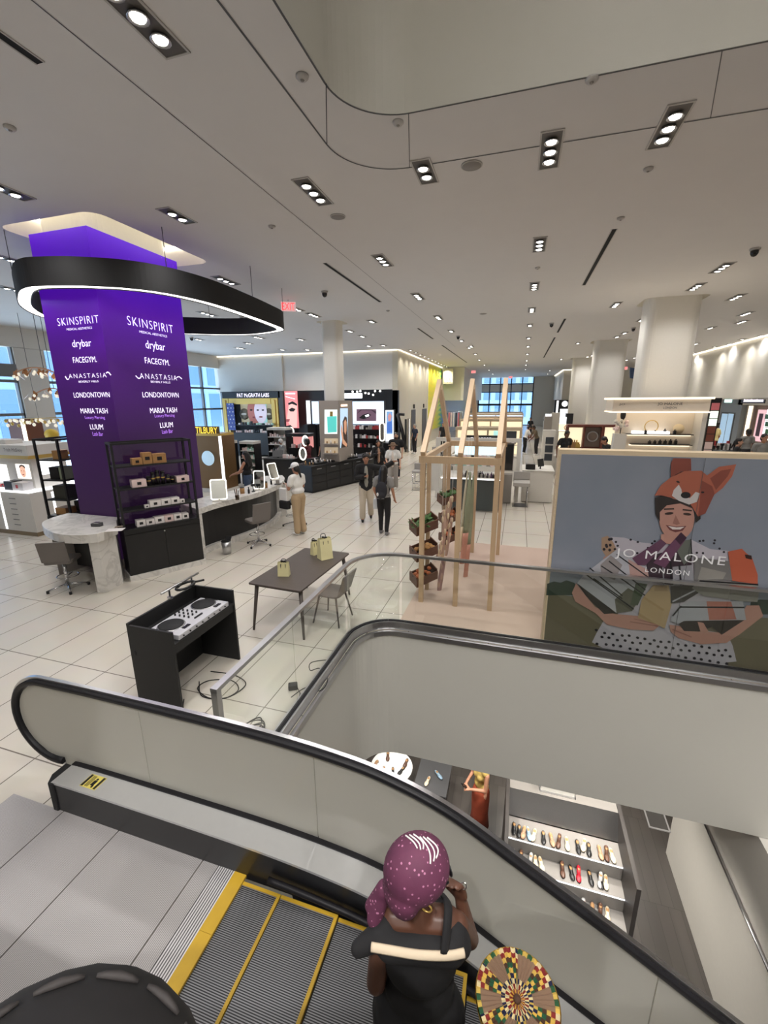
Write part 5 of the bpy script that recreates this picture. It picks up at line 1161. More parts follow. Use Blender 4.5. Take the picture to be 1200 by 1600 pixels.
# ---- tall portrait screen and black backdrop
t = thing('portrait_screen', 'tall lit portrait screen showing half a pink toned face, right of the gold booth', 'screen', (atY(455, 640, Y).x, Y + .3, 0))
a, b, c, d = pxY(437, 444, 611, 700, Y); bxp(a, b, Y, Y + .6, 0, d, 'dark_pillar', DGREY, t)
a, b, c, d = pxY(444.5, 464, 611, 669, Y); bxp(a, b, Y + .1, Y + .16, c, d, 'display', SCR('pink', (208, 124, 126)), t)
yy = Y + .095
SKP = SCR('pink_dark', (150, 74, 78), .4); SKP2 = SCR('pink_light', (234, 176, 168), .5)
quad([(452, 627), (464, 630), (464, 668), (455, 668), (448, 655)], yy, 'printed_cheek', SKP2, t); quad([(450, 630), (457, 627), (464, 631), (464, 634), (456, 631), (451, 633)], yy, 'printed_brow', MATBLACK, t, .004)
quad([(451, 640), (456, 637), (462, 639), (459, 643), (454, 643)], yy, 'printed_eye', MATBLACK, t, .004); quad([(447, 655), (453, 655), (452, 659), (447, 659)], yy, 'printed_nose', SKP, t, .004); quad([(446, 666), (454, 664), (458, 668), (446, 668)], yy, 'printed_mouth', MATBLACK, t, .004)
quad([(446, 614), (461, 614), (461, 616), (446, 616)], yy, 'printed_title', LETW, t, .004); quad([(446, 619), (461, 623), (461, 624), (446, 620)], yy, 'printed_title', LETW, t, .004)
t = thing('black_partition', 'glossy black shop wall with pin lights behind the clad pillar', 'partition', (-10, BY + .5, 0))
a, b, c, d = pxY(465, 622, 609, 700, BY - .05); bxp(a, b, BY, BY + .2, 0, 3.67, 'wall_panel', BLACK, t); 
mb = MB()
for k, (x, y) in enumerate(((551, 612), (558, 612), (563, 611), (586, 611), (594, 611), (571, 614), (576, 615), (583, 617))):
    q = atY(x, y, BY - .01); MB().ell(q, (.05, .02, .05), 8, 6).build('pin_light', GLOW, t)
q = atY(552, 618.5, BY - .03); MB().box(q.x - .55, q.x + .55, BY - .08, BY - .01, q.z - .14, q.z + .14).build('pill_lamp', LIT, t, bevel=.08)
# ---- blue-white light boxes
def lightbox(name, label, x0, x1, y0, y1, Y, m, cat='light box', foot=True):
    a, b, c, d = pxY(x0, x1, y0, y1, Y); t = thing(name, label, cat, ((a + b) / 2, Y, 0))
    bxp(a, b, Y, Y + .12, c, d, 'lit_face', m, t)
    mb = MB(); mb.box(a - .03, a, Y - .01, Y + .13, c - .03, d + .03); mb.box(b, b + .03, Y - .01, Y + .13, c - .03, d + .03); mb.box(a, b, Y - .01, Y + .13, d, d + .03); mb.box(a, b, Y - .01, Y + .13, c - .03, c); mb.build('frame', DGREY, t)
    if foot: bxp(a, b, Y - .4, Y + .5, 0, c - .03, 'cabinet', BLACK, t)
    return t, (a, b, c, d)
BLUEW = emis('cool_light', (186, 204, 232), .9)
lightbox('light_box', 'narrow bright white light box left of the clad pillar', 479, 485, 626, 662, 20.5, LIT)
lightbox('light_box', 'pale blue light box just left of the clad pillar', 486, 500, 627, 662, 21.5, BLUEW)
t, r = lightbox('eye_panel', 'pale blue panel with a screen of a made-up eye, right of the clad pillar', 545, 600, 627, 663, 20.0, BLUEW, 'advertising panel')
q = [(555, 637), (590, 637), (590, 660), (555, 660)]; quad(q, 19.98, 'screen_frame', LIT, t); quad([(557, 639), (588, 639), (588, 658), (557, 658)], 19.97, 'eye_screen', SCR('mauve', (112, 84, 100), .35), t)
quad([(561, 653), (567, 648), (574, 646), (580, 648), (576, 652), (568, 655)], 19.96, 'printed_eye', MATBLACK, t); quad([(570, 649), (576, 647), (577, 650), (572, 652)], 19.95, 'eye_glint', LIT, t)
quad([(557, 647), (565, 641), (580, 641), (588, 647), (588, 643), (578, 639), (564, 639)], 19.96, 'printed_brow', SCR('mauve_dark', (70, 50, 62), .2), t)
for k in range(6): quad([(556 + 3 * k, 632), (558 + 3 * k, 632), (558 + 3 * k, 635), (556 + 3 * k, 635)], 19.97, 'lettering', LETW, t)
a, b, c, d = pxY(548, 600, 664, 700, 19.6); 
for k in range(3): bxp(a, b, 19.4, 19.58, .95 + .42 * k, .98 + .42 * k, 'shelf_board', BLACK, t); goods(14, a + .1, b - .1, 19.45, .981 + .42 * k, 'tiny beauty product on the black shelves below the eye panel', 'products below the eye panel', cols=[WHITEB, BLKCARD, REDP, GREY], depth=.1, hmin=.08, hmax=.18)
t, r = lightbox('portrait_lightbox', 'narrow white framed light box with a blue portrait near the black escalator rail', 602.5, 615, 641, 690, 19.3, LIT, 'light box')
quad([(604, 643), (613.5, 643), (613.5, 678), (604, 678)], 19.28, 'printed_picture', SCR('sky', (120, 160, 206), .5), t); quad([(606, 650), (609, 645), (612, 650), (610, 658), (607, 658)], 19.27, 'printed_face', SCR('rose', (196, 140, 140), .5), t)
quad([(605, 660), (612, 658), (613, 676), (604.5, 676)], 19.27, 'printed_shirt', SCR('blue_shirt', (70, 110, 186), .5), t)
def ringmirror(px, rx, rz_, Y, label, base=.95, pill=False):
    q = atY(px[0], px[1], Y); t = thing('ring_mirror', label, 'mirror', (q.x, q.y, base))
    pts = [q + Vector((rx * math.cos(a), 0, rz_ * math.sin(a))) for a in [k * 2 * PI / 24 for k in range(24)]]
    if pill: pts = [q + Vector((p[0], 0, p[1])) for p in rrect(0, 0, rx * 2, rz_ * 2, rx * .98, 6)]
    MB().tube(pts, .024, 8, closed=True).build('light_ring', RINGL, t)
    MB().poly([p + Vector((0, .01, 0)) for p in pts]).build('mirror_glass', MIRR, t); MB().poly([p + Vector((0, .04, 0)) for p in pts][::-1]).build('mirror_back', DGREY, t)
    MB().cyl(q - UPV * rz_, (q.x, q.y, base), .012).build('stem', BLACK, t); MB().cyl((q.x, q.y, base + .0005), (q.x, q.y, base + .015), .09, n=16).build('foot', BLACK, t)
ringmirror((473, 709), .125, .21, 13.62, 'nearest oval ring lit mirror on the black counter, lowest of three')
ringmirror((477, 689), .12, .20, 15.6, 'middle oval ring lit mirror at the black counter', 0); ringmirror((455, 675), .13, .20, 17.5, 'farthest oval ring lit mirror beside the portrait screen', 0)
ringmirror((597, 675), .11, .38, 18.1, 'pill shaped lit mirror right of the eye panel', .95, pill=True)
# ---- clad pillar with perfume and portrait posters
Yp = 14.66
a, b, c, d = pxY(499, 529.5, 626, 700, Yp); px1 = b
t = thing('clad_pillar', 'warm grey clad pillar with turquoise perfume poster and portrait poster', 'advertising pillar', ((a + b) / 2, Yp + .6, 0))
TAUW = mat('taupe_cladding', (158, 148, 140), rough=.5)
bxp(a, b, Yp, Yp + .25, .95, d, 'front_cladding', TAUW, t); bxp(b - .03, b, Yp + .2505, Yp + 1.4, .95, d, 'side_cladding', TAUW, t); bxp(a, a + .03, Yp + .2505, Yp + 1.4, .95, d, 'side_cladding', TAUW, t); bxp(a + .0305, b - .0305, Yp + 1.2, Yp + 1.23, .95, d, 'rear_cladding', TAUW, t)
po = quad([(507, 640), (527, 640), (527, 678), (507, 678)], Yp - .006, 'perfume_poster', SCR('poster_white', (216, 226, 216), .7), t)
TURQ = SCR('turquoise', (84, 190, 182), .5)
quad([(511, 651), (526, 650), (526, 675), (512, 676)], Yp - .01, 'printed_bottle', TURQ, t); quad([(515.5, 643), (520, 643), (520, 650.5), (515.5, 650.5)], Yp - .01, 'printed_cap', GOLD, t)
for k, (y0_, y1_) in enumerate(((685, 693), (699, 708))):
    quad([(507, y0_), (528, y0_), (528, y1_), (507, y1_)], Yp - .004, 'display_niche', mat('niche_cream', (196, 178, 150), rough=.5, emit=.3), t); aa, bb, cc, dd = pxY(506, 529, y1_, y1_ + 1.5, Yp); bxp(aa, bb, Yp - .12, Yp - .002, cc, dd, 'niche_shelf', TAUW, t)
    for j in range(3):
        q = atY(511 + 6 * j, y1_ - .2, Yp - .06); o = MB().cyl(q, q + UPV * (.08 + .03 * (j % 2)), .025, n=10).build('perfume_bottle', [KRAFT, WHITEB, mat('honey_glass', (200, 160, 110), rough=.2)][j]); tag(o, 'tiny perfume bottle in a niche of the clad pillar', 'perfume bottle', 'bottles in the pillar niches')
def qX(pts, X, name, m, dx=0.0):
    return MB().poly([atX(x, y, X) + Vector((dx, 0, 0)) for x, y in pts]).build(name, m, t)
X = px1 + .006; s0, s1 = 531.5, 543.5
fx = lambda u, v: (s0 + (s1 - s0) * u, 638 + v * 62 - u * v * 2)
PP = lambda L: [fx(u, v) for u, v in L]
qX(PP([(0, 0), (1, 0), (1, 1), (0, 1)]), X, 'portrait_poster', SCR('poster_sky', (176, 200, 222), .6))
qX(PP([(.3, .34), (.6, .2), (.85, .24), (.95, .5), (.98, 1), (.1, 1), (.2, .85), (.36, .6)]), X, 'printed_hair', SCR('hair_brown', (60, 44, 38), .2), .004)
qX(PP([(.45, .36), (.65, .28), (.82, .36), (.8, .58), (.66, .68), (.5, .6)]), X, 'printed_face', SCR('tan_skin', (196, 146, 116), .45), .008)
qX(PP([(.1, .4), (.26, .5), (.42, .78), (.9, .93), (.8, 1), (.3, .9), (.08, .6)]), X, 'printed_arm', SCR('tan_skin'  , (196, 146, 116), .45), .008)
qX(PP([(.1, -.10), (.95, -.11), (.95, -.05), (.1, -.04)]), X, 'lettering', emis('warm_letters', (246, 214, 190), .9))
# ---- black counters with drawers round the pillar
def counter_run(name, label, P0, P1, depth, h, nd, m, top, rec=()):
    P0 = Vector(P0); P1 = Vector(P1); dd = (P1 - P0).normalized(); nb = Vector((-dd.y, dd.x, 0)); L = (P1 - P0).length
    M = Matrix((dd, nb, UPV)).transposed().to_4x4(); M.translation = P0; t = thing(name, label, 'counter', P0)
    MB().box(0, L, .04, depth, .06, h - .04, M=M).build('counter_body', m, t); MB().box(-.02, L + .02, -.02, depth, h - .04, h, M=M).build('counter_top', top, t, bevel=.005); MB().box(.03, L - .03, .08, depth - .05, 0, .06, M=M).build('plinth', MATBLACK, t)
    for k in range(nd):
        u0, u1 = L * k / nd + .01, L * (k + 1) / nd - .01
        for r_ in range(3):
            dr = MB().box(u0, u1, .018, .039, .08 + r_ * (h - .14) / 3, .08 + (r_ + 1) * (h - .14) / 3 - .012, M=M).build('drawer', BLACK if m is BLACK else m, t)
            if r_ == 2: MB().box((u0 + u1) / 2 - .12, (u0 + u1) / 2 + .12, .006, .017, h - .14, h - .115, M=M).build('handle', STEEL, dr)
    return t, M, L
t, M, L = counter_run('display_counter', 'black counter with drawers and testers in front of the clad pillar', (-6.66, 13.35, 0), (-5.74, 16.1, 0), .95, .95, 4, BLACK, BLACK)
for k in range(3):
    MB().box(L * (.12 + .3 * k), L * (.12 + .3 * k) + .6, .15, .5, .9505, 1.0, M=M).build('tester_tray', MATBLACK, t)
rg = random.Random(3)
for k in range(36):
    u = L * (.03 + .94 * (k % 18) / 18) + .03; v = .22 + .2 * (k // 18); p = M @ Vector((u, v, 1.0 if any(L * (.12 + .3 * j) <= u <= L * (.12 + .3 * j) + .6 for j in range(3)) else .9505))
    m = rg.choice([BLKCARD, KRAFT, GREY, WHITEB]); h = rg.uniform(.05, .16); o = MB().cyl(p, p + UPV * h, .022, n=8).build('tester_bottle', m); tag(o, 'small tester bottle on the black counter before the clad pillar', 'tester', 'testers on the black counter')
mb = MB(); mb.box(.55, 1.0, .6, .85, .951, 1.1, M=M); tag(mb.build('tester_stand', BLACK, bevel=.01), 'low black tester stand at the near end of the black counter', 'display stand')
t, M, L = counter_run('display_counter', 'second black counter further along, behind the man in black blazer', (-5.70, 16.25, 0), (-5.2, 18.4, 0), .8, .95, 3, BLACK, BLACK)
goods(14, 16.5, 18.2, -5.8, .951, 'tiny tester on the second black counter', 'testers on the second counter', cols=[BLKCARD, KRAFT, WHITEB], depth=.05, hmin=.06, hmax=.15, axis='y', name='tester_bottle', cat='tester')
# ---- white cosmetic shelf units beside the walking woman
def gondola(label, x0, x1, y0, y1, h, nsh, cols, glabel, group, back, base=.42):
    t = thing('cosmetic_shelf', label, 'shelf', ((x0 + x1) / 2, (y0 + y1) / 2, 0))
    bxp(x0, x1, y0, y1, 0, base, 'base_cabinet', BLACK, t)
    for x in (x0, x1 - .03): bxp(x, x + .03, y0, y1, base + .0005, h, 'side_panel', BLACK, t)
    bxp(x0 + .0305, x1 - .0305, y1 - .03, y1, base + .0005, h, 'back_panel', back, t); bxp(x0, x1, y0, y1, h + .0005, h + .1, 'header', WHITE, t)
    for k in range(nsh):
        z = base + .02 + (h - base) * k / nsh; bxp(x0 + .0305, x1 - .0305, y0, y1 - .0305, z - .019, z + .012, 'shelf_board', WHITE, t)
        goods(7, x0 + .06, x1 - .06, y0 + .10, z + .012, glabel, group, cols=cols, depth=.075, hmin=.06, hmax=.14)
gondola('white cosmetic shelf with pink products, left of the woman walking in jeans', -10.98, -10.3, 13.96, 14.4, 1.58, 4, [WHITEB, PINKB, REDP], 'small pink or white product on the shelf left of the walking woman', 'products left of the walking woman', PINKLIT)
gondola('cosmetic shelf with mint and pink products behind the walking woman', -10.15, -9.5, 14.3, 14.75, 1.55, 4, [MINT, PINKB, WHITEB], 'small mint or pink product on the shelf behind the walking woman', 'products behind the walking woman', MINT)
gondola('white cosmetic shelf left of the black till counter', -10.1, -9.2, 16.2, 16.7, 1.95, 5, [WHITEB, GREY, PINKB, BLKCARD], 'small product on the shelf left of the till counter', 'products left of the till counter', WHITE)
# ---- till counter
t = thing('till_counter', 'black till counter with a screen between two shop assistants', 'counter', (-8.5, 14.4, 0))
bxp(-9.05, -7.85, 14.15, 14.75, 0, 1.02, 'counter_body', BLACK, t); bxp(-9.1, -7.8, 14.1, 14.8, 1.0205, 1.05, 'counter_top', MATBLACK, t)
tm = thing('till_screen', 'dark till screen tilted on the black counter', 'till', (-8.6, 14.45, 1.05)); M = Matrix.Translation((-8.6, 14.45, 1.2)) @ Matrix.Rotation(.5, 4, 'Z') @ Matrix.Rotation(-.5, 4, 'X')
MB().box(-.2, .2, -.015, .015, -.13, .13, M=M).build('screen', DGREY, tm); MB().cyl((-8.6, 14.45, 1.0505), (-8.6, 14.46, 1.2), .03).build('stand', BLACK, tm)
goods(6, -8.35, -7.9, 14.4, 1.0505, 'small pale box beside the till screen', 'boxes beside the till', cols=[WHITEB, PINKB], depth=.09, hmin=.08, hmax=.14)
t = thing('canopy_display', 'black topped display with red and pink products behind the till', 'display stand', (-8.6, 16.2, 0))
bxp(-9.0, -8.1, 16.0, 16.5, 0, 1.25, 'cabinet', BLACK, t); bxp(-9.05, -8.05, 15.95, 16.5, 1.72, 1.84, 'canopy', BLACK, t); bxp(-9.0, -8.1, 16.42, 16.48, 1.2505, 1.7195, 'lit_back', SCR('pink_back', (226, 150, 146), .5), t)
goods(8, -8.95, -8.15, 16.15, 1.2505, 'small red or pink item under the black canopy behind the till', 'items under the canopy', cols=[PINKB, REDP, WHITEB], depth=.08, hmin=.1, hmax=.2)
# ---- gold kiosk right behind the purple column
Y = 12.6
a, b, c, d = pxY(300, 342, 669, 680, Y); t = thing('gold_kiosk', 'gold glittering kiosk with yellow lit sign right of the purple column', 'kiosk', ((a + b) / 2, Y + .4, 0))
bxp(a, b, Y, Y + .8, 0, .12, 'plinth', WHITE, t); bxp(a, b, Y + .1, Y + .8, .1205, c - .02, 'back_wall', mat('bronze_glitter', (150, 116, 78), rough=.35, metal=.5, noise=.35, nscale=90), t)
bxp(b - .05, b, Y, Y + .0995, .1205, c - .02, 'light_edge', LIT, t); bxp(a, b, Y - .05, Y + .8, c - .0195, c + .06, 'sign_shelf', GOLD, t)
bxp(a, b, Y + .0, Y + .05, c + .0605, d + .06, 'sign_back', mat('dark_gold', (96, 76, 34), rough=.5), t)
text('CHARLOTTE TILBURY', ((a + b) / 2 - .62, Y - .02, (c + d) / 2 + .05), (1, 0, 0), UPV, emis('yellow_letters', (250, 214, 70), .9), t, width=(b - a) * 2.05, height=(d - c) * .9)
q = atY(325, 716, Y + .02); MB().lathe([(0, 0), (.26, 0), (.24, .03), (0, .03)], q, 24, M=Matrix.Rotation(PI / 2, 3, 'X') @ Matrix.Rotation(.0, 3, 'Z')).build('round_mirror', SCR('mirror_sky', (176, 206, 226), .4), t)  # reflected sky put into the mirror's colour as a weak glow
# ---- white skin care kiosk at the far left
def kioskTM():
    x0, x1, y0, y1 = -12.9, -10.85, 7.05, 8.5
    t = thing('skincare_kiosk', 'white skincare kiosk with lit edges at the left edge of the photo', 'kiosk', ((x0 + x1) / 2, (y0 + y1) / 2, 0))
    bxp(x0, x1, y0, y1, 0, .1, 'plinth', mat('bronze_plinth', (130, 112, 84), rough=.4), t); bxp(x0, x1, y0, y1, .1005, 1.06, 'counter_body', WHITE, t); bxp(x0 - .02, x1 + .02, y0 - .02, y1 + .02, 1.0605, 1.09, 'lit_top_edge', LIT, t)
    for x in (-11.85,): bxp(x - .035, x + .035, y0 - .006, y0 - .0005, .12, 1.05, 'light_strip', LIT, t)
    for k in range(6): bxp(-11.55, -11.35, y0 - .008, y0 - .0005, .25 + .13 * k, .262 + .13 * k, 'drawer_slot', DGREY, t)
    for k in range(2): bxp(x1 + .0005, x1 + .006, y0 + .5 + k * .6, y0 + .56 + k * .6, .15, 1.0, 'light_strip', LIT, t)
    bxp(x0 + .3, x1 - .25, y0 + .35, y1 - .25, 1.0905, 2.0, 'display_tower', WHITE, t); bxp(x0 + .2, x1 - .15, y0 + .25, y1 - .15, 1.82, 1.9, 'gold_band', GOLD, t); bxp(x0 + .2, x1 - .15, y0 + .25, y1 - .15, 1.9005, 2.14, 'header', WHITE, t)
    text('Trish McEvoy', (-11.45, y0 + .245, 2.02), (1, 0, 0), UPV, mat('sign_grey', (120, 112, 104), rough=.4), t, width=.62, height=.11)
    sc = bxp(-11.62, -11.18, y0 + .335, y0 + .349, 1.33, 1.68, 'portrait_display', SCR('white', (250, 246, 240), .8), t)
    q = Vector((-11.40, y0 + .33, 1.5)); MB().ell(q, (.10, .003, .14), 14, 8).build('printed_face', SCR('skin_fair', (226, 176, 150), .6), sc); MB().ell(q + Vector((0, .001, .1)), (.11, .003, .075), 12, 6).build('printed_hair', SCR('hair_brown'), sc) if False else MB().ell(q + Vector((0, .001, .11)), (.105, .002, .06), 12, 6).build('printed_hair', mat('hair_print', (112, 84, 66), rough=.5), sc)
    for s_ in (-1, 1): MB().ell(q + Vector((.04 * s_, -.004, .02)), (.016, .002, .008), 8, 5).build('printed_eye', MATBLACK, sc)
    MB().ell(q + Vector((0, -.004, -.07)), (.03, .002, .01), 8, 5).build('printed_mouth', REDP, sc)
    bxp(-12.3, -11.95, y0 + .335, y0 + .349, 1.2, 1.65, 'lit_niche', LIT, t); bxp(x1 - .2495, x1 - .24, y0 + .5, y0 + 1.0, 1.4, 1.75, 'lit_niche', LIT, t)
    bx_ = thing('product_box', 'black and white product box on the white skincare kiosk', 'box', (-11.45, y0 + .2, 1.09)); bxp(-11.72, -11.45, y0 + .06, y0 + .3, 1.0905, 1.30, 'carton', BLKCARD, bx_); bxp(-11.4495, -11.1, y0 + .06, y0 + .3, 1.0905, 1.28, 'carton_front', mat('grey_card', (196, 192, 190)), bx_); bxp(-11.33, -11.26, y0 + .055, y0 + .0595, 1.15, 1.23, 'carton_label', REDP, bx_)
    goods(6, -12.3, -11.95, y0 + .31, 1.0905, 'tiny cosmetic in the lit niche of the white skincare kiosk', 'cosmetics in the kiosk niche', cols=[BLKCARD, KRAFT, REDP], depth=.05, hmin=.05, hmax=.1)
    bxp(x0 + .35, x0 + 1.0, y0 + .4, y0 + .8, 2.1405, 2.24, 'roof_box', WHITE, t)
kioskTM()
# amber leaf chandeliers and the crystal garland near the left windows
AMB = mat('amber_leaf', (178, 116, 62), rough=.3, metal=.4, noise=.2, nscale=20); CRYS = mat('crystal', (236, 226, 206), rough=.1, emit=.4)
def chand(label, pts, Y, n):
    q = [atY(x, y, Y) for x, y in pts]; c = spline(q, 8); t = thing('leaf_chandelier', label, 'chandelier', q[len(q) // 2])
    MB().tube(c, .02, 6).build('arm', AMB, t); rg = random.Random(n)
    for k in range(n):
        p = c[int(k * (len(c) - 1) / n)] + Vector((rg.uniform(-.1, .1), rg.uniform(-.2, .2), rg.uniform(-.05, .05))); a = rg.uniform(0, 6); d = Vector((math.cos(a) * .1, math.sin(a) * .1, -.11)); s_ = d.cross(UPV).normalized() * .06
        MB().add([p, p + d + s_, p + d * 1.8, p + d - s_], [(0, 1, 2, 3)]).build('leaf', AMB, t)
        MB().ell(p - UPV * .16, (.04, .04, .05), 7, 5).build('crystal_drop', CRYS, t)
    MB().cyl(q[len(q) // 2], Vector((q[len(q) // 2].x, q[len(q) // 2].y, CEIL)), .008).build('cable', DGREY, t)
chand('upper amber leaf chandelier by the left windows', ((24, 582), (45, 575), (68, 576), (92, 585)), 9.5, 18); chand('lower amber leaf chandelier by the left windows', ((51, 617), (68, 609), (84, 607), (98, 612)), 10.2, 14)
t = thing('crystal_garland', 'hanging golden crystal garland over the left window displays', 'garland', atY(60, 660, 10.5)); rg = random.Random(8)
MB().tube([atY(8, 655, 10.5), atY(110, 652, 10.5)], .012, 6).build('rail', GOLD, t); MB().cyl(atY(60, 654, 10.5), Vector((atY(60, 654, 10.5).x, 10.5, CEIL)), .006).build('cable', DGREY, t)
for k in range(30): p = atY(9 + k * 3.4, 657 + rg.uniform(-1, 8), 10.5); MB().ell(p, (.05, .05, .06), 7, 5).build('crystal_drop', CRYS if k % 3 else GOLD, t)
t = thing('window_display', 'lit brown display cabinet by the left windows', 'display cabinet', (atY(32, 680, 11).x, 11.2, 0)); a, b, c, d = pxY(16, 42, 655, 705, 11); bxp(a, b, 11, 11.6, 0, d, 'cabinet', mat('brown_cabinet', (112, 66, 48), rough=.5), t); bxp(b - .12, b + .02, 10.96, 10.999, c, d, 'light_edge', COVE, t)
a, b, c, d = pxY(40, 56, 672, 690, 10.6); tag(MB().ell(((a + b) / 2, 11.3, (c + d) / 2), ((b - a) / 2, .2, (d - c) / 2), 14, 8).build('display_bust', mat('yellow_print', (226, 186, 60), rough=.5)), 'yellow rounded display object in the left window', 'window display')
_b = bpy.data.objects['display_bust']; MB().cyl(((a + b) / 2, 11.3, 0), ((a + b) / 2, 11.3, c + .05), .05).build('stand', BLACK, _b)
# ================================================================= long left wall art, logo panel, rail
ARTX = LX + .03
t = thing('wall_artwork', 'tall rainbow coloured mural panel on the long cream wall', 'artwork', (ARTX, 36, 0))
def artmat():
    m = mat('rainbow_art', (200, 200, 90), rough=.5); nt = m.node_tree; b = nt.nodes['Principled BSDF']
    g = nt.nodes.new('ShaderNodeNewGeometry'); sp = nt.nodes.new('ShaderNodeSeparateXYZ'); nt.links.new(g.outputs['Position'], sp.inputs[0])
    mr = nt.nodes.new('ShaderNodeMapRange'); mr.inputs[1].default_value = 34; mr.inputs[2].default_value = 43; nt.links.new(sp.outputs[1], mr.inputs[0])
    wv = nt.nodes.new('ShaderNodeTexWave'); wv.inputs['Scale'].default_value = .9; wv.inputs['Distortion'].default_value = 6; wv.bands_direction = 'Z'; nt.links.new(g.outputs['Position'], wv.inputs['Vector'])
    cr = nt.nodes.new('ShaderNodeValToRGB'); e = cr.color_ramp.elements; e[0].color = lin((222, 206, 60)) + (1,); e[1].color = lin((214, 120, 190)) + (1,)
    for p_, c_ in ((.35, (196, 206, 70)), (.5, (60, 160, 90)), (.62, (60, 110, 200)), (.75, (110, 90, 190)), (.86, (150, 220, 230))):
        k = e.new(p_); k.color = lin(c_) + (1,)
    ad = nt.nodes.new('ShaderNodeMath'); ad.operation = 'MULTIPLY_ADD'; ad.inputs[1].default_value = .12; nt.links.new(wv.outputs['Fac'], ad.inputs[0]); nt.links.new(mr.outputs[0], ad.inputs[2])
    nt.links.new(ad.outputs[0], cr.inputs[0]); nt.links.new(cr.outputs[0], b.inputs['Base Color'])
    return m
ya, yb = atX(669, 600, ARTX).y, atX(697, 600, ARTX).y
bxp(LX + .002, ARTX, ya, yb, .9, 5.65, 'mural_panel', artmat(), t); mb = MB(); mb.box(LX + .002, ARTX + .02, ya - .08, ya, .85, 5.7); mb.box(LX + .002, ARTX + .02, yb, yb + .08, .85, 5.7); mb.build('mural_frame', WHITE, t)
c = atY(701, 589, 37.5); t = thing('logo_panel', 'hanging pale panel with three white slanted bars beside the mural', 'sign', c)
a, b, z0, z1 = pxY(692, 708, 576, 600, 37.5); bxp(a, b, 37.5, 37.62, z0, z1, 'sign_panel', mat('logo_panel_beige', (206, 198, 176), rough=.5), t); MB().cyl(((a + b) / 2, 37.56, z1), ((a + b) / 2, 37.56, CEIL), .03).build('stem', STEEL, t)
for k, (h, x) in enumerate(((4, 694), (8, 698), (13, 702.5))): quad([(x, 597 - h), (x + 2.2, 597 - h - 1), (x + 4.6, 597), (x + 2 - .8 * (k == 0), 597)], 37.49, 'logo_bar', emis('logo_white', (255, 255, 255), .75), t)
t = thing('wall_sensor', 'small dark box on the cream wall above the nearer dark door', 'sensor', (LX, 31, 3)); q = atX(647, 635, LX + .02); MB().cbox(q, (.06, .22, .26)).build('sensor_box', MATBLACK, t, bevel=.01)
t = thing('wall_sensor', 'small dark box on the cream wall above the farther dark door', 'sensor', (LX, 35, 3)); q = atX(662, 634, LX + .02); MB().cbox(q, (.06, .22, .26)).build('sensor_box', MATBLACK, t, bevel=.01)
t = thing('lit_pillar', 'white glowing vertical light strip by the cream wall behind the shoppers', 'light strip', (LX + .1, 27.5, 0)); q0 = atX(639, 700, LX + .08); q1 = atX(639, 655, LX + .08); bxp(LX + .005, LX + .08, q0.y - .08, q0.y + .08, 0.05, q1.z, 'diffuser', LIT, t); bxp(LX + .004, LX + .1, q0.y - .14, q0.y - .081, 0.0, q1.z + .05, 'frame', GREY, t)
t = thing('stair_railing', 'black slanted rail structure behind the man in black shirt', 'railing', atY(628, 700, 21)); 
MB().tube([atY(621, 647, 21), atY(628, 672, 21), atY(634, 702, 21)], .10, 6).build('handrail', BLACK, t); MB().tube([atY(621, 647, 21), atY(632, 648, 21)], .07, 6).build('top_bar', BLACK, t); MB().tube([atY(634, 655, 21), atY(634, 706, 21)], .06, 6).build('post', BLACK, t); MB().tube([atY(624, 660, 21), Vector((atY(624, 660, 21).x, 21, 0))], .06, 6).build('post', BLACK, t)
# ================================================================= aisle counters
# near vanity island with mirror portal
Y = 12.3
t = thing('vanity_island', 'low white portal island with dark glass front, bottles and mirror panel behind the pine house', 'counter', (-.9, 13, 0))
GLD = mat('dark_glass_front', (66, 74, 74), rough=.15)
bxp(-2.0, -.38, Y, Y + .03, .04, .93, 'glass_front', GLD, t); bxp(-2.0, -.38, Y + .0305, Y + 1.2, 0, .9295, 'counter_body', GREY, t); bxp(-2.05, -.33, Y - .05, Y + 1.25, .9305, .97, 'counter_top', WHITE, t)
bxp(-2.04, -.34, Y - .055, Y - .0505, .935, .965, 'edge_light', LIT, t)
bxp(-2.5, .13, Y + 1.6, Y + 1.72, 1.84, 1.96, 'portal_beam', WHITE, t); bxp(-2.5, -2.37, Y + 1.6, Y + 1.72, 0, 1.8395, 'portal_post', WHITE, t); bxp(.0, .13, Y + 1.6, Y + 1.72, 0, 1.8395, 'portal_post', WHITE, t)
bxp(-1.9, -.5, Y + 1.73, Y + 1.78, 1.42, 1.80, 'lit_panel', SCR('ice', (196, 226, 238), .8), t); bxp(-.46, -.10, Y + 1.6, Y + 1.66, 1.0, 1.78, 'mirror_panel', mat('black_mirror', (38, 40, 42), rough=.08), t); bxp(-.48, -.08, Y + 1.661, Y + 1.69, .96, 1.82, 'mirror_frame', GREY, t)
bxp(-.52, -.08, Y + 1.26, Y + 1.58, .02, .9, 'drawer_unit', GREY, t)
for k in range(2): bxp(-1.95, -.5, Y + .85, Y + 1.1, 1.16 + .2 * k, 1.18 + .2 * k, 'shelf_board', WHITE, t)
goods(12, -1.9, -.5, Y + .93, 1.181, 'pale product box on the lower back shelf of the vanity island', 'boxes on the vanity island', cols=[WHITEB, PINKB, GREY, MINT], depth=.1, hmin=.08, hmax=.15)
goods(12, -1.9, -.5, Y + .93, 1.381, 'small product on the upper back shelf of the vanity island', 'products on the vanity island', cols=[WHITEB, PINKB, BLKCARD], depth=.1, hmin=.06, hmax=.12)
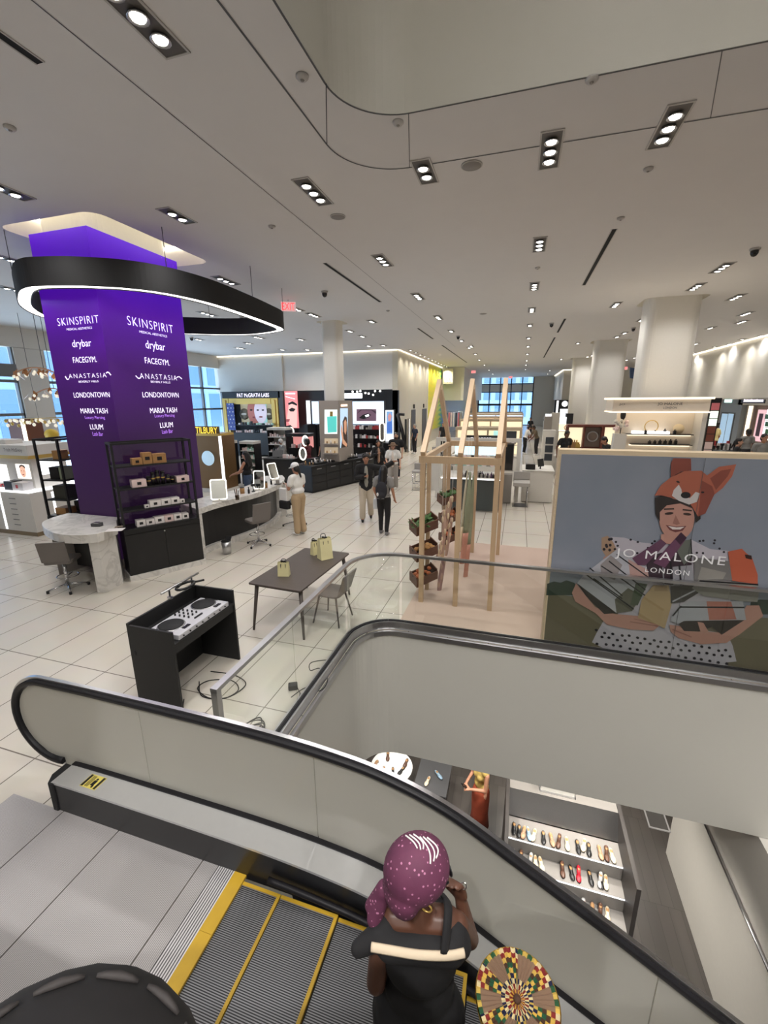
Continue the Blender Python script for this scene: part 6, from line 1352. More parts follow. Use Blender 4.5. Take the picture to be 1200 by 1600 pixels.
for r_ in range(2): goods(20, -1.6, -.5, Y + .12 + .16 * r_, .9705, 'small dark perfume bottle crowded on the vanity island front', 'bottles on the vanity island', cols=[BLKCARD, GREY, WHITEB, mat('violet_glass', (90, 70, 96), rough=.2)], depth=.06, hmin=.08, hmax=.16, name='perfume_bottle', cat='perfume bottle')
# white desk right of the island
t = thing('white_desk', 'plain white counter desk right of the vanity island', 'counter', (.7, 14.5, 0)); bxp(.22, 1.12, 13.95, 15.2, 0.02, .98, 'desk_body', WHITE, t); bxp(.2, 1.14, 13.93, 15.22, .9805, 1.0, 'desk_top', WHITE, t); bxp(.3, 1.05, 14.0, 15.1, 0, .0195, 'plinth', GREY, t)
t = thing('label_printer', 'black printer and cables on the white desk', 'printer', (.42, 14.2, 1.0)); bxp(.3, .58, 14.1, 14.4, 1.0005, 1.16, 'printer_body', BLACK, t, bevel=.01); bxp(.34, .54, 14.12, 14.3, 1.1605, 1.18, 'paper_slot', GREY, t)
t = thing('till_screen', 'thin black screen on the white desk beside the printer', 'screen', (.72, 14.3, 1.0)); MB().box(-.14, .14, -.01, .01, -.12, .12, M=Matrix.Translation((.74, 14.3, 1.2)) @ Matrix.Rotation(.9, 4, 'Z') @ Matrix.Rotation(-.2, 4, 'X')).build('screen', BLACK, t); MB().cyl((.74, 14.32, 1.0005), (.74, 14.32, 1.2), .02).build('stand', BLACK, t)
# grey upholstered bench
t = thing('upholstered_bench', 'grey upholstered stool with chrome legs before the white desk', 'bench', (.02, 13.4, 0)); bxp(-.04, .44, 13.15, 13.75, .62, .74, 'seat', mat('bench_grey', (172, 168, 162), rough=.7), t, bevel=.02); bxp(-.04, .44, 13.68, 13.75, .7405, 1.0, 'backrest', mat('bench_grey'  , (172, 168, 162)), t, bevel=.02)
for x in (.02, .38):
    for y in (13.2, 13.68): MB().cyl((x, y, 0), (x, y, .62), .015).build('leg', CHROME, t)
MB().box(-.02, .42, 13.2, 13.7, 0, .008).build('base_plate', DGREY, t)
# row of grey bar stools left of the aisle
def barstool(x, y, label):
    t = thing('bar_stool', label, 'stool', (x, y, 0)); m = mat('stool_grey', (164, 160, 156), rough=.7)
    bxp(x - .22, x + .22, y - .22, y + .22, .62, .70, 'seat', m, t, bevel=.02); bxp(x - .22, x + .22, y + .16, y + .22, .7005, .93, 'backrest', m, t, bevel=.02)
    for sx in (-1, 1):
        for sy in (-1, 1): MB().cyl((x + sx * .19, y + sy * .19, 0.012), (x + sx * .19, y + sy * .19, .62), .013).build('leg', CHROME, t)
    for sy in (-1, 1): MB().cyl((x - .19, y + sy * .19, .25), (x + .19, y + sy * .19, .25), .011).build('footrest', CHROME, t)
    bxp(x - .23, x + .23, y - .23, y + .23, 0, .012, 'base_plate', STEEL, t)
barstool(-3.28, 15.0, 'nearest grey bar stool left of the pine house'); barstool(-3.45, 16.9, 'second grey bar stool from the front in the row along the aisle'); barstool(-3.6, 18.8, 'third grey bar stool from the front in the row along the aisle'); barstool(-3.75, 20.8, 'farthest grey bar stool in the row along the aisle')
t = thing('white_counter', 'white counter end with herb pot seen between the house posts', 'counter', (-2.7, 15.2, 0)); bxp(-3.0, -2.5, 15.0, 20.5, 0, 1.0, 'counter_body', WHITE, t); bxp(-3.02, -2.48, 14.98, 20.52, 1.0005, 1.03, 'counter_top', WHITE, t)
goods(10, 15.3, 17.3, -2.68, 1.0305, 'dark bottle on the white counter behind the house posts', 'bottles on the white counter', cols=[BLKCARD, GREY], depth=.09, hmin=.12, hmax=.3, axis='y', name='tall_bottle', cat='bottle')
t = thing('potted_herb', 'small green pot plant on the white counter beside the stools', 'plant', (-2.85, 15.8, 1.03)); MB().lathe([(0, 0.0005), (.06, 0.0005), (.08, .11), (0, .11)], (-2.85, 15.6, 1.03), 14).build('pot', GREY, t); mb = MB(); rg = random.Random(2)
for k in range(26):
    a = rg.uniform(0, 6.3); p = Vector((-2.85, 15.6, 1.13)); d = Vector((math.cos(a) * .1, math.sin(a) * .1, rg.uniform(.02, .14))); s_ = d.cross(UPV).normalized() * .03; mb.add([p, p + d * .6 + s_, p + d * 1.2, p + d * .6 - s_], [(0, 1, 2, 3)])
mb.build('foliage', LEAF, t)
# perfume kiosks one behind the other
def aisle_kiosk(label, Y, x0, x1, ztop, sign, m, litc, spx=None):
    t = thing('aisle_kiosk', label, 'kiosk', ((x0 + x1) / 2, Y + .5, 0))
    bxp(x0, x1, Y, Y + 1.2, 0, .95, 'counter_body', m, t); bxp(x0 - .03, x1 + .03, Y - .03, Y + 1.23, .9505, .98, 'counter_top', WHITE, t)
    bxp(x0, x1, Y + .7, Y + .76, .9805, ztop - .12, 'lit_back', litc, t); bxp(x0, x1, Y + .4, Y + .9, ztop - .1195, ztop, 'canopy', mat('kiosk_trim', (196, 176, 148), rough=.5), t)
    for x in (x0, (x0 + x1) / 2 - .03, x1 - .06): bxp(x, x + .06, Y + .45, Y + .69, .9805, ztop - .12, 'upright', mat('kiosk_trim' , (196, 176, 148)), t)
    bxp(x0 + .1, x1 - .1, Y + .35, Y + .69, 1.35, 1.37, 'shelf_board', WHITE, t)
    if sign:
        sx = x0 + (x1 - x0) * .42; w = min(1.5, (x1 - x0) * .6); sz = spx or ztop - .55
        sb = bxp(sx - w / 2, sx + w / 2, Y + .02, Y + .3, sz, sz + .25, 'sign_board', BLACK, t); text(sign, (sx, Y + .015, sz + .125), (1, 0, 0), UPV, LETW, t, height=.11, width=w * .55)
    lb = 'tiny bottle standing on the ' + label.split(' with ')[0]; g = 'bottles on the ' + label.split(' with ')[0]
    goods(12, x0 + .2, x1 - .2, Y + .55, 1.371, lb + ', upper shelf', g + ' shelf', cols=[KRAFT, BLKCARD, WHITEB, MINT], depth=.12, hmin=.12, hmax=.24, name='perfume_bottle', cat='perfume bottle')
    goods(12, x0 + .2, x1 - .2, Y + .2, .981, lb + ' top', g + ' top', cols=[KRAFT, BLKCARD, WHITEB], depth=.12, hmin=.1, hmax=.2, name='perfume_bottle', cat='perfume bottle')
    return t
CREAML = SCR('cream', (236, 222, 186), .7)
t = aisle_kiosk('nearest cream lit kiosk with black sign board and mint panel', 17.6, -2.45, .12, 2.05, 'TOM FORD', WHITE, CREAML, 1.5)
bxp(-.95, -.6, 18.28, 18.295, 1.4, 1.9, 'mint_panel', SCR('mint', (176, 226, 222), .6), t); bxp(-.45, -.05, 18.28, 18.295, 1.4, 1.9, 'picture_panel', SCR('dark_pic', (54, 56, 60), .2), t)
aisle_kiosk('second kiosk down the aisle with black sign board', 23.0, -3.0, .2, 2.15, 'HOURGLASS', WHITE, CREAML, 1.55); aisle_kiosk('third kiosk down the aisle with brown canopy', 28.5, -3.2, .25, 2.1, 'BEAUTY' if False else None, WHITE, SCR('warm', (214, 180, 140), .6))
aisle_kiosk('fourth kiosk down the aisle with pale shelves', 35.0, -3.8, .3, 2.1, None, BLACK, BLUEW); aisle_kiosk('farthest kiosk down the aisle with pale shelves', 44.0, -4.2, .3, 2.0, None, BLACK, LIT)
t = thing('clothes_rail', 'clothes rail with pink and dark garments far down left of the aisle', 'clothes rail', (-6, 40, 0)); MB().tube([(-6.2, 38, 0), (-6.2, 38, 2.2), (-4.6, 38, 2.2), (-4.6, 38, 0)], .03, 6).build('rail', STEEL, t)
for k, m in enumerate((BLKCARD, PINKLIT, PINKB, WHITEB, BLKCARD, PINKLIT, GREY)):
    o = MB().box(-6.0 + .2 * k, -5.88 + .2 * k, 37.8, 38.2, .9, 2.1).build('garment', m, bevel=.03); tag(o, 'small garment hanging on the rail far down left of the aisle', 'garment', 'garments on the far rail')
# white tower with three dark screens
t = thing('screen_tower', 'white display tower with three dark pictures right of the aisle', 'display stand', (1.2, 19, 0)); bxp(.98, 1.46, 19.0, 19.45, 0, 1.9, 'tower_body', WHITE, t)
for k in range(3): bxp(1.1, 1.4, 18.985, 18.9995, 1.35 - .34 * k, 1.63 - .34 * k, 'dark_picture', mat('night_print', (52, 58, 66), rough=.3), t)
bxp(1.3, 1.9, 19.6, 20.2, 0, .8, 'pedestal', WHITE, t)
# brown lit fragrance unit behind the billboard
BRN = mat('brown_lacquer', (112, 58, 46), rough=.4)
Y = 19.6; a, b, z0, z1 = pxY(885, 1000, 664, 702, Y)
t = thing('brown_display', 'brown framed display with round mirror and lit niches above the billboard rim', 'display cabinet', ((a + b) / 2, Y + .3, 0))
bxp(a, b, Y, Y + .6, 0, z0, 'base_cabinet', BRN, t); bxp(a, b, Y + .3, Y + .6, z0 + .0005, z1, 'back_panel', BRN, t); bxp(a, b, Y, Y + .3, z1 - .08, z1, 'top_rim', BRN, t)
for px in (885, 912, 941, 999): q = atY(px, 680, Y).x; bxp(q - .03, q + .03, Y, Y + .2995, z0 + .0005, z1 - .081, 'upright', BRN, t)
for (p0, p1), m in (((888, 909), SCR('cream', (236, 222, 186), .7)), ((944, 997), SCR('cream', (236, 222, 186), .7))): aa, bb, cc, dd = pxY(p0, p1, 668, 698, Y + .28); bxp(aa, bb, Y + .28, Y + .2995, cc, dd, 'lit_niche', m, t)
aa, bb, cc, dd = pxY(914, 939, 668, 698, Y + .28); bxp(aa, bb, Y + .28, Y + .2995, cc, dd, 'mirror_back', mat('taupe_print', (128, 112, 100), rough=.5), t)
q = atY(926, 682, Y + .25); MB().tube([q + Vector((.2 * math.cos(k * PI / 12), 0, .2 * math.sin(k * PI / 12))) for k in range(24)], .03, 8, closed=True).build('round_mirror_rim', STEEL, t)
goods(5, atY(890, 690, Y).x, atY(907, 690, Y).x, Y + .15, z0 + .001, 'gold or pale bottle in the left lit niche of the brown display', 'bottles in the left brown niche', cols=[KRAFT, GOLD, WHITEB], depth=.12, hmin=.15, hmax=.35, name='perfume_bottle', cat='perfume bottle')
goods(10, atY(946, 690, Y).x, atY(995, 690, Y).x, Y + .15, z0 + .001, 'gold or dark bottle in the right lit niche of the brown display', 'bottles in the right brown niche', cols=[KRAFT, GOLD, BLKCARD, WHITEB], depth=.12, hmin=.15, hmax=.35, name='perfume_bottle', cat='perfume bottle')
t = thing('sign_band', 'black sign band with white letters at the foot of the second white column', 'sign', (3.6, 21, 0)); a, b, z0, z1 = pxY(921, 966, 665, 671, 21.0); bxp(a, b, 21.0, 21.7, z0, z1, 'sign_board', BLACK, t); bxp(a, b, 21.0, 21.7, 0, z0, 'cabinet', WHITE, t)
for k in range(6): aa, bb, cc, dd = pxY(937 + 2.6 * k, 938.8 + 2.6 * k, 667, 669.5, 20.99); bxp(aa, bb, 20.985, 20.998, cc, dd, 'lettering', LETW, t)
t = thing('lilac_display', 'pale lit sign unit with red and lilac lettering behind the brown display', 'display stand', (2, 24, 0)); a, b, z0, z1 = pxY(874, 912, 663, 673, 24); bxp(a, b, 24, 24.5, 0, z0 - .05, 'cabinet', GREY, t); bxp(a, b, 24.0, 24.3, z0, z1, 'lit_panel', SCR('cream', (236, 222, 186), .7), t); bxp(a + .9, b - .1, 23.98, 23.9995, z0 + .05, z1 - .04, 'lilac_print', SCR('lilac', (200, 186, 226), .6), t)
MB().tube([Vector((a + .35 + .12 * math.cos(k), 23.98, (z0 + z1) / 2 + .12 * math.sin(k))) for k in range(6)], .02, 5).build('red_logo', REDP, t); bxp(a, a + .8, 23.97, 23.9995, z0 - .9, z0 - .06, 'lit_side', SCR('cream', (236, 222, 186), .7), t)
t = thing('grey_cabinet', 'row of grey and white cabinets beyond the white tower', 'cabinet', (2.5, 29, 0))
for k, (x, h, m) in enumerate(((1.5, 2.1, GREY), (2.0, 2.3, WHITE), (2.5, 2.0, LIT), (3.0, 2.2, BLACK))): bxp(x, x + .46, 29 + k, 29.6 + k, 0, h, 'cabinet_body', m, t)
# black shop panel with a white disc under the right bulkhead
Y = 44.8; a, b, z0, z1 = pxY(866, 920, 625, 652, Y); t = thing('beauty_boutique', 'black shop front with a white round logo under the right bulkhead', 'shop front', ((a + b) / 2, Y, 0)); bxp(a, b, Y, Y + .15, 0, 3.08, 'front_panel', BLACK, t)
q = atY(882.5, 631, Y - .02); MB().lathe([(0, 0), (.26, 0), (.26, .03), (0, .03)], q, 20, M=Matrix.Rotation(PI / 2, 3, 'X')).build('round_logo', LIT, t)
for p0, p1, y0_, y1_, m in ((875, 887, 639, 647, LIT), (889, 896, 630, 648, GREY), (869, 872, 626, 650, LIT)): aa, bb, cc, dd = pxY(p0, p1, y0_, y1_, Y); bxp(aa, bb, Y - .06, Y - .001, cc, dd, 'lit_display', m, t)
t = thing('white_kiosk', 'white kiosk with lit sides in front of the black shop front', 'kiosk', (2.8, 38, 0)); bxp(1.9, 4.2, 37, 38, 0, 1.5, 'counter_body', WHITE, t); bxp(2.0, 4.1, 37.2, 37.8, 1.5005, 2.0, 'lit_top', LIT, t); bxp(1.85, 4.25, 36.98, 37.18, 1.5005, 1.62, 'black_band', BLACK, t)
# ================================================================= fragrance shop alcove behind the billboard
Y = 13.0; a, b, z0, z1 = pxY(960, 1112, 643, 700, Y); zc0, zc1 = atY(1040, 643, Y).z, atY(1040, 624, Y).z
t = thing('shop_alcove', 'cream shop alcove with lit canopy and bottle shelves seen above the billboard rim', 'shop alcove', ((a + b) / 2, Y + .5, 0))
CRM = mat('alcove_cream', (226, 214, 198), rough=.5)
xa = atY(958, 632, Y).x; xb = atY(1110, 632, Y).x; xw = atY(1018, 680, Y + .6).x
bxp(xa, xb, Y, Y + 1.0, zc0, zc1, 'canopy_board', CRM, t); bxp(xa - .06, xb + .06, Y - .05, Y + 1.02, zc1 + .0005, zc1 + .05, 'canopy_cornice', COVE2, t); bxp(xa - .03, xb + .03, Y - .03, Y + 1.0, zc0 - .03, zc0 - .0005, 'canopy_light', COVE2, t)
bxp(xa + .25, xb - .05, Y + .6, Y + .7, 0, zc0 - .031, 'back_wall', CRM, t); bxp(xb - .1, xb, Y + .05, Y + .5995, 0, zc0 - .031, 'side_wall', WHITE, t)
text('JO MALONE', atY(1047, 631.5, Y - .012), (1, 0, 0), UPV, DGREY, t, width=atY(1067, 631, Y).x - atY(1028, 631, Y).x, height=.085); text('LONDON', atY(1047, 637, Y - .012), (1, 0, 0), UPV, DGREY, t, width=.3, height=.05)
text('JO', atY(972, 632, Y - .012), (1, 0, 0), UPV, DGREY, t, width=.14, height=.06)
for k, (p0, p1, yy_) in enumerate(((975, 1082, 678), (985, 1080, 694))):
    aa, bb, cc, dd = pxY(p0, p1, yy_, yy_ + 1.2, Y + .4); sh = bxp(aa, bb, Y + .3, Y + .5995, cc, dd, 'shelf_board', BLACK, t); bxp(aa, bb, Y + .5, Y + .59, cc - .04, cc - .001, 'shelf_light', COVE2, t)
    goods(6 if k else 4, aa + .4, bb - .3, Y + .42, dd + .0005, 'small dark bottle on the %s shelf of the cream alcove' % ('lower' if k else 'upper'), 'bottles on the %s alcove shelf' % ('lower' if k else 'upper'), cols=[BLKCARD], depth=.07, hmin=.1, hmax=.14, name='fragrance_bottle', cat='bottle')
    if not k: zsh = dd; xsa = aa
def disc(px, r, label, m=CRM):
    q = atY(px, 676, Y + .45); q = Vector((q.x, q.y, zsh + r + .005)); o = MB().lathe([(0, 0), (r, 0), (r, .03), (0, .04)], q, 26, M=Matrix.Rotation(PI / 2, 3, 'X')).build('round_box', m); tag(o, label, 'round box')
disc(1059, .13, 'pale round box standing at the right of the upper alcove shelf', mat('pale_round', (226, 206, 170), rough=.5))
q = atY(1017, 672, Y + .5); o = MB().tube([Vector((q.x + .16 * math.cos(k * PI / 12), q.y, zsh + .19 + .16 * math.sin(k * PI / 12))) for k in range(24)], .012, 6, closed=True).build('hoop_stand', GOLD); tag(o, 'thin gold hoop standing on the upper alcove shelf', 'hoop')
for p0, p1, lb in ((988, 1005, 'left white tray on the upper alcove shelf'), (1012, 1045, 'wide white tray in the middle of the upper alcove shelf')):
    aa, bb = atY(p0, 677, Y + .4).x, atY(p1, 677, Y + .4).x; tag(MB().box(aa, bb, Y + .32, Y + .55, zsh + .0005, zsh + .07).build('display_tray', LIT), lb, 'tray')
fl = thing('flower_vase', 'white flowers at the left end of the cream alcove', 'flowers', (xsa - .05, Y + .35, zsh)); rg = random.Random(4); bxp(xsa - .28, xsa + .02, Y + .15, Y + .45, 0, zsh, 'pedestal', WHITE, fl)
for k in range(16): p = Vector((xsa - .12 + rg.uniform(-.16, .16), Y + .3 + rg.uniform(-.1, .1), zsh + rg.uniform(.05, .35))); MB().ell(p, rg.uniform(.035, .06), 8, 6).build('blossom', WHITE if k % 3 else PINKB, fl)
mb = MB(); mb.tube([(xsa - .12, Y + .3, zsh), (xsa - .1, Y + .3, zsh + .55)], .012); mb.ell((xsa - .1, Y + .3, zsh + .5), (.07, .05, .14), 8, 6); mb.build('dark_foliage', MATBLACK, fl)
# narrow picture tower right of the alcove
Y = 14.2; t = thing('picture_tower', 'narrow tower of small portrait pictures right of the cream alcove', 'display tower', (5.2, Y, 0)); a, b, z0, z1 = pxY(1098, 1121, 622, 704, Y); bxp(a + .1, b, Y, Y + .3, 0, z1, 'tower_body', BLACK, t)
for k in range(9):
    m = [PINKLIT, PINKB, mat('auburn_print', (122, 66, 52), rough=.5), SCR('poster_white', (216, 226, 216), .7)][(k * 3 + k // 2) % 4]; bxp(a + .13, b - .03, Y - .012, Y - .0005, z1 - .32 - .21 * k, z1 - .13 - .21 * k, 'portrait_print', m, t)
# grey lift portal and shops under the right wall
XR = 10.4
def qb(name, x0, x1, y0, y1, X, m, t, th=.05):
    a = atX(x0, (y0 + y1) / 2, X).y; b = atX(x1, (y0 + y1) / 2, X).y; z1 = atX((x0 + x1) / 2, y0, X).z; z0 = atX((x0 + x1) / 2, y1, X).z; return bxp(X, X + th, min(a, b), max(a, b), max(z0, 0), z1, name, m, t)
t = thing('lift_portal', 'grey lift portal with glass doors under the right wall', 'lift', (XR, 28, 0)); qb('portal_panel', 1121, 1152.5, 621, 720, XR, mat('portal_grey', (122, 128, 134), rough=.4), t, .4)
qb('door_frame', 1121, 1142, 644, 715, XR - .02, DGREY, t, .019); qb('glass_door', 1122, 1131, 646, 715, XR - .03, SCR('lift_glass', (150, 180, 206), .45), t, .009); qb('glass_door', 1132, 1140, 646, 715, XR - .03, SCR('lift_glass' , (150, 180, 206), .45), t, .009); qb('lit_sign', 1132, 1143, 624, 629, XR - .02, emis('mint_letters', (200, 250, 240), 1.3), t, .019)
t = thing('boutique_front', 'white framed boutique with a black script sign at the right edge', 'shop front', (XR, 24, 0)); qb('white_frame', 1154, 1198, 620.5, 633, XR, WHITE, t, .3); qb('sign_board', 1158, 1195, 622.5, 630, XR - .03, BLACK, t, .029)
rg = random.Random(6)
for k in range(14): qb('lettering', 1162 + 2.2 * k, 1163.6 + 2.2 * k, 624.5 - (1 if k in (0, 5, 9) else 0), 628, XR - .04, LETW, t, .009)
qb('taupe_wall', 1159, 1170, 633.5, 720, XR + .2, TAUW, t, .1); qb('light_column', 1165, 1169, 634, 690, XR + .12, COVE2, t, .07); qb('taupe_wall', 1171, 1200, 633.5, 720, XR + .3, mat('taupe_deep', (132, 112, 100), rough=.5), t, .1); qb('pink_poster', 1180, 1192, 640, 690, XR + .15, SCR('rose_poster', (216, 176, 184), .6), t, .05); qb('dark_print', 1183, 1189, 646, 682, XR + .13, mat('plum_print', (84, 60, 78), rough=.5), t, .01)
t = thing('green_shelf', 'lit shelf with green bottles at the right edge of the photo', 'shelf', (XR, 20, 0)); qb('lit_back', 1194, 1230, 640, 690, XR, LIT, t, .05)
for k in range(3): qb('green_row', 1195, 1230, 648 + 12 * k, 656 + 12 * k, XR - .05, mat('green_bottle', (60, 120, 84), rough=.3), t, .04); qb('shelf_board', 1194, 1230, 657 + 12 * k, 658 + 12 * k, XR - .1, WHITE, t, .15)
t = thing('makeup_table', 'black round table crowded with makeup and mirrors by the right shoppers', 'table', (6.6, 16, 0)); q = at(1122, 702, 1.0); MB().lathe([(0, .96), (.75, .96), (.75, 1.0), (0, 1.0)], (q.x, q.y, 0), 28).build('tabletop', BLACK, t); MB().cyl((q.x, q.y, 0), (q.x, q.y, .96), .2).build('pedestal', BLACK, t)
goods(14, q.x - .5, q.x + .5, q.y - .2, 1.0005, 'small silver or black item on the black makeup table at right', 'items on the black makeup table', cols=[WHITEB, BLKCARD, GREY], depth=.1, hmin=.08, hmax=.26); goods(12, q.x - .5, q.x + .5, q.y + .15, 1.0005, 'small tall item at the back of the black makeup table', 'tall items on the makeup table', cols=[WHITEB, BLKCARD, GREY, REDP], depth=.1, hmin=.15, hmax=.35)
# blue hanging star sign by the right columns
c = atY(992, 581, 30); t = thing('hanging_sign', 'dark blue folded hanging sign between the white columns', 'sign', c); mb = MB(); mb.prism([(-.22, -.35), (.1, -.42), (.3, -.1), (.22, .42), (-.02, .2), (-.3, .25)], -.06, .06, M=Matrix.Translation(c) @ Matrix.Rotation(PI / 2, 4, 'X')); mb.build('sign_body', mat('navy_sign', (52, 72, 106), rough=.4), t); MB().cyl(c + UPV * .2, Vector((c.x, c.y, CEIL)), .02).build('cable', DGREY, t)
# ================================================================= people
SKINS = {'fair': mat('skin_fair', (206, 160, 136), rough=.55), 'tan': mat('skin_tan', (178, 128, 102), rough=.55), 'brown': mat('skin_brown', (104, 68, 50), rough=.5), 'deep': mat('skin_deep', (92, 60, 46), rough=.45)}
HAIRD = mat('dark_hair', (30, 24, 22), rough=.45, noise=.3, nscale=60); HAIRB = mat('brown_hair', (66, 46, 36), rough=.5, noise=.3, nscale=60)
def cloth(n, c, **k): return mat('cloth_' + n, c, rough=.85, **k)
V = Vector
def hand_parts(mb, E, Wp, thumb_dir, s, curl=.5, r=.0105, mi=0):
    d = (Wp - E).normalized(); side = thumb_dir - d * thumb_dir.dot(d); side = side.normalized() if side.length > 1e-4 else d.orthogonal().normalized(); n = d.cross(side).normalized()
    M3 = Matrix((d, side, n)).transposed()
    mb.ell(Wp + d * .048 * s, (.050 * s, .038 * s, .017 * s), 10, 8, mi, M3)
    for k in range(4):
        o = Wp + d * .078 * s + side * (.026 - .0175 * k) * s; L = (.072, .080, .074, .058)[k] * s
        a = (d * math.cos(curl * .6) + n * math.sin(curl * .6)); b_ = (d * math.cos(curl * 1.6) + n * math.sin(curl * 1.6)); m1 = o + a * L * .5
        mb.caps(o - d * .02 * s, m1, r * s, r * .95 * s, 7, mi); mb.caps(m1, m1 + b_ * L * .5, r * .95 * s, r * .8 * s, 7, mi)
    tb = Wp + d * .025 * s + side * .03 * s; t1 = tb + (d * .6 + side * .75).normalized() * .035 * s; mb.caps(tb - side * .01, t1, r * 1.25 * s, r * 1.1 * s, 7, mi); mb.caps(t1, t1 + (d * .9 + side * .2 + n * curl * .5).normalized() * .032 * s, r * 1.1 * s, r * .9 * s, 7, mi)
def person(label, loc, yaw, H, skin, top, bottom, hair, arms=None, legs=None, sleeve='short', shoe=(230, 230, 228), lean=0.0, head_turn=0.0, female=True, group=None, vox=.0115, wide=0.0, hairlen='short', face=True, z0=0.0, shoes=True, topname='shirt', hem=.90, loose=.0, botname='trousers', open_front=None, head_tilt=0.0, swk=1.0):
    s = H / 1.70; P0 = V(loc) + UPV * z0
    t = thing('person', label, 'person', P0, yaw, group); M = T[t]; sw = (.92 if female else 1.06) * swk
    LM = Matrix.Translation(V((0, 0, .95 * s))) @ Matrix.Rotation(-lean, 4, 'X') @ Matrix.Translation(V((0, 0, -.95 * s)))
    up = lambda x, y, z: M @ (LM @ V((x * s, y * s, z * s)))       # upper body point
    lo = lambda x, y, z: M @ V((x * s, y * s, z * s))
    R3 = (M @ LM).to_3x3()
    arms = arms or {}; legs = legs or {}
    A = {1: arms.get('R', ((.235, -.03, 1.13), (.235, .07, .90))), -1: arms.get('L', ((-.235, -.03, 1.13), (-.235, .07, .90)))}
    Lg = {1: legs.get('R', ((.095, .02, .49), (.095, -.02, .085))), -1: legs.get('L', ((-.095, .02, .49), (-.095, -.02, .085)))}
    def torso(mb, g=0.0, low=True):
        mb.ell(up(0, 0, 1.26), ((.150 * sw + g) * s, (.100 + g) * s, (.17 + g) * s), 14, 10, 0, R3); mb.ell(up(0, 0, 1.08), ((.128 * sw + g) * s, (.088 + g) * s, (.16 + g) * s), 14, 10, 0, R3)
        mb.caps(up(-.135 * sw, -.005, 1.395), up(.135 * sw, -.005, 1.395), (.055 + g) * s, None, 10)
        if female: 
            for q in (-1, 1): mb.ell(up(q * .065, .075, 1.27), ((.055 + g * .5) * s,) * 3, 10, 8)
        if low: mb.ell(up(0, -.005, .95), ((.155 + g) * s, (.112 + g) * s, (.12 + g) * s), 14, 10, 0, R3)
    def armseg(mb, q, a, b_, g):
        S = up(q * .185 * sw, -.005, 1.385); E = up(*A[q][0]); Wp = up(*A[q][1])
        if a: mb.caps(S, E, (.046 + g) * s, (.038 + g) * s, 10)
        if b_: mb.caps(E, Wp, (.038 + g) * s, (.026 + g) * s, 10)
        return S, E, Wp
    def legseg(mb, q, g, lowg=None, to=1.0):
        Hp = lo(q * .085, 0, .90); K = lo(*Lg[q][0]); An = lo(*Lg[q][1]); An2 = K.lerp(An, to)
        mb.caps(Hp, K, (.085 + g) * s, (.058 + g) * s, 12); mb.caps(K, An2, (.055 + g) * s, (.038 + (lowg if lowg is not None else g)) * s, 12); return K, An
    hd = up(0, .015, 1.595); HR = R3 @ Matrix.Rotation(head_turn, 3, 'Z') @ Matrix.Rotation(head_tilt, 3, 'X')
    hp = lambda x, y, z: hd + HR @ V((x * s, y * s, z * s))
    body = MB(); torso(body)
    body.caps(up(0, -.01, 1.40), hp(0, -.015, -.06), .050 * s, .048 * s, 10); body.ell(hp(0, 0, .02), (.074 * s, .092 * s, .100 * s), 14, 12, 0, HR); body.ell(hp(0, .025, -.055), (.056 * s, .060 * s, .062 * s), 12, 10, 0, HR)
    body.caps(hp(0, .085, .015), hp(0, .103, -.018), .010 * s, .015 * s, 8)
    for q in (-1, 1): body.ell(hp(q * .074, -.008, .0), (.012 * s, .022 * s, .032 * s), 8, 6, 0, HR)
    for q in (-1, 1):
        S, E, Wp = armseg(body, q, True, True, 0.0); hand_parts(body, E, Wp, (up(-q, .6, 1.2) - up(0, 0, 1.2)), s, .7)
        K, An = legseg(body, q, 0.0); f = An + (M.to_3x3() @ V((0, .07, -.035))) * s; body.caps(An, f, .036 * s, .032 * s, 8)
    bd = body.build('body', SKINS[skin], t, remesh=vox, smooth=2)
    if face:
        for q in (-1, 1):
            e = MB().ell(hp(q * .030, .083, .022), (.013 * s, .008 * s, .007 * s), 8, 6, 0, HR).build('eye', MATBLACK, t); MB().caps(hp(q * .018, .090, .040), hp(q * .045, .080, .042), .0045 * s, .003 * s, 6).build('eyebrow', HAIRD, t)
        MB().ell(hp(0, .082, -.052), (.022 * s, .008 * s, .006 * s), 10, 6, 0, HR).build('mouth', mat('lips', (132, 72, 68), rough=.5), t)
    if top is not None:
        mb = MB(); g = .013 + loose; torso(mb, g, False); mb.ell(up(0, -.002, max(hem + .09, .97)), ((.155 + g) * s, (.112 + g) * s, .10 * s), 14, 10, 0, R3)
        if hem < .85: mb.ell(up(0, -.004, hem + .10), ((.165 + g) * s, (.12 + g) * s, .13 * s), 14, 10, 0, R3)
        if sleeve != 'none':
            for q in (-1, 1):
                if sleeve == 'long': S, E, Wp = armseg(mb, q, True, False, g); mb.caps(E, E.lerp(Wp, .94), (.040 + g) * s, (.030 + g) * s, 10)
                else: S = up(q * .185 * sw, -.005, 1.385); E = up(*A[q][0]); mb.caps(S, S.lerp(E, .55), (.050 + g) * s, (.050 + g) * s, 10)
        mb.build(topname, top, t, remesh=vox, smooth=2)
        if open_front is not None:
            mb = MB(); mb.ell(up(0, .065, 1.22), (.065 * s, .105 * s, .22 * s), 12, 10, 0, R3); mb.ell(up(0, .065, 1.0), (.06 * s, .105 * s, .16 * s), 12, 10, 0, R3); mb.build('undershirt', open_front, t, remesh=vox, smooth=2)
    if bottom is not None:
        mb = MB(); mb.ell(up(0, -.005, .95), (.170 * s, .126 * s, .125 * s), 14, 10, 0, R3)
        for q in (-1, 1): legseg(mb, q, .014 + wide * .5, .012 + wide, .93)
        mb.build(botname, bottom, t, remesh=vox, smooth=2)
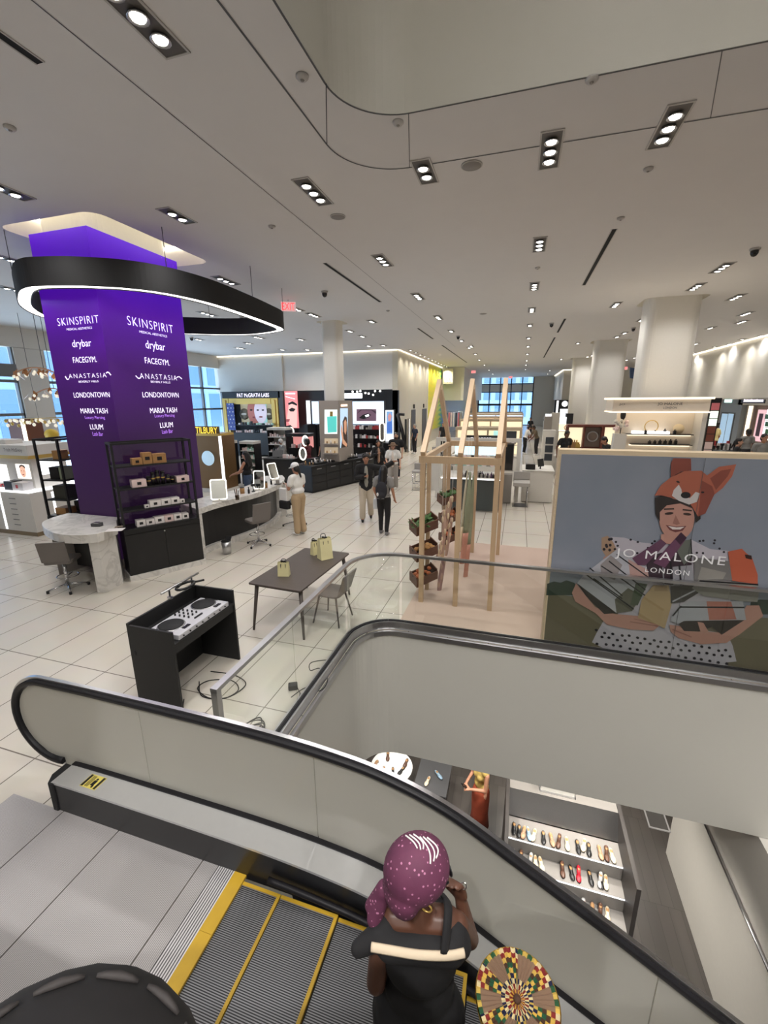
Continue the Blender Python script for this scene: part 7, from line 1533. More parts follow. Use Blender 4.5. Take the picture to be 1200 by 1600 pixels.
    if shoes:
        for q in (-1, 1):
            An = lo(*Lg[q][1]); F = M.to_3x3(); c = An + F @ V((0, .055, 0)) * s; zf = P0.z + (Lg[q][1][2] - .085) * s
            mb = MB(); mb.caps(V((An.x, An.y, zf + .045 * s)), An + F @ V((0, .14, 0)) * s + V((0, 0, zf + .03 * s - An.z)), .042 * s, .032 * s, 10); mb.caps(V((An.x, An.y, zf + .05 * s)), V((An.x, An.y, zf + .09 * s)), .043 * s, .045 * s, 10); mb.build('shoe', cloth('shoe_%d' % shoe[0], shoe), t, remesh=.010, smooth=1)
    if hair is not None:
        mb = MB(); mb.ell(hp(0, -.014, .042), (.084 * s, .098 * s, .092 * s), 14, 10, 0, HR); mb.ell(hp(0, -.045, -.01), (.080 * s, .07 * s, .09 * s), 12, 10, 0, HR)
        if hairlen == 'curly':
            rg = random.Random(int(H * 100))
            for k in range(40):
                a = rg.uniform(0, 2 * PI); e = rg.uniform(.1, 1.4); mb.ell(hp(.085 * math.cos(a) * math.cos(e), -.015 + .095 * math.sin(a) * math.cos(e) - .01, .05 + .085 * math.sin(e)), .024 * s, 7, 5)
        if hairlen in ('long', 'shoulder'):
            zl = -.30 if hairlen == 'long' else -.16
            mb.caps(hp(0, -.075, 0), up(0, -.115, 1.595 + zl), .07 * s, .075 * s, 10)
            for q in (-1, 1): mb.caps(hp(q * .065, -.03, .02), up(q * .075, -.085, 1.60 + zl), .032 * s, .045 * s, 10)
        if hairlen == 'tail': mb.caps(hp(0, -.10, .01), up(0, -.15, 1.40), .035 * s, .022 * s, 10)
        if hairlen == 'bun': mb.ell(hp(0, -.10, .09), .05 * s, 10, 8)
        mb.build('hair', hair, t, remesh=.011, smooth=1)
    return t, up, lo, hp, s, R3, HR
WHT = cloth('white', (228, 226, 222)); BLK = cloth('black', (26, 25, 27)); KHAKI = cloth('khaki', (178, 154, 122)); GRY = cloth('grey', (134, 132, 130)); BEIGE = cloth('beige', (196, 184, 166)); MAROON = cloth('maroon', (96, 34, 42)); DENIM = cloth('denim', (62, 78, 102)); CHAR = cloth('charcoal', (40, 40, 46))
# woman in white cap at the curved counter
t, up, lo, hp, s, R3, HR = person('person in white cap, white tee and khaki trousers standing by the curved counter', (-4.86, 8.95, 0), 1.25, 1.70, 'tan', WHT, KHAKI, HAIRD, arms={'R': ((.23, .05, 1.14), (.10, .27, 1.20)), 'L': ((-.23, .05, 1.14), (-.10, .27, 1.22))}, legs={'R': ((.09, .05, .49), (.085, -.04, .085)), 'L': ((-.09, .0, .49), (-.10, -.02, .085))}, wide=.03, hairlen='tail', hem=.98, loose=.012, lean=.06, head_tilt=-.25)
CAP = cloth('cap_white', (236, 236, 236)); mb = MB(); mb.ell(hp(0, -.012, .062), (.094 * s, .106 * s, .085 * s), 16, 10, 0, HR); mb.caps(hp(-.03, .10, .055), hp(.03, .10, .055), .02 * s); mb.ell(hp(0, .125, .045), (.07 * s, .07 * s, .012 * s), 14, 6, 0, HR); mb.build('cap', CAP, t, remesh=.009, smooth=1)
q = up(.0, .37, 1.24); MB().cbox(q, (.03, .075, .14), M=Matrix.Translation(q) @ Matrix.Rotation(1.25, 4, 'Z') @ Matrix.Rotation(-.5, 4, 'X')).build('phone', BLACK, t)
b = thing('shopping_bag', 'white and black shopping bag hanging from the arm of the person in white cap', 'bag', up(-.25, .28, .9)); q = up(-.22, .24, .86); M = Matrix.Translation(q) @ Matrix.Rotation(1.25, 4, 'Z')
MB().box(-.05, .05, -.13, .13, .0, .30, M=M).build('bag_body', WHT, b, bevel=.02); MB().box(-.07, .07, -.14, .14, -.20, -.001, M=M).build('bag_base', BLK, b, bevel=.03); MB().tube(spline([M @ V((0, -.09, .3)), M @ V((0, 0, .47)), M @ V((0, .09, .3))], 5), .008, 6).build('handle', WHT, b)
# man in black blazer pointing
t, up, lo, hp, s, R3, HR = person('person in black blazer and beige trousers pointing sideways with one arm', (-3.72, 10.55, 0), PI + .35, 1.76, 'tan', BLK, BEIGE, HAIRD, arms={'R': ((.25, .02, 1.13), (.06, .24, 1.18)), 'L': ((-.42, .04, 1.36), (-.66, .06, 1.50))}, legs={'R': ((.10, .10, .50), (.11, .06, .085)), 'L': ((-.10, .02, .50), (-.11, -.20, .12))}, sleeve='long', female=False, hairlen='curly', hem=.80, loose=.02, topname='blazer', open_front=cloth('sage', (150, 148, 138)), shoe=(34, 34, 34), wide=.028)
q = up(.03, .30, 1.22); MB().cbox(q, (.07, .012, .14), M=Matrix.Translation(q) @ Matrix.Rotation(PI, 4, 'Z')).build('phone', BLACK, t)
# woman with backpack
t, up, lo, hp, s, R3, HR = person('person with long dark hair and black backpack seen from behind', (-2.92, 9.5, 0), -.05, 1.64, 'tan', GRY, BLK, HAIRD, arms={'R': ((.235, -.02, 1.13), (.26, .06, .90)), 'L': ((-.24, -.03, 1.13), (-.22, .10, .93))}, legs={'R': ((.10, .0, .49), (.10, -.10, .085)), 'L': ((-.09, .04, .49), (-.09, .02, .085))}, hairlen='long', loose=.012, shoe=(120, 118, 120))
bp = MB(); bp.ell(up(0, -.16, 1.14), (.15 * s, .085 * s, .22 * s), 14, 10, 0, R3); bp.ell(up(0, -.20, 1.03), (.12 * s, .07 * s, .11 * s), 12, 8, 0, R3); pk = bp.build('backpack', CHAR, t, remesh=.012, smooth=2)
for q in (-1, 1): MB().tube(spline([up(q * .09, -.13, 1.30), up(q * .11, -.03, 1.46), up(q * .115, .09, 1.34), up(q * .13, .06, 1.12), up(q * .13, -.08, 1.0)], 5), .016 * s, 6).build('backpack_strap', CHAR, t)
MB().ell(up(-.06, -.268, 1.06), (.028 * s, .006 * s, .045 * s), 8, 6, 0, R3).build('backpack_emblem', WHT, t); MB().caps(up(-.09, -.24, .96), up(.09, -.24, .96), .008 * s).build('backpack_zip', GRY, t)
b = thing('shopping_bag', 'pale grey shopping bag hanging between the blazer and backpack persons', 'bag', up(-.26, .12, .6)); M = Matrix.Translation(up(-.25, .14, .62)); MB().box(-.05, .05, -.10, .10, 0, .24, M=M).build('bag_body', cloth('bag_grey', (196, 200, 204)), b, bevel=.01); MB().tube(spline([M @ V((0, -.06, .24)), M @ V((0, 0, .35)), M @ V((0, .06, .24))], 5), .006, 6).build('handle', WHT, b)
# woman with hat and white shirt
t, up, lo, hp, s, R3, HR = person('person in brown sun hat, white open shirt and grey trousers walking toward us', (-4.18, 14.75, 0), PI + .12, 1.64, 'fair', WHT, cloth('stone', (158, 152, 146)), HAIRB, arms={'R': ((.25, .02, 1.13), (.16, .22, .98)), 'L': ((-.26, -.01, 1.13), (-.28, .10, .93))}, legs={'R': ((.10, .05, .49), (.10, .06, .085)), 'L': ((-.10, .0, .49), (-.10, -.12, .10))}, hairlen='shoulder', loose=.03, hem=.92, wide=.035, open_front=cloth('cream_top', (220, 206, 194)))
HATM = cloth('hat_brown', (116, 92, 72)); MB().lathe([(0, .11), (.06, .105), (.085, .07), (.092, .02), (.17, .0), (.18, .008), (.095, .03)], hp(0, -.01, .045), 22, M=HR).build('hat', HATM, t)
q = up(.02, .17, 1.0); MB().cbox(q, (.2, .07, .12), M=Matrix.Translation(q) @ Matrix.Rotation(PI, 4, 'Z')).build('belt_bag', cloth('taupe_bag', (128, 112, 100)), t, bevel=.02); MB().tube([up(-.14, .05, 1.42), up(0, .14, 1.2), up(.10, .14, 1.03)], .009, 6).build('bag_strap', BRN, t)
# man in black t-shirt
t, up, lo, hp, s, R3, HR = person('tall bearded person in black tee behind the person in sun hat', (-4.66, 16.9, 0), PI + .1, 1.86, 'fair', BLK, CHAR, HAIRD, female=False, loose=.02)
MB().ell(hp(0, .045, -.075), (.055 * s, .055 * s, .045 * s), 10, 8, 0, HR).build('beard', HAIRB, t)
person('person with dark hair in black cardigan behind the pointing person', (-5.0, 15.6, 0), PI + .5, 1.66, 'tan', BLK, BLK, HAIRD, arms={'R': ((.23, .04, 1.14), (.08, .24, 1.22)), 'L': ((-.24, -.02, 1.13), (-.24, .08, .92))}, sleeve='long', hairlen='shoulder', loose=.015, open_front=cloth('tan_top', (166, 130, 108)), topname='cardigan')
# woman in jeans walking left behind the counter
person('person with long dark hair, black top and jeans walking left behind the counter', (-7.55, 10.9, 0), 1.75, 1.70, 'tan', BLK, DENIM, HAIRD, arms={'R': ((.25, .10, 1.15), (.22, .34, 1.03)), 'L': ((-.24, .12, 1.14), (-.18, .38, 1.04))}, legs={'R': ((.09, .14, .50), (.09, .10, .085)), 'L': ((-.09, -.02, .48), (-.09, -.28, .14))}, sleeve='none', hairlen='long', hem=1.0)
# shop assistants at the till
t, up, lo, hp, s, R3, HR = person('shop assistant in white head scarf and grey top bending over the till counter', (-9.0, 15.7, 0), PI - .5, 1.66, 'tan', GRY, BLK, None, arms={'R': ((.22, .16, 1.16), (.12, .34, 1.06)), 'L': ((-.22, .16, 1.16), (-.12, .34, 1.06))}, sleeve='long', lean=.25, head_tilt=-.3)
mb = MB(); mb.ell(hp(0, -.015, .03), (.09 * s, .10 * s, .105 * s), 14, 10, 0, HR); mb.caps(hp(0, -.03, -.06), up(0, -.02, 1.42), .07 * s, .09 * s, 10); mb.build('head_scarf', WHT, t, remesh=.011, smooth=2)
person('person in maroon top standing at the right end of the till counter', (-7.5, 14.75, 0), 1.4, 1.74, 'brown', MAROON, BLK, HAIRD, arms={'R': ((.23, .12, 1.15), (.14, .34, 1.05)), 'L': ((-.23, .12, 1.15), (-.14, .34, 1.08))}, sleeve='long', female=False)
person('dark clothed person behind the ring lit mirrors of the black counter', (-8.0, 17.3, 0), PI - .2, 1.70, 'tan', BLK, BLK, HAIRD, hairlen='shoulder')
# people among the aisle counters
person('person in black trousers and olive top leaning over a counter beside the white tower', (1.06, 26.5, 0), 1.9, 1.72, 'brown', cloth('olive', (96, 84, 66)), BLK, HAIRD, lean=.35, arms={'R': ((.22, .22, 1.16), (.18, .44, 1.05)), 'L': ((-.22, .22, 1.16), (-.18, .44, 1.05))}, female=False, vox=.016)
person('person in white and black clothes at the far counter left of the white tower', (.42, 27.0, 0), -1.2, 1.66, 'tan', WHT, BLK, HAIRD, lean=.3, arms={'R': ((.22, .2, 1.16), (.18, .40, 1.05)), 'L': ((-.22, .2, 1.16), (-.18, .40, 1.05))}, vox=.016)
person('small far person in black among the counters down the aisle', (.9, 37.5, 0), 2.6, 1.72, 'tan', BLK, BLK, HAIRD, vox=.02); person('small far person with dark hair between the gable rafters', (-4.6, 28.0, 0), 2.9, 1.72, 'tan', BLK, BLK, HAIRD, female=False, vox=.018); person('person in navy clothes by the cream wall behind the first gable', (-5.9, 25.6, 0), 2.4, 1.74, 'fair', cloth('navy', (46, 54, 76)), CHAR, cloth('grey_hair', (150, 146, 142)), female=False, vox=.018)
# people behind the billboard rim
q = atY(881, 690, 18.5); person('person with black hair in black bending in front of the brown display', (q.x, 18.5, 0), PI + .4, 1.95, 'brown', BLK, BLK, HAIRD, lean=.25, vox=.014)
q = atY(958, 692, 17.0); person('person in black reaching down left of the cream alcove', (q.x, 17.0, 0), 1.9, 1.90, 'tan', BLK, BLK, HAIRD, lean=.45, vox=.014)
q = atY(1154, 690, 17.5); person('person in black tee with tied dark hair looking right, above the billboard', (q.x, 17.5, 0), PI + 1.2, 1.80, 'fair', BLK, BLK, HAIRD, hairlen='tail')
q = atY(1193, 690, 17.5); person('bearded person in grey tee at the right edge above the billboard', (q.x, 17.5, 0), PI + .2, 1.95, 'tan', GRY, CHAR, HAIRD, female=False)
q = atY(1144, 680, 23.0); person('person in pale yellow top with dark bun at the makeup table', (q.x + .3, 25.6, 0), .6, 1.92, 'tan', cloth('pale_yellow', (226, 212, 150)), BLK, HAIRD, hairlen='bun', loose=.02)
q = atY(1169, 680, 21.5); person('person in grey tee seen from behind, right of the person in yellow', (q.x, 21.5, 0), .3, 1.88, 'brown', GRY, CHAR, HAIRD, female=False)
# ---- woman with the purple head scarf on the escalator
WX_, WY_ = -.225, 1.15
t, up, lo, hp, s, R3, HR = person('person in purple patterned head scarf and black top riding the escalator down', (WX_, WY_, 0), .22, 1.66, 'deep', None, None, None, z0=-.10,
    arms={'R': ((.205, .10, 1.15), (.165, .11, 1.335)), 'L': ((-.165, -.05, 1.12), (-.15, .10, .93))}, swk=.80, vox=.0075, head_turn=-1.15, shoes=True, shoe=(30, 30, 30))
sf = 1.12
mb = MB(); mb.ell(hp(0, -.018, .035), (.094 * s * sf, .112 * s * sf, .108 * s * sf), 20, 14, 0, HR); mb.ell(hp(0, -.075, -.03), (.082 * s * sf, .06 * s * sf, .085 * s * sf), 16, 12, 0, HR)
def scarfmat():
    m = mat('purple_scarf', (112, 52, 86), rough=.75, bump=.2); nt = m.node_tree; b = nt.nodes['Principled BSDF']; tc = nt.nodes.new('ShaderNodeTexCoord')
    vo = nt.nodes.new('ShaderNodeTexVoronoi'); vo.inputs['Scale'].default_value = 55; nt.links.new(tc.outputs['Object'], vo.inputs['Vector']); lt = nt.nodes.new('ShaderNodeMath'); lt.operation = 'LESS_THAN'; lt.inputs[1].default_value = .2; nt.links.new(vo.outputs['Distance'], lt.inputs[0])
    ns = nt.nodes.new('ShaderNodeTexNoise'); ns.inputs['Scale'].default_value = 14; nt.links.new(tc.outputs['Object'], ns.inputs['Vector']); m0 = nt.nodes.new('ShaderNodeMix'); m0.data_type = 'RGBA'; m0.inputs[6].default_value = lin((76, 34, 58)) + (1,); m0.inputs[7].default_value = lin((108, 52, 80)) + (1,); nt.links.new(ns.outputs['Fac'], m0.inputs[0])
    mx = nt.nodes.new('ShaderNodeMix'); mx.data_type = 'RGBA'; mx.inputs[7].default_value = lin((176, 116, 146)) + (1,); nt.links.new(lt.outputs[0], mx.inputs[0]); nt.links.new(m0.outputs[2], mx.inputs[6]); nt.links.new(mx.outputs[2], b.inputs['Base Color']); return m
SCF = scarfmat(); scarf = mb.build('head_scarf', SCF, t, remesh=.008, smooth=2)
mb = MB(); k0 = hp(-.045, -.125, -.075); mb.ell(k0, .03 * s, 10, 8); mb.caps(k0, k0 + V((-.055, -.01, -.09)), .034 * s, .022 * s, 10); mb.caps(k0, k0 + V((-.03, -.035, -.11)), .028 * s, .03 * s, 10); mb.build('scarf_knot', SCF, t, remesh=.008, smooth=1)
def on_scarf(x, y):                        # where the line of sight meets the scarf
    ec = hp(0, -.018, .035); rr = V((.094, .112, .108)) * s * sf * 1.0; d = HR.transposed() @ ray(x, y); o_ = HR.transposed() @ (V((0, 0, CH)) - ec)
    d = V((d.x / rr.x, d.y / rr.y, d.z / rr.z)); o_ = V((o_.x / rr.x, o_.y / rr.y, o_.z / rr.z)); A_ = d.dot(d); B_ = 2 * d.dot(o_); C_ = o_.dot(o_) - 1; D_ = B_ * B_ - 4 * A_ * C_
    k_ = (-B_ - math.sqrt(max(D_, 0))) / (2 * A_); q_ = o_ + d * k_; return ec + HR @ V((q_.x * rr.x, q_.y * rr.y, q_.z * rr.z)) * 1.012
for x0_, y0_, x1_, y1_, bend in ((634, 1306, 652, 1326, 3), (640, 1305, 657, 1328, 5), (646, 1304, 661, 1327, 6), (656, 1308, 672, 1350, 6), (661, 1308, 677, 1346, 8), (667, 1309, 681, 1341, 9)):
    pts = [on_scarf(x0_ + (x1_ - x0_) * u + bend * math.sin(PI * u), y0_ + (y1_ - y0_) * u) for u in (0, .2, .4, .6, .8, 1)]
    MB().tube(spline(pts, 4), .0028, 6).build('scarf_stripe', WHT, scarf)
MB().caps(hp(.076, .07, .025), hp(.086, -.01, .03), .0045 * s).build('glasses_temple', BLACK, t); MB().caps(hp(-.076, .07, .025), hp(-.086, -.01, .03), .0045 * s).build('glasses_temple', BLACK, t)
for q in (-1, 1): MB().ell(hp(q * .034, .096, .022), (.028 * s, .006 * s, .022 * s), 12, 8, 0, HR).build('glasses_lens', BLACK, t)
for q in (-1, 1): MB().tube([hp(q * .078, -.012, -.052) + V((.017 * math.cos(a), 0, .017 * math.sin(a))) for a in [k * PI / 6 for k in range(12)]], .0032, 6, closed=True).build('earring', GOLD, t)
mb = MB()                                                                  # off shoulder black top
mb.ell(up(0, -.005, 1.235), (.148 * s, .120 * s, .15 * s), 16, 12, 0, R3); mb.ell(up(0, 0, 1.06), (.140 * s, .112 * s, .18 * s), 16, 12, 0, R3); mb.ell(up(0, -.005, .93), (.178 * s, .134 * s, .14 * s), 16, 12, 0, R3)
for q in (-1, 1): mb.ell(up(q * .065, .08, 1.26), .066 * s, 10, 8)
for q in (-1, 1): mb.caps(lo(q * .085, 0, .90), lo(q * .095, .02, .49), .105 * s, .085 * s, 12); mb.caps(lo(q * .095, .02, .49), lo(q * .095, -.01, .14), .085 * s, .075 * s, 12)
mb.build('black_jumpsuit', BLK, t, remesh=.010, smooth=2)
mb = MB()
for q in (1, -1): mb.caps(up(q * .125, -.03, 1.383), up(q * .14, -.04, 1.348), .05 * s, .05 * s, 12)
mb.caps(up(-.15, -.05, 1.373), up(-.225, -.075, 1.338), .045 * s, .03 * s, 12); mb.caps(up(-.11, -.06, 1.353), up(.11, -.06, 1.353), .056 * s, .056 * s, 12); mb.build('ruffle_sleeve', BLK, t, remesh=.009, smooth=2)
mb = MB(); mb.tube(spline([up(.155, -.088, 1.385), up(.10, -.104, 1.392), up(0, -.110, 1.393), up(-.10, -.104, 1.392), up(-.175, -.095, 1.385)], 5), .0145 * s, 8, flat=.5); mb.build('cream_trim', cloth('cream_trim', (214, 196, 170)), t)
MB().tube(spline([up(.085, -.10, 1.398), up(.10, -.02, 1.488), up(.09, .08, 1.398)], 6), .02 * s, 8, flat=.5).build('shoulder_strap', BLK, t)
MB().tube([up(.17, .095, 1.438) + V((.010 * math.cos(a), .006 * math.sin(a), .010 * math.sin(a))) for a in [k * PI / 5 for k in range(10)]], .003, 6, closed=True).build('ring', CHROME, t)
# shorter person ahead of her in a pleated round hat, only the hat reaches into the frame
fc = at(808, 1562, 1.06); fn = V((-.06, -.12, .99)).normalized(); fu = V((-1, 0, 0)) - fn * V((-1, 0, 0)).dot(fn); fu.normalize(); fv = fn.cross(fu)
t, up, lo, hp, s, R3, HR = person('person in round pleated hat with yellow, green and red zigzag pattern at the bottom edge', (fc.x + .01, fc.y + .03, 0), -PI / 2, 1.31, 'deep', BLK, BLK, HAIRD, z0=-.28, vox=.012)
FCOL = [mat('fan_tan', (148, 120, 98), rough=.8), mat('fan_yellow', (226, 190, 92), rough=.8), mat('fan_green', (40, 92, 62), rough=.8), mat('fan_red', (140, 44, 44), rough=.8), mat('fan_blue', (34, 36, 72), rough=.8), mat('fan_brown', (84, 56, 40), rough=.8), mat('fan_cream', (232, 216, 168), rough=.8)]
NP, NR = 48, 9; mb = MB(); RF = .140; pts = []
for r_ in range(NR + 1):
    for k in range(2 * NP):
        a = PI * k / NP; rr = .012 + (RF - .012) * r_ / NR; h = (.010 if k % 2 else 0) * (.3 + .7 * r_ / NR)
        pts.append(fc + (fu * math.cos(a) + fv * math.sin(a)) * rr + fn * h)
base = len(mb.v); fs = []; cols = []
for r_ in range(NR):
    for k in range(2 * NP):
        j = (k + 1) % (2 * NP); fs.append((r_ * 2 * NP + k, r_ * 2 * NP + j, (r_ + 1) * 2 * NP + j, (r_ + 1) * 2 * NP + k))
        sec = (k // 8) % 2; band_ = (r_ + abs((k % 8) - 4) // 2) % 7
        cols.append((0 if r_ < NR - 1 else (1 if k % 4 < 2 else 2)) if sec == 0 and r_ > 2 else (1, 3, 6, 4, 1, 2, 5)[band_])
mb.v += pts; mb.f += fs; mb.mi += cols; mb.sm += [False] * len(fs)
o = mb.build('pleated_hat', FCOL, t); sd = o.modifiers.new('thick', 'SOLIDIFY'); sd.thickness = .003; sd.offset = -1
hat = o; MB().lathe([(0, .012), (.012, .010), (.014, 0), (0, -.004)], fc, 12, M=Matrix((fu, fv, fn)).transposed()).build('hat_button', FCOL[5], hat)
MB().lathe([(RF + .004, .002), (RF + .001, -.05), (RF - .012, -.075), (RF - .016, -.07), (RF - .004, -.045), (RF - .003, .002)], fc, 40, M=Matrix((fu, fv, fn)).transposed(), cap=False).build('hat_band', FCOL[1], hat)
# ---- person with braided hair close to the viewer
c = V((0, 0, CH)) + ray(38, 1912) * (.40 / FPX); rh = .172
t = thing('person', 'out of focus head with dark braided hair in the bottom left corner', 'person', (c.x, c.y, .62))
body = MB(); body.ell(c - UPV * .02, (.085, .10, .12), 14, 12); body.caps(c - UPV * .1, c - UPV * .26, .05, .055, 10); body.caps(c + V((-.02, -.16, -.30)), c + V((-.02, .16, -.30)), .06, None, 10); body.ell(c - UPV * .46, (.12, .17, .22), 14, 10); body.ell(c - UPV * .75, (.13, .17, .16), 14, 10)
for q in (-1, 1):
    body.caps(c + V((0, q * .19, -.31)), c + V((0, q * .23, -.58)), .045, .038, 10); body.caps(c + V((0, q * .23, -.58)), c + V((.06, q * .2, -.80)), .036, .026, 10); hand_parts(body, c + V((0, q * .23, -.58)), c + V((.06, q * .2, -.80)), V((1, 0, 0)), 1.0); body.caps(c + V((0, q * .09, -.82)), V((c.x, c.y + q * .09, 1.05)), .08, .06, 10); body.caps(V((c.x, c.y + q * .09, 1.05)), V((c.x, c.y + q * .09, .70)), .055, .04, 10); body.caps(V((c.x, c.y + q * .09, .66)), V((c.x + .13, c.y + q * .09, .65)), .035, .03, 8)
body.build('body', SKINS['deep'], t, remesh=.014, smooth=1)
mb = MB(); mb.ell(c - UPV * .46, (.135, .185, .24), 14, 10); mb.ell(c - UPV * .78, (.15, .19, .18), 14, 10); mb.caps(c + V((-.02, -.17, -.31)), c + V((-.02, .17, -.31)), .072, None, 10); mb.build('black_dress', BLK, t, remesh=.015, smooth=1)
HB = mat('braid_hair', (24, 21, 22), rough=.8, noise=.3, nscale=50); mb = MB(); mb.ell(c + UPV * .005, (rh * .97, rh * .97, rh * .92), 26, 18); hr = mb.build('hair', HB, t)
SHN = mat('braid_sheen', (52, 47, 46), rough=.75, noise=.3, nscale=40)
tc_ = (V((0, 0, CH)) - c).normalized()
ax = tc_.orthogonal().normalized(); bx = tc_.cross(ax)
for ringk, (polar, n_) in enumerate(((58, 16),)):
    th = math.radians(polar)
    for k in range(n_):
        a = 2 * PI * (k + .5 * (ringk % 2)) / n_; aw = 2 * PI / n_ * .40; pts = []
        for u in (-1, -.6, 0, .6, 1):
            d = tc_ * math.cos(th) + (ax * math.cos(a + aw * u) + bx * math.sin(a + aw * u)) * math.sin(th); pts.append(c + d * (rh * (.978 + .004 * (1 - u * u))))
        MB().tube(pts, [.002, .0035, .0045, .0035, .002], 7).build('braid_strand', SHN, hr)
# ================================================================= lower shoe floor seen through the well
LZ = -5.0
def lspot(x, y, e, z=-2.1):  # added lamp, out of view, brightens the lower floor
    p = V((x, y, z)); o = dup(DOT, V((x, y, -2.05)), None, 'added unseen lamp over the lower shoe floor', 'added lamps over the lower floor')
    ld = bpy.data.lights.new('downlight', 'SPOT'); ld.energy = e; ld.spot_size = 2.0; ld.spot_blend = .8; ld.shadow_soft_size = .08; ld.color = (1, .95, .88); lo_ = bpy.data.objects.new('downlight', ld); COL.objects.link(lo_); lo_.parent = o; lo_.location = (0, 0, -.06)
for x, y, e in ((1.2, 6.2, LOWW), (-.4, 6.6, LOWW), (-2.4, 8.2, LOWW), (2.6, 8.6, LOWW), (.6, 8.8, LOWW), (-1.6, 6.0, LOWW), (2.0, 5.2, LOWW * .45), (1.9, 6.9, LOWW * .7)): lspot(x, y, e)
# stepped shoe display
t = thing('shoe_display', 'stepped grey shoe display with three rows of shoes on the lower floor', 'shoe display', (1.2, 6.4, LZ))
SHG = mat('display_grey', (128, 124, 120), rough=.4); x0, x1 = .28, 2.03
tiers = ((6.05, 6.45, -4.02), (5.76, 6.045, -4.28), (5.42, 5.755, -4.54))
bxp(x0, x1, 6.655, 6.95, LZ, -3.62, 'back_plinth', SHG, t); MB().add([(x0, 6.452, -4.0), (x1, 6.452, -4.0), (x1, 6.652, -3.62), (x0, 6.652, -3.62)], [(0, 1, 2, 3)]).build('back_panel', STEEL, t)
for k, (ya, yb, z) in enumerate(tiers): bxp(x0, x1, ya, yb, LZ, z, 'tier', SHG, t); bxp(x0, x1, ya - .004, ya - .0005, z - .03, z - .005, 'tier_light', LIT, t)
bxp(x0 - .06, x0 - .001, 5.42, 6.95, LZ, -3.6, 'side_panel', mat('dark_oak', (58, 54, 52), rough=.5), t); bxp(x1 + .001, x1 + .06, 5.42, 6.95, LZ, -3.6, 'side_panel', mat('dark_oak' , (58, 54, 52)), t)
q = at(874, 1262, -3.55); o = thing('sign_block', 'white acrylic sign block standing on top of the shoe display', 'sign', (q.x, 6.8, -3.62)); MB().box(q.x - .28, q.x + .28, 6.75, 6.85, -3.6195, -3.43).build('sign_face', mat('acrylic_white', (216, 214, 208), rough=.2), o, bevel=.006); MB().box(q.x - .3, q.x + .3, 6.72, 6.88, -3.6196, -3.61).build('sign_base', STEEL, o)
_sh = {}
def shoe(p, c, label, rz, L=.25, heel=.0, group=None):
    key = (c, heel, L)
    if key not in _sh:
        m = mat('shoe_leather_%d_%d_%d' % c, c, rough=.35); r = bpy.data.objects.new('shoe', None); COL.objects.link(r); T[r] = Matrix.Identity(4)
        mb = MB(); mb.ell((0, L * .22, .022), (.040, L * .30, .022), 12, 8); mb.ell((0, -L * .25, .030 + heel * .6), (.032, L * .24, .030), 12, 8); mb.caps((0, L * .1, .025), (0, -L * .3, .03 + heel), .030, .028, 10); mb.build('upper', m, r)
        mb = MB(); mb.ell((0, L * .2, .008), (.042, L * .32, .008), 12, 6); mb.cyl((0, -L * .38, 0), (0, -L * .38, .03 + heel), .016 if heel else .028, n=8); mb.build('sole', BLACK if c != (24, 24, 26) else GREY, r)
        MB().ell((0, -L * .22, .052 + heel * .7), (.022, L * .16, .008), 10, 6).build('insole', KRAFT, r); _sh[key] = r; o = r
    else: o = dup(_sh[key])
    o.location = p; o.rotation_euler = (0, 0, rz); tag(o, label, 'shoe', group); return o
K = (24, 24, 26); TN = (176, 138, 108); CR = (222, 208, 180); BR = (92, 62, 48); BL = (140, 168, 190); RD = (190, 34, 52); SL = (190, 188, 186)
NM = {K: 'black', TN: 'tan', CR: 'cream', BR: 'brown', BL: 'pale blue', RD: 'bright red', SL: 'silver'}
rows = (((803, 1296, K), (811, 1302, K), (818, 1305, TN), (826, 1307, BL), (834, 1309, CR), (849, 1311, K), (862, 1316, TN), (873, 1318, BR), (886, 1322, CR), (903, 1327, K), (912, 1322, CR), (920, 1330, K), (938, 1336, TN), (948, 1340, BR), (957, 1343, CR)),
        ((800, 1325, K), (813, 1332, BR), (828, 1338, SL), (836, 1341, CR), (845, 1345, CR), (878, 1356, BR), (892, 1360, K), (903, 1362, RD), (921, 1366, K), (936, 1368, SL), (945, 1372, CR), (938, 1378, K)),
        ((868, 1384, CR), (884, 1392, K), (907, 1394, SL), (922, 1400, TN), (934, 1405, BR), (945, 1408, CR)))
rg = random.Random(9); cnt = {}
ORD = ['first', 'second', 'third', 'fourth', 'fifth', 'sixth']; RN = ('back', 'middle', 'front')
for r_, row in enumerate(rows):
    for (x, y, c) in row:
        q = at(x, y, tiers[r_][2]); q.y = min(max(q.y, tiers[r_][0] + .13), tiers[r_][1] - .12); q.x = min(max(q.x, x0 + .06), x1 - .06); k = cnt.get((r_, c), 0); cnt[(r_, c)] = k + 1
        n_ = sum(1 for v in row if v[2] == c); lb = ('only %s shoe in the %s row of the shoe display' % (NM[c], RN[r_])) if n_ == 1 else ('%s %s shoe from the left in the %s row of the shoe display' % (ORD[k], NM[c], RN[r_]))
        shoe(q + UPV * .001, c, lb, PI + rg.uniform(-.25, .25), heel=.05 if c in (RD, BR, SL) else 0, group='shoes on the stepped display')
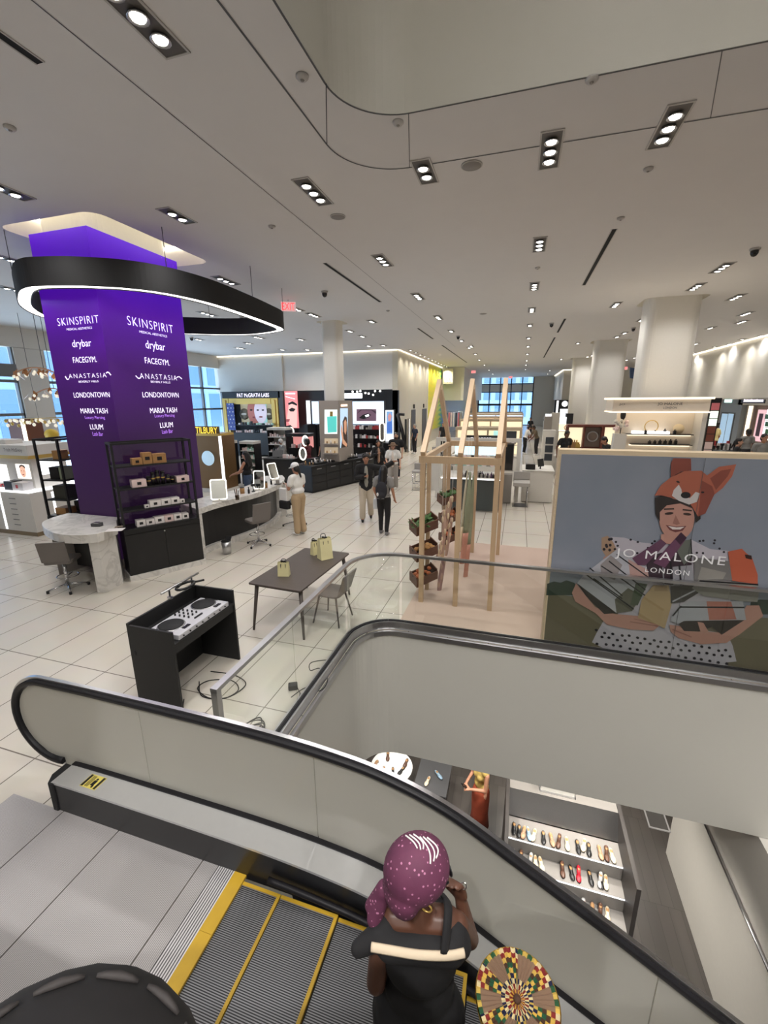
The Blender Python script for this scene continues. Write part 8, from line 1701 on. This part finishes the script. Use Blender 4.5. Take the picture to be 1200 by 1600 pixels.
# white round shoe table
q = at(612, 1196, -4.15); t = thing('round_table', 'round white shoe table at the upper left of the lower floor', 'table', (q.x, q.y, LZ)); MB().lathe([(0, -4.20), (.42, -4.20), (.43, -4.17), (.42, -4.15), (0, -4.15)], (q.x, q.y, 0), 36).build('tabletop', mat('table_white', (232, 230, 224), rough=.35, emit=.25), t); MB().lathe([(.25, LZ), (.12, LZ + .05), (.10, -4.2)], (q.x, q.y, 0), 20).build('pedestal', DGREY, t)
for k, (x, y, c, lb) in enumerate(((606, 1183, BR, 'brown sandal on the white round table, farthest back'), (586, 1196, TN, 'tan sandal at the left of the white round table'), (600, 1206, SL, 'silver shoe at the front left of the round table'), (614, 1208, K, 'black shoe in the front middle of the round table'), (627, 1206, K, 'black shoe at the front right of the round table'), (634, 1194, BR, 'brown shoe at the right of the white round table'))):
    p = at(x, y, -4.15); shoe(p + UPV * .001, c, lb, PI + rg.uniform(-.4, .4))
t = thing('display_bench', 'dark low bench with two shoes beside the round table', 'bench', (-1.2, 8.2, LZ)); a = at(676, 1218, -4.6); bxp(a.x - .32, a.x + .32, a.y - .35, a.y + .45, LZ, -4.6, 'bench_body', mat('dark_oak'  , (58, 54, 52)), t); bxp(a.x - .34, a.x + .34, a.y - .37, a.y + .47, -4.5995, -4.57, 'bench_top', DGREY, t)
shoe(at(668, 1222, -4.57) + UPV * .001, CR, 'cream shoe on the dark low bench', PI - .2); shoe(at(685, 1212, -4.57) + UPV * .001, BL, 'pale blue shoe on the dark low bench', PI + .8)
RUG = mat('dark_runner', (60, 54, 50), rough=.95, noise=.1, nscale=100)
tag(MB().box(-.30, -.08, 5.4, 9.5, LZ + .0005, LZ + .012).build('floor_runner', RUG), 'dark narrow strip on the lower floor left of the shoe display', 'floor strip'); tag(MB().box(-1.5, -.95, 6.8, 10.5, LZ + .0005, LZ + .012).build('floor_runner', RUG), 'wide dark strip on the lower floor left of the person in orange skirt', 'floor strip')
# woman in orange skirt looking at her phone
q = at(748, 1292, LZ); t, up, lo, hp, s, R3, HR = person('person in yellow tank top and long orange skirt holding a phone on the lower floor', (q.x, q.y, 0), 2.2, 1.68, 'tan', cloth('mustard_top', (176, 150, 82)), None, HAIRD, z0=LZ, sleeve='none', hem=.98, arms={'R': ((.23, .06, 1.13), (.08, .28, 1.10)), 'L': ((-.23, .06, 1.13), (-.08, .28, 1.10))}, hairlen='bun', head_tilt=-.3, topname='tank_top', shoe=(40, 34, 30))
mb = MB(); mb.lathe([(.13 * s, 1.02 * s), (.165 * s, .90 * s), (.17 * s, .70 * s), (.16 * s, .40 * s), (.19 * s, .10 * s), (.18 * s, .10 * s), (.15 * s, .45 * s)], (q.x, q.y, LZ), 24); mb.build('skirt', cloth('rust_skirt', (150, 62, 34), noise=.2, nscale=9), t)
c = up(0, .36, 1.13); MB().cbox(c, (.075, .014, .15), M=Matrix.Translation(c) @ Matrix.Rotation(2.2, 4, 'Z') @ Matrix.Rotation(-.9, 4, 'X')).build('phone', BLACK, t)
t = thing('handrail_bracket', 'small steel rail on the white wall at the lower right', 'rail', (3.1, 5, -3)); MB().tube([(3.08, 3.6, -3.1), (3.08, 7.0, -3.1)], .018, 8).build('rail_bar', STEEL, t)
for y in (4.2, 6.4): MB().tube([(3.08, y, -3.1), (3.119, y, -3.14)], .01, 6).build('bracket', STEEL, t)
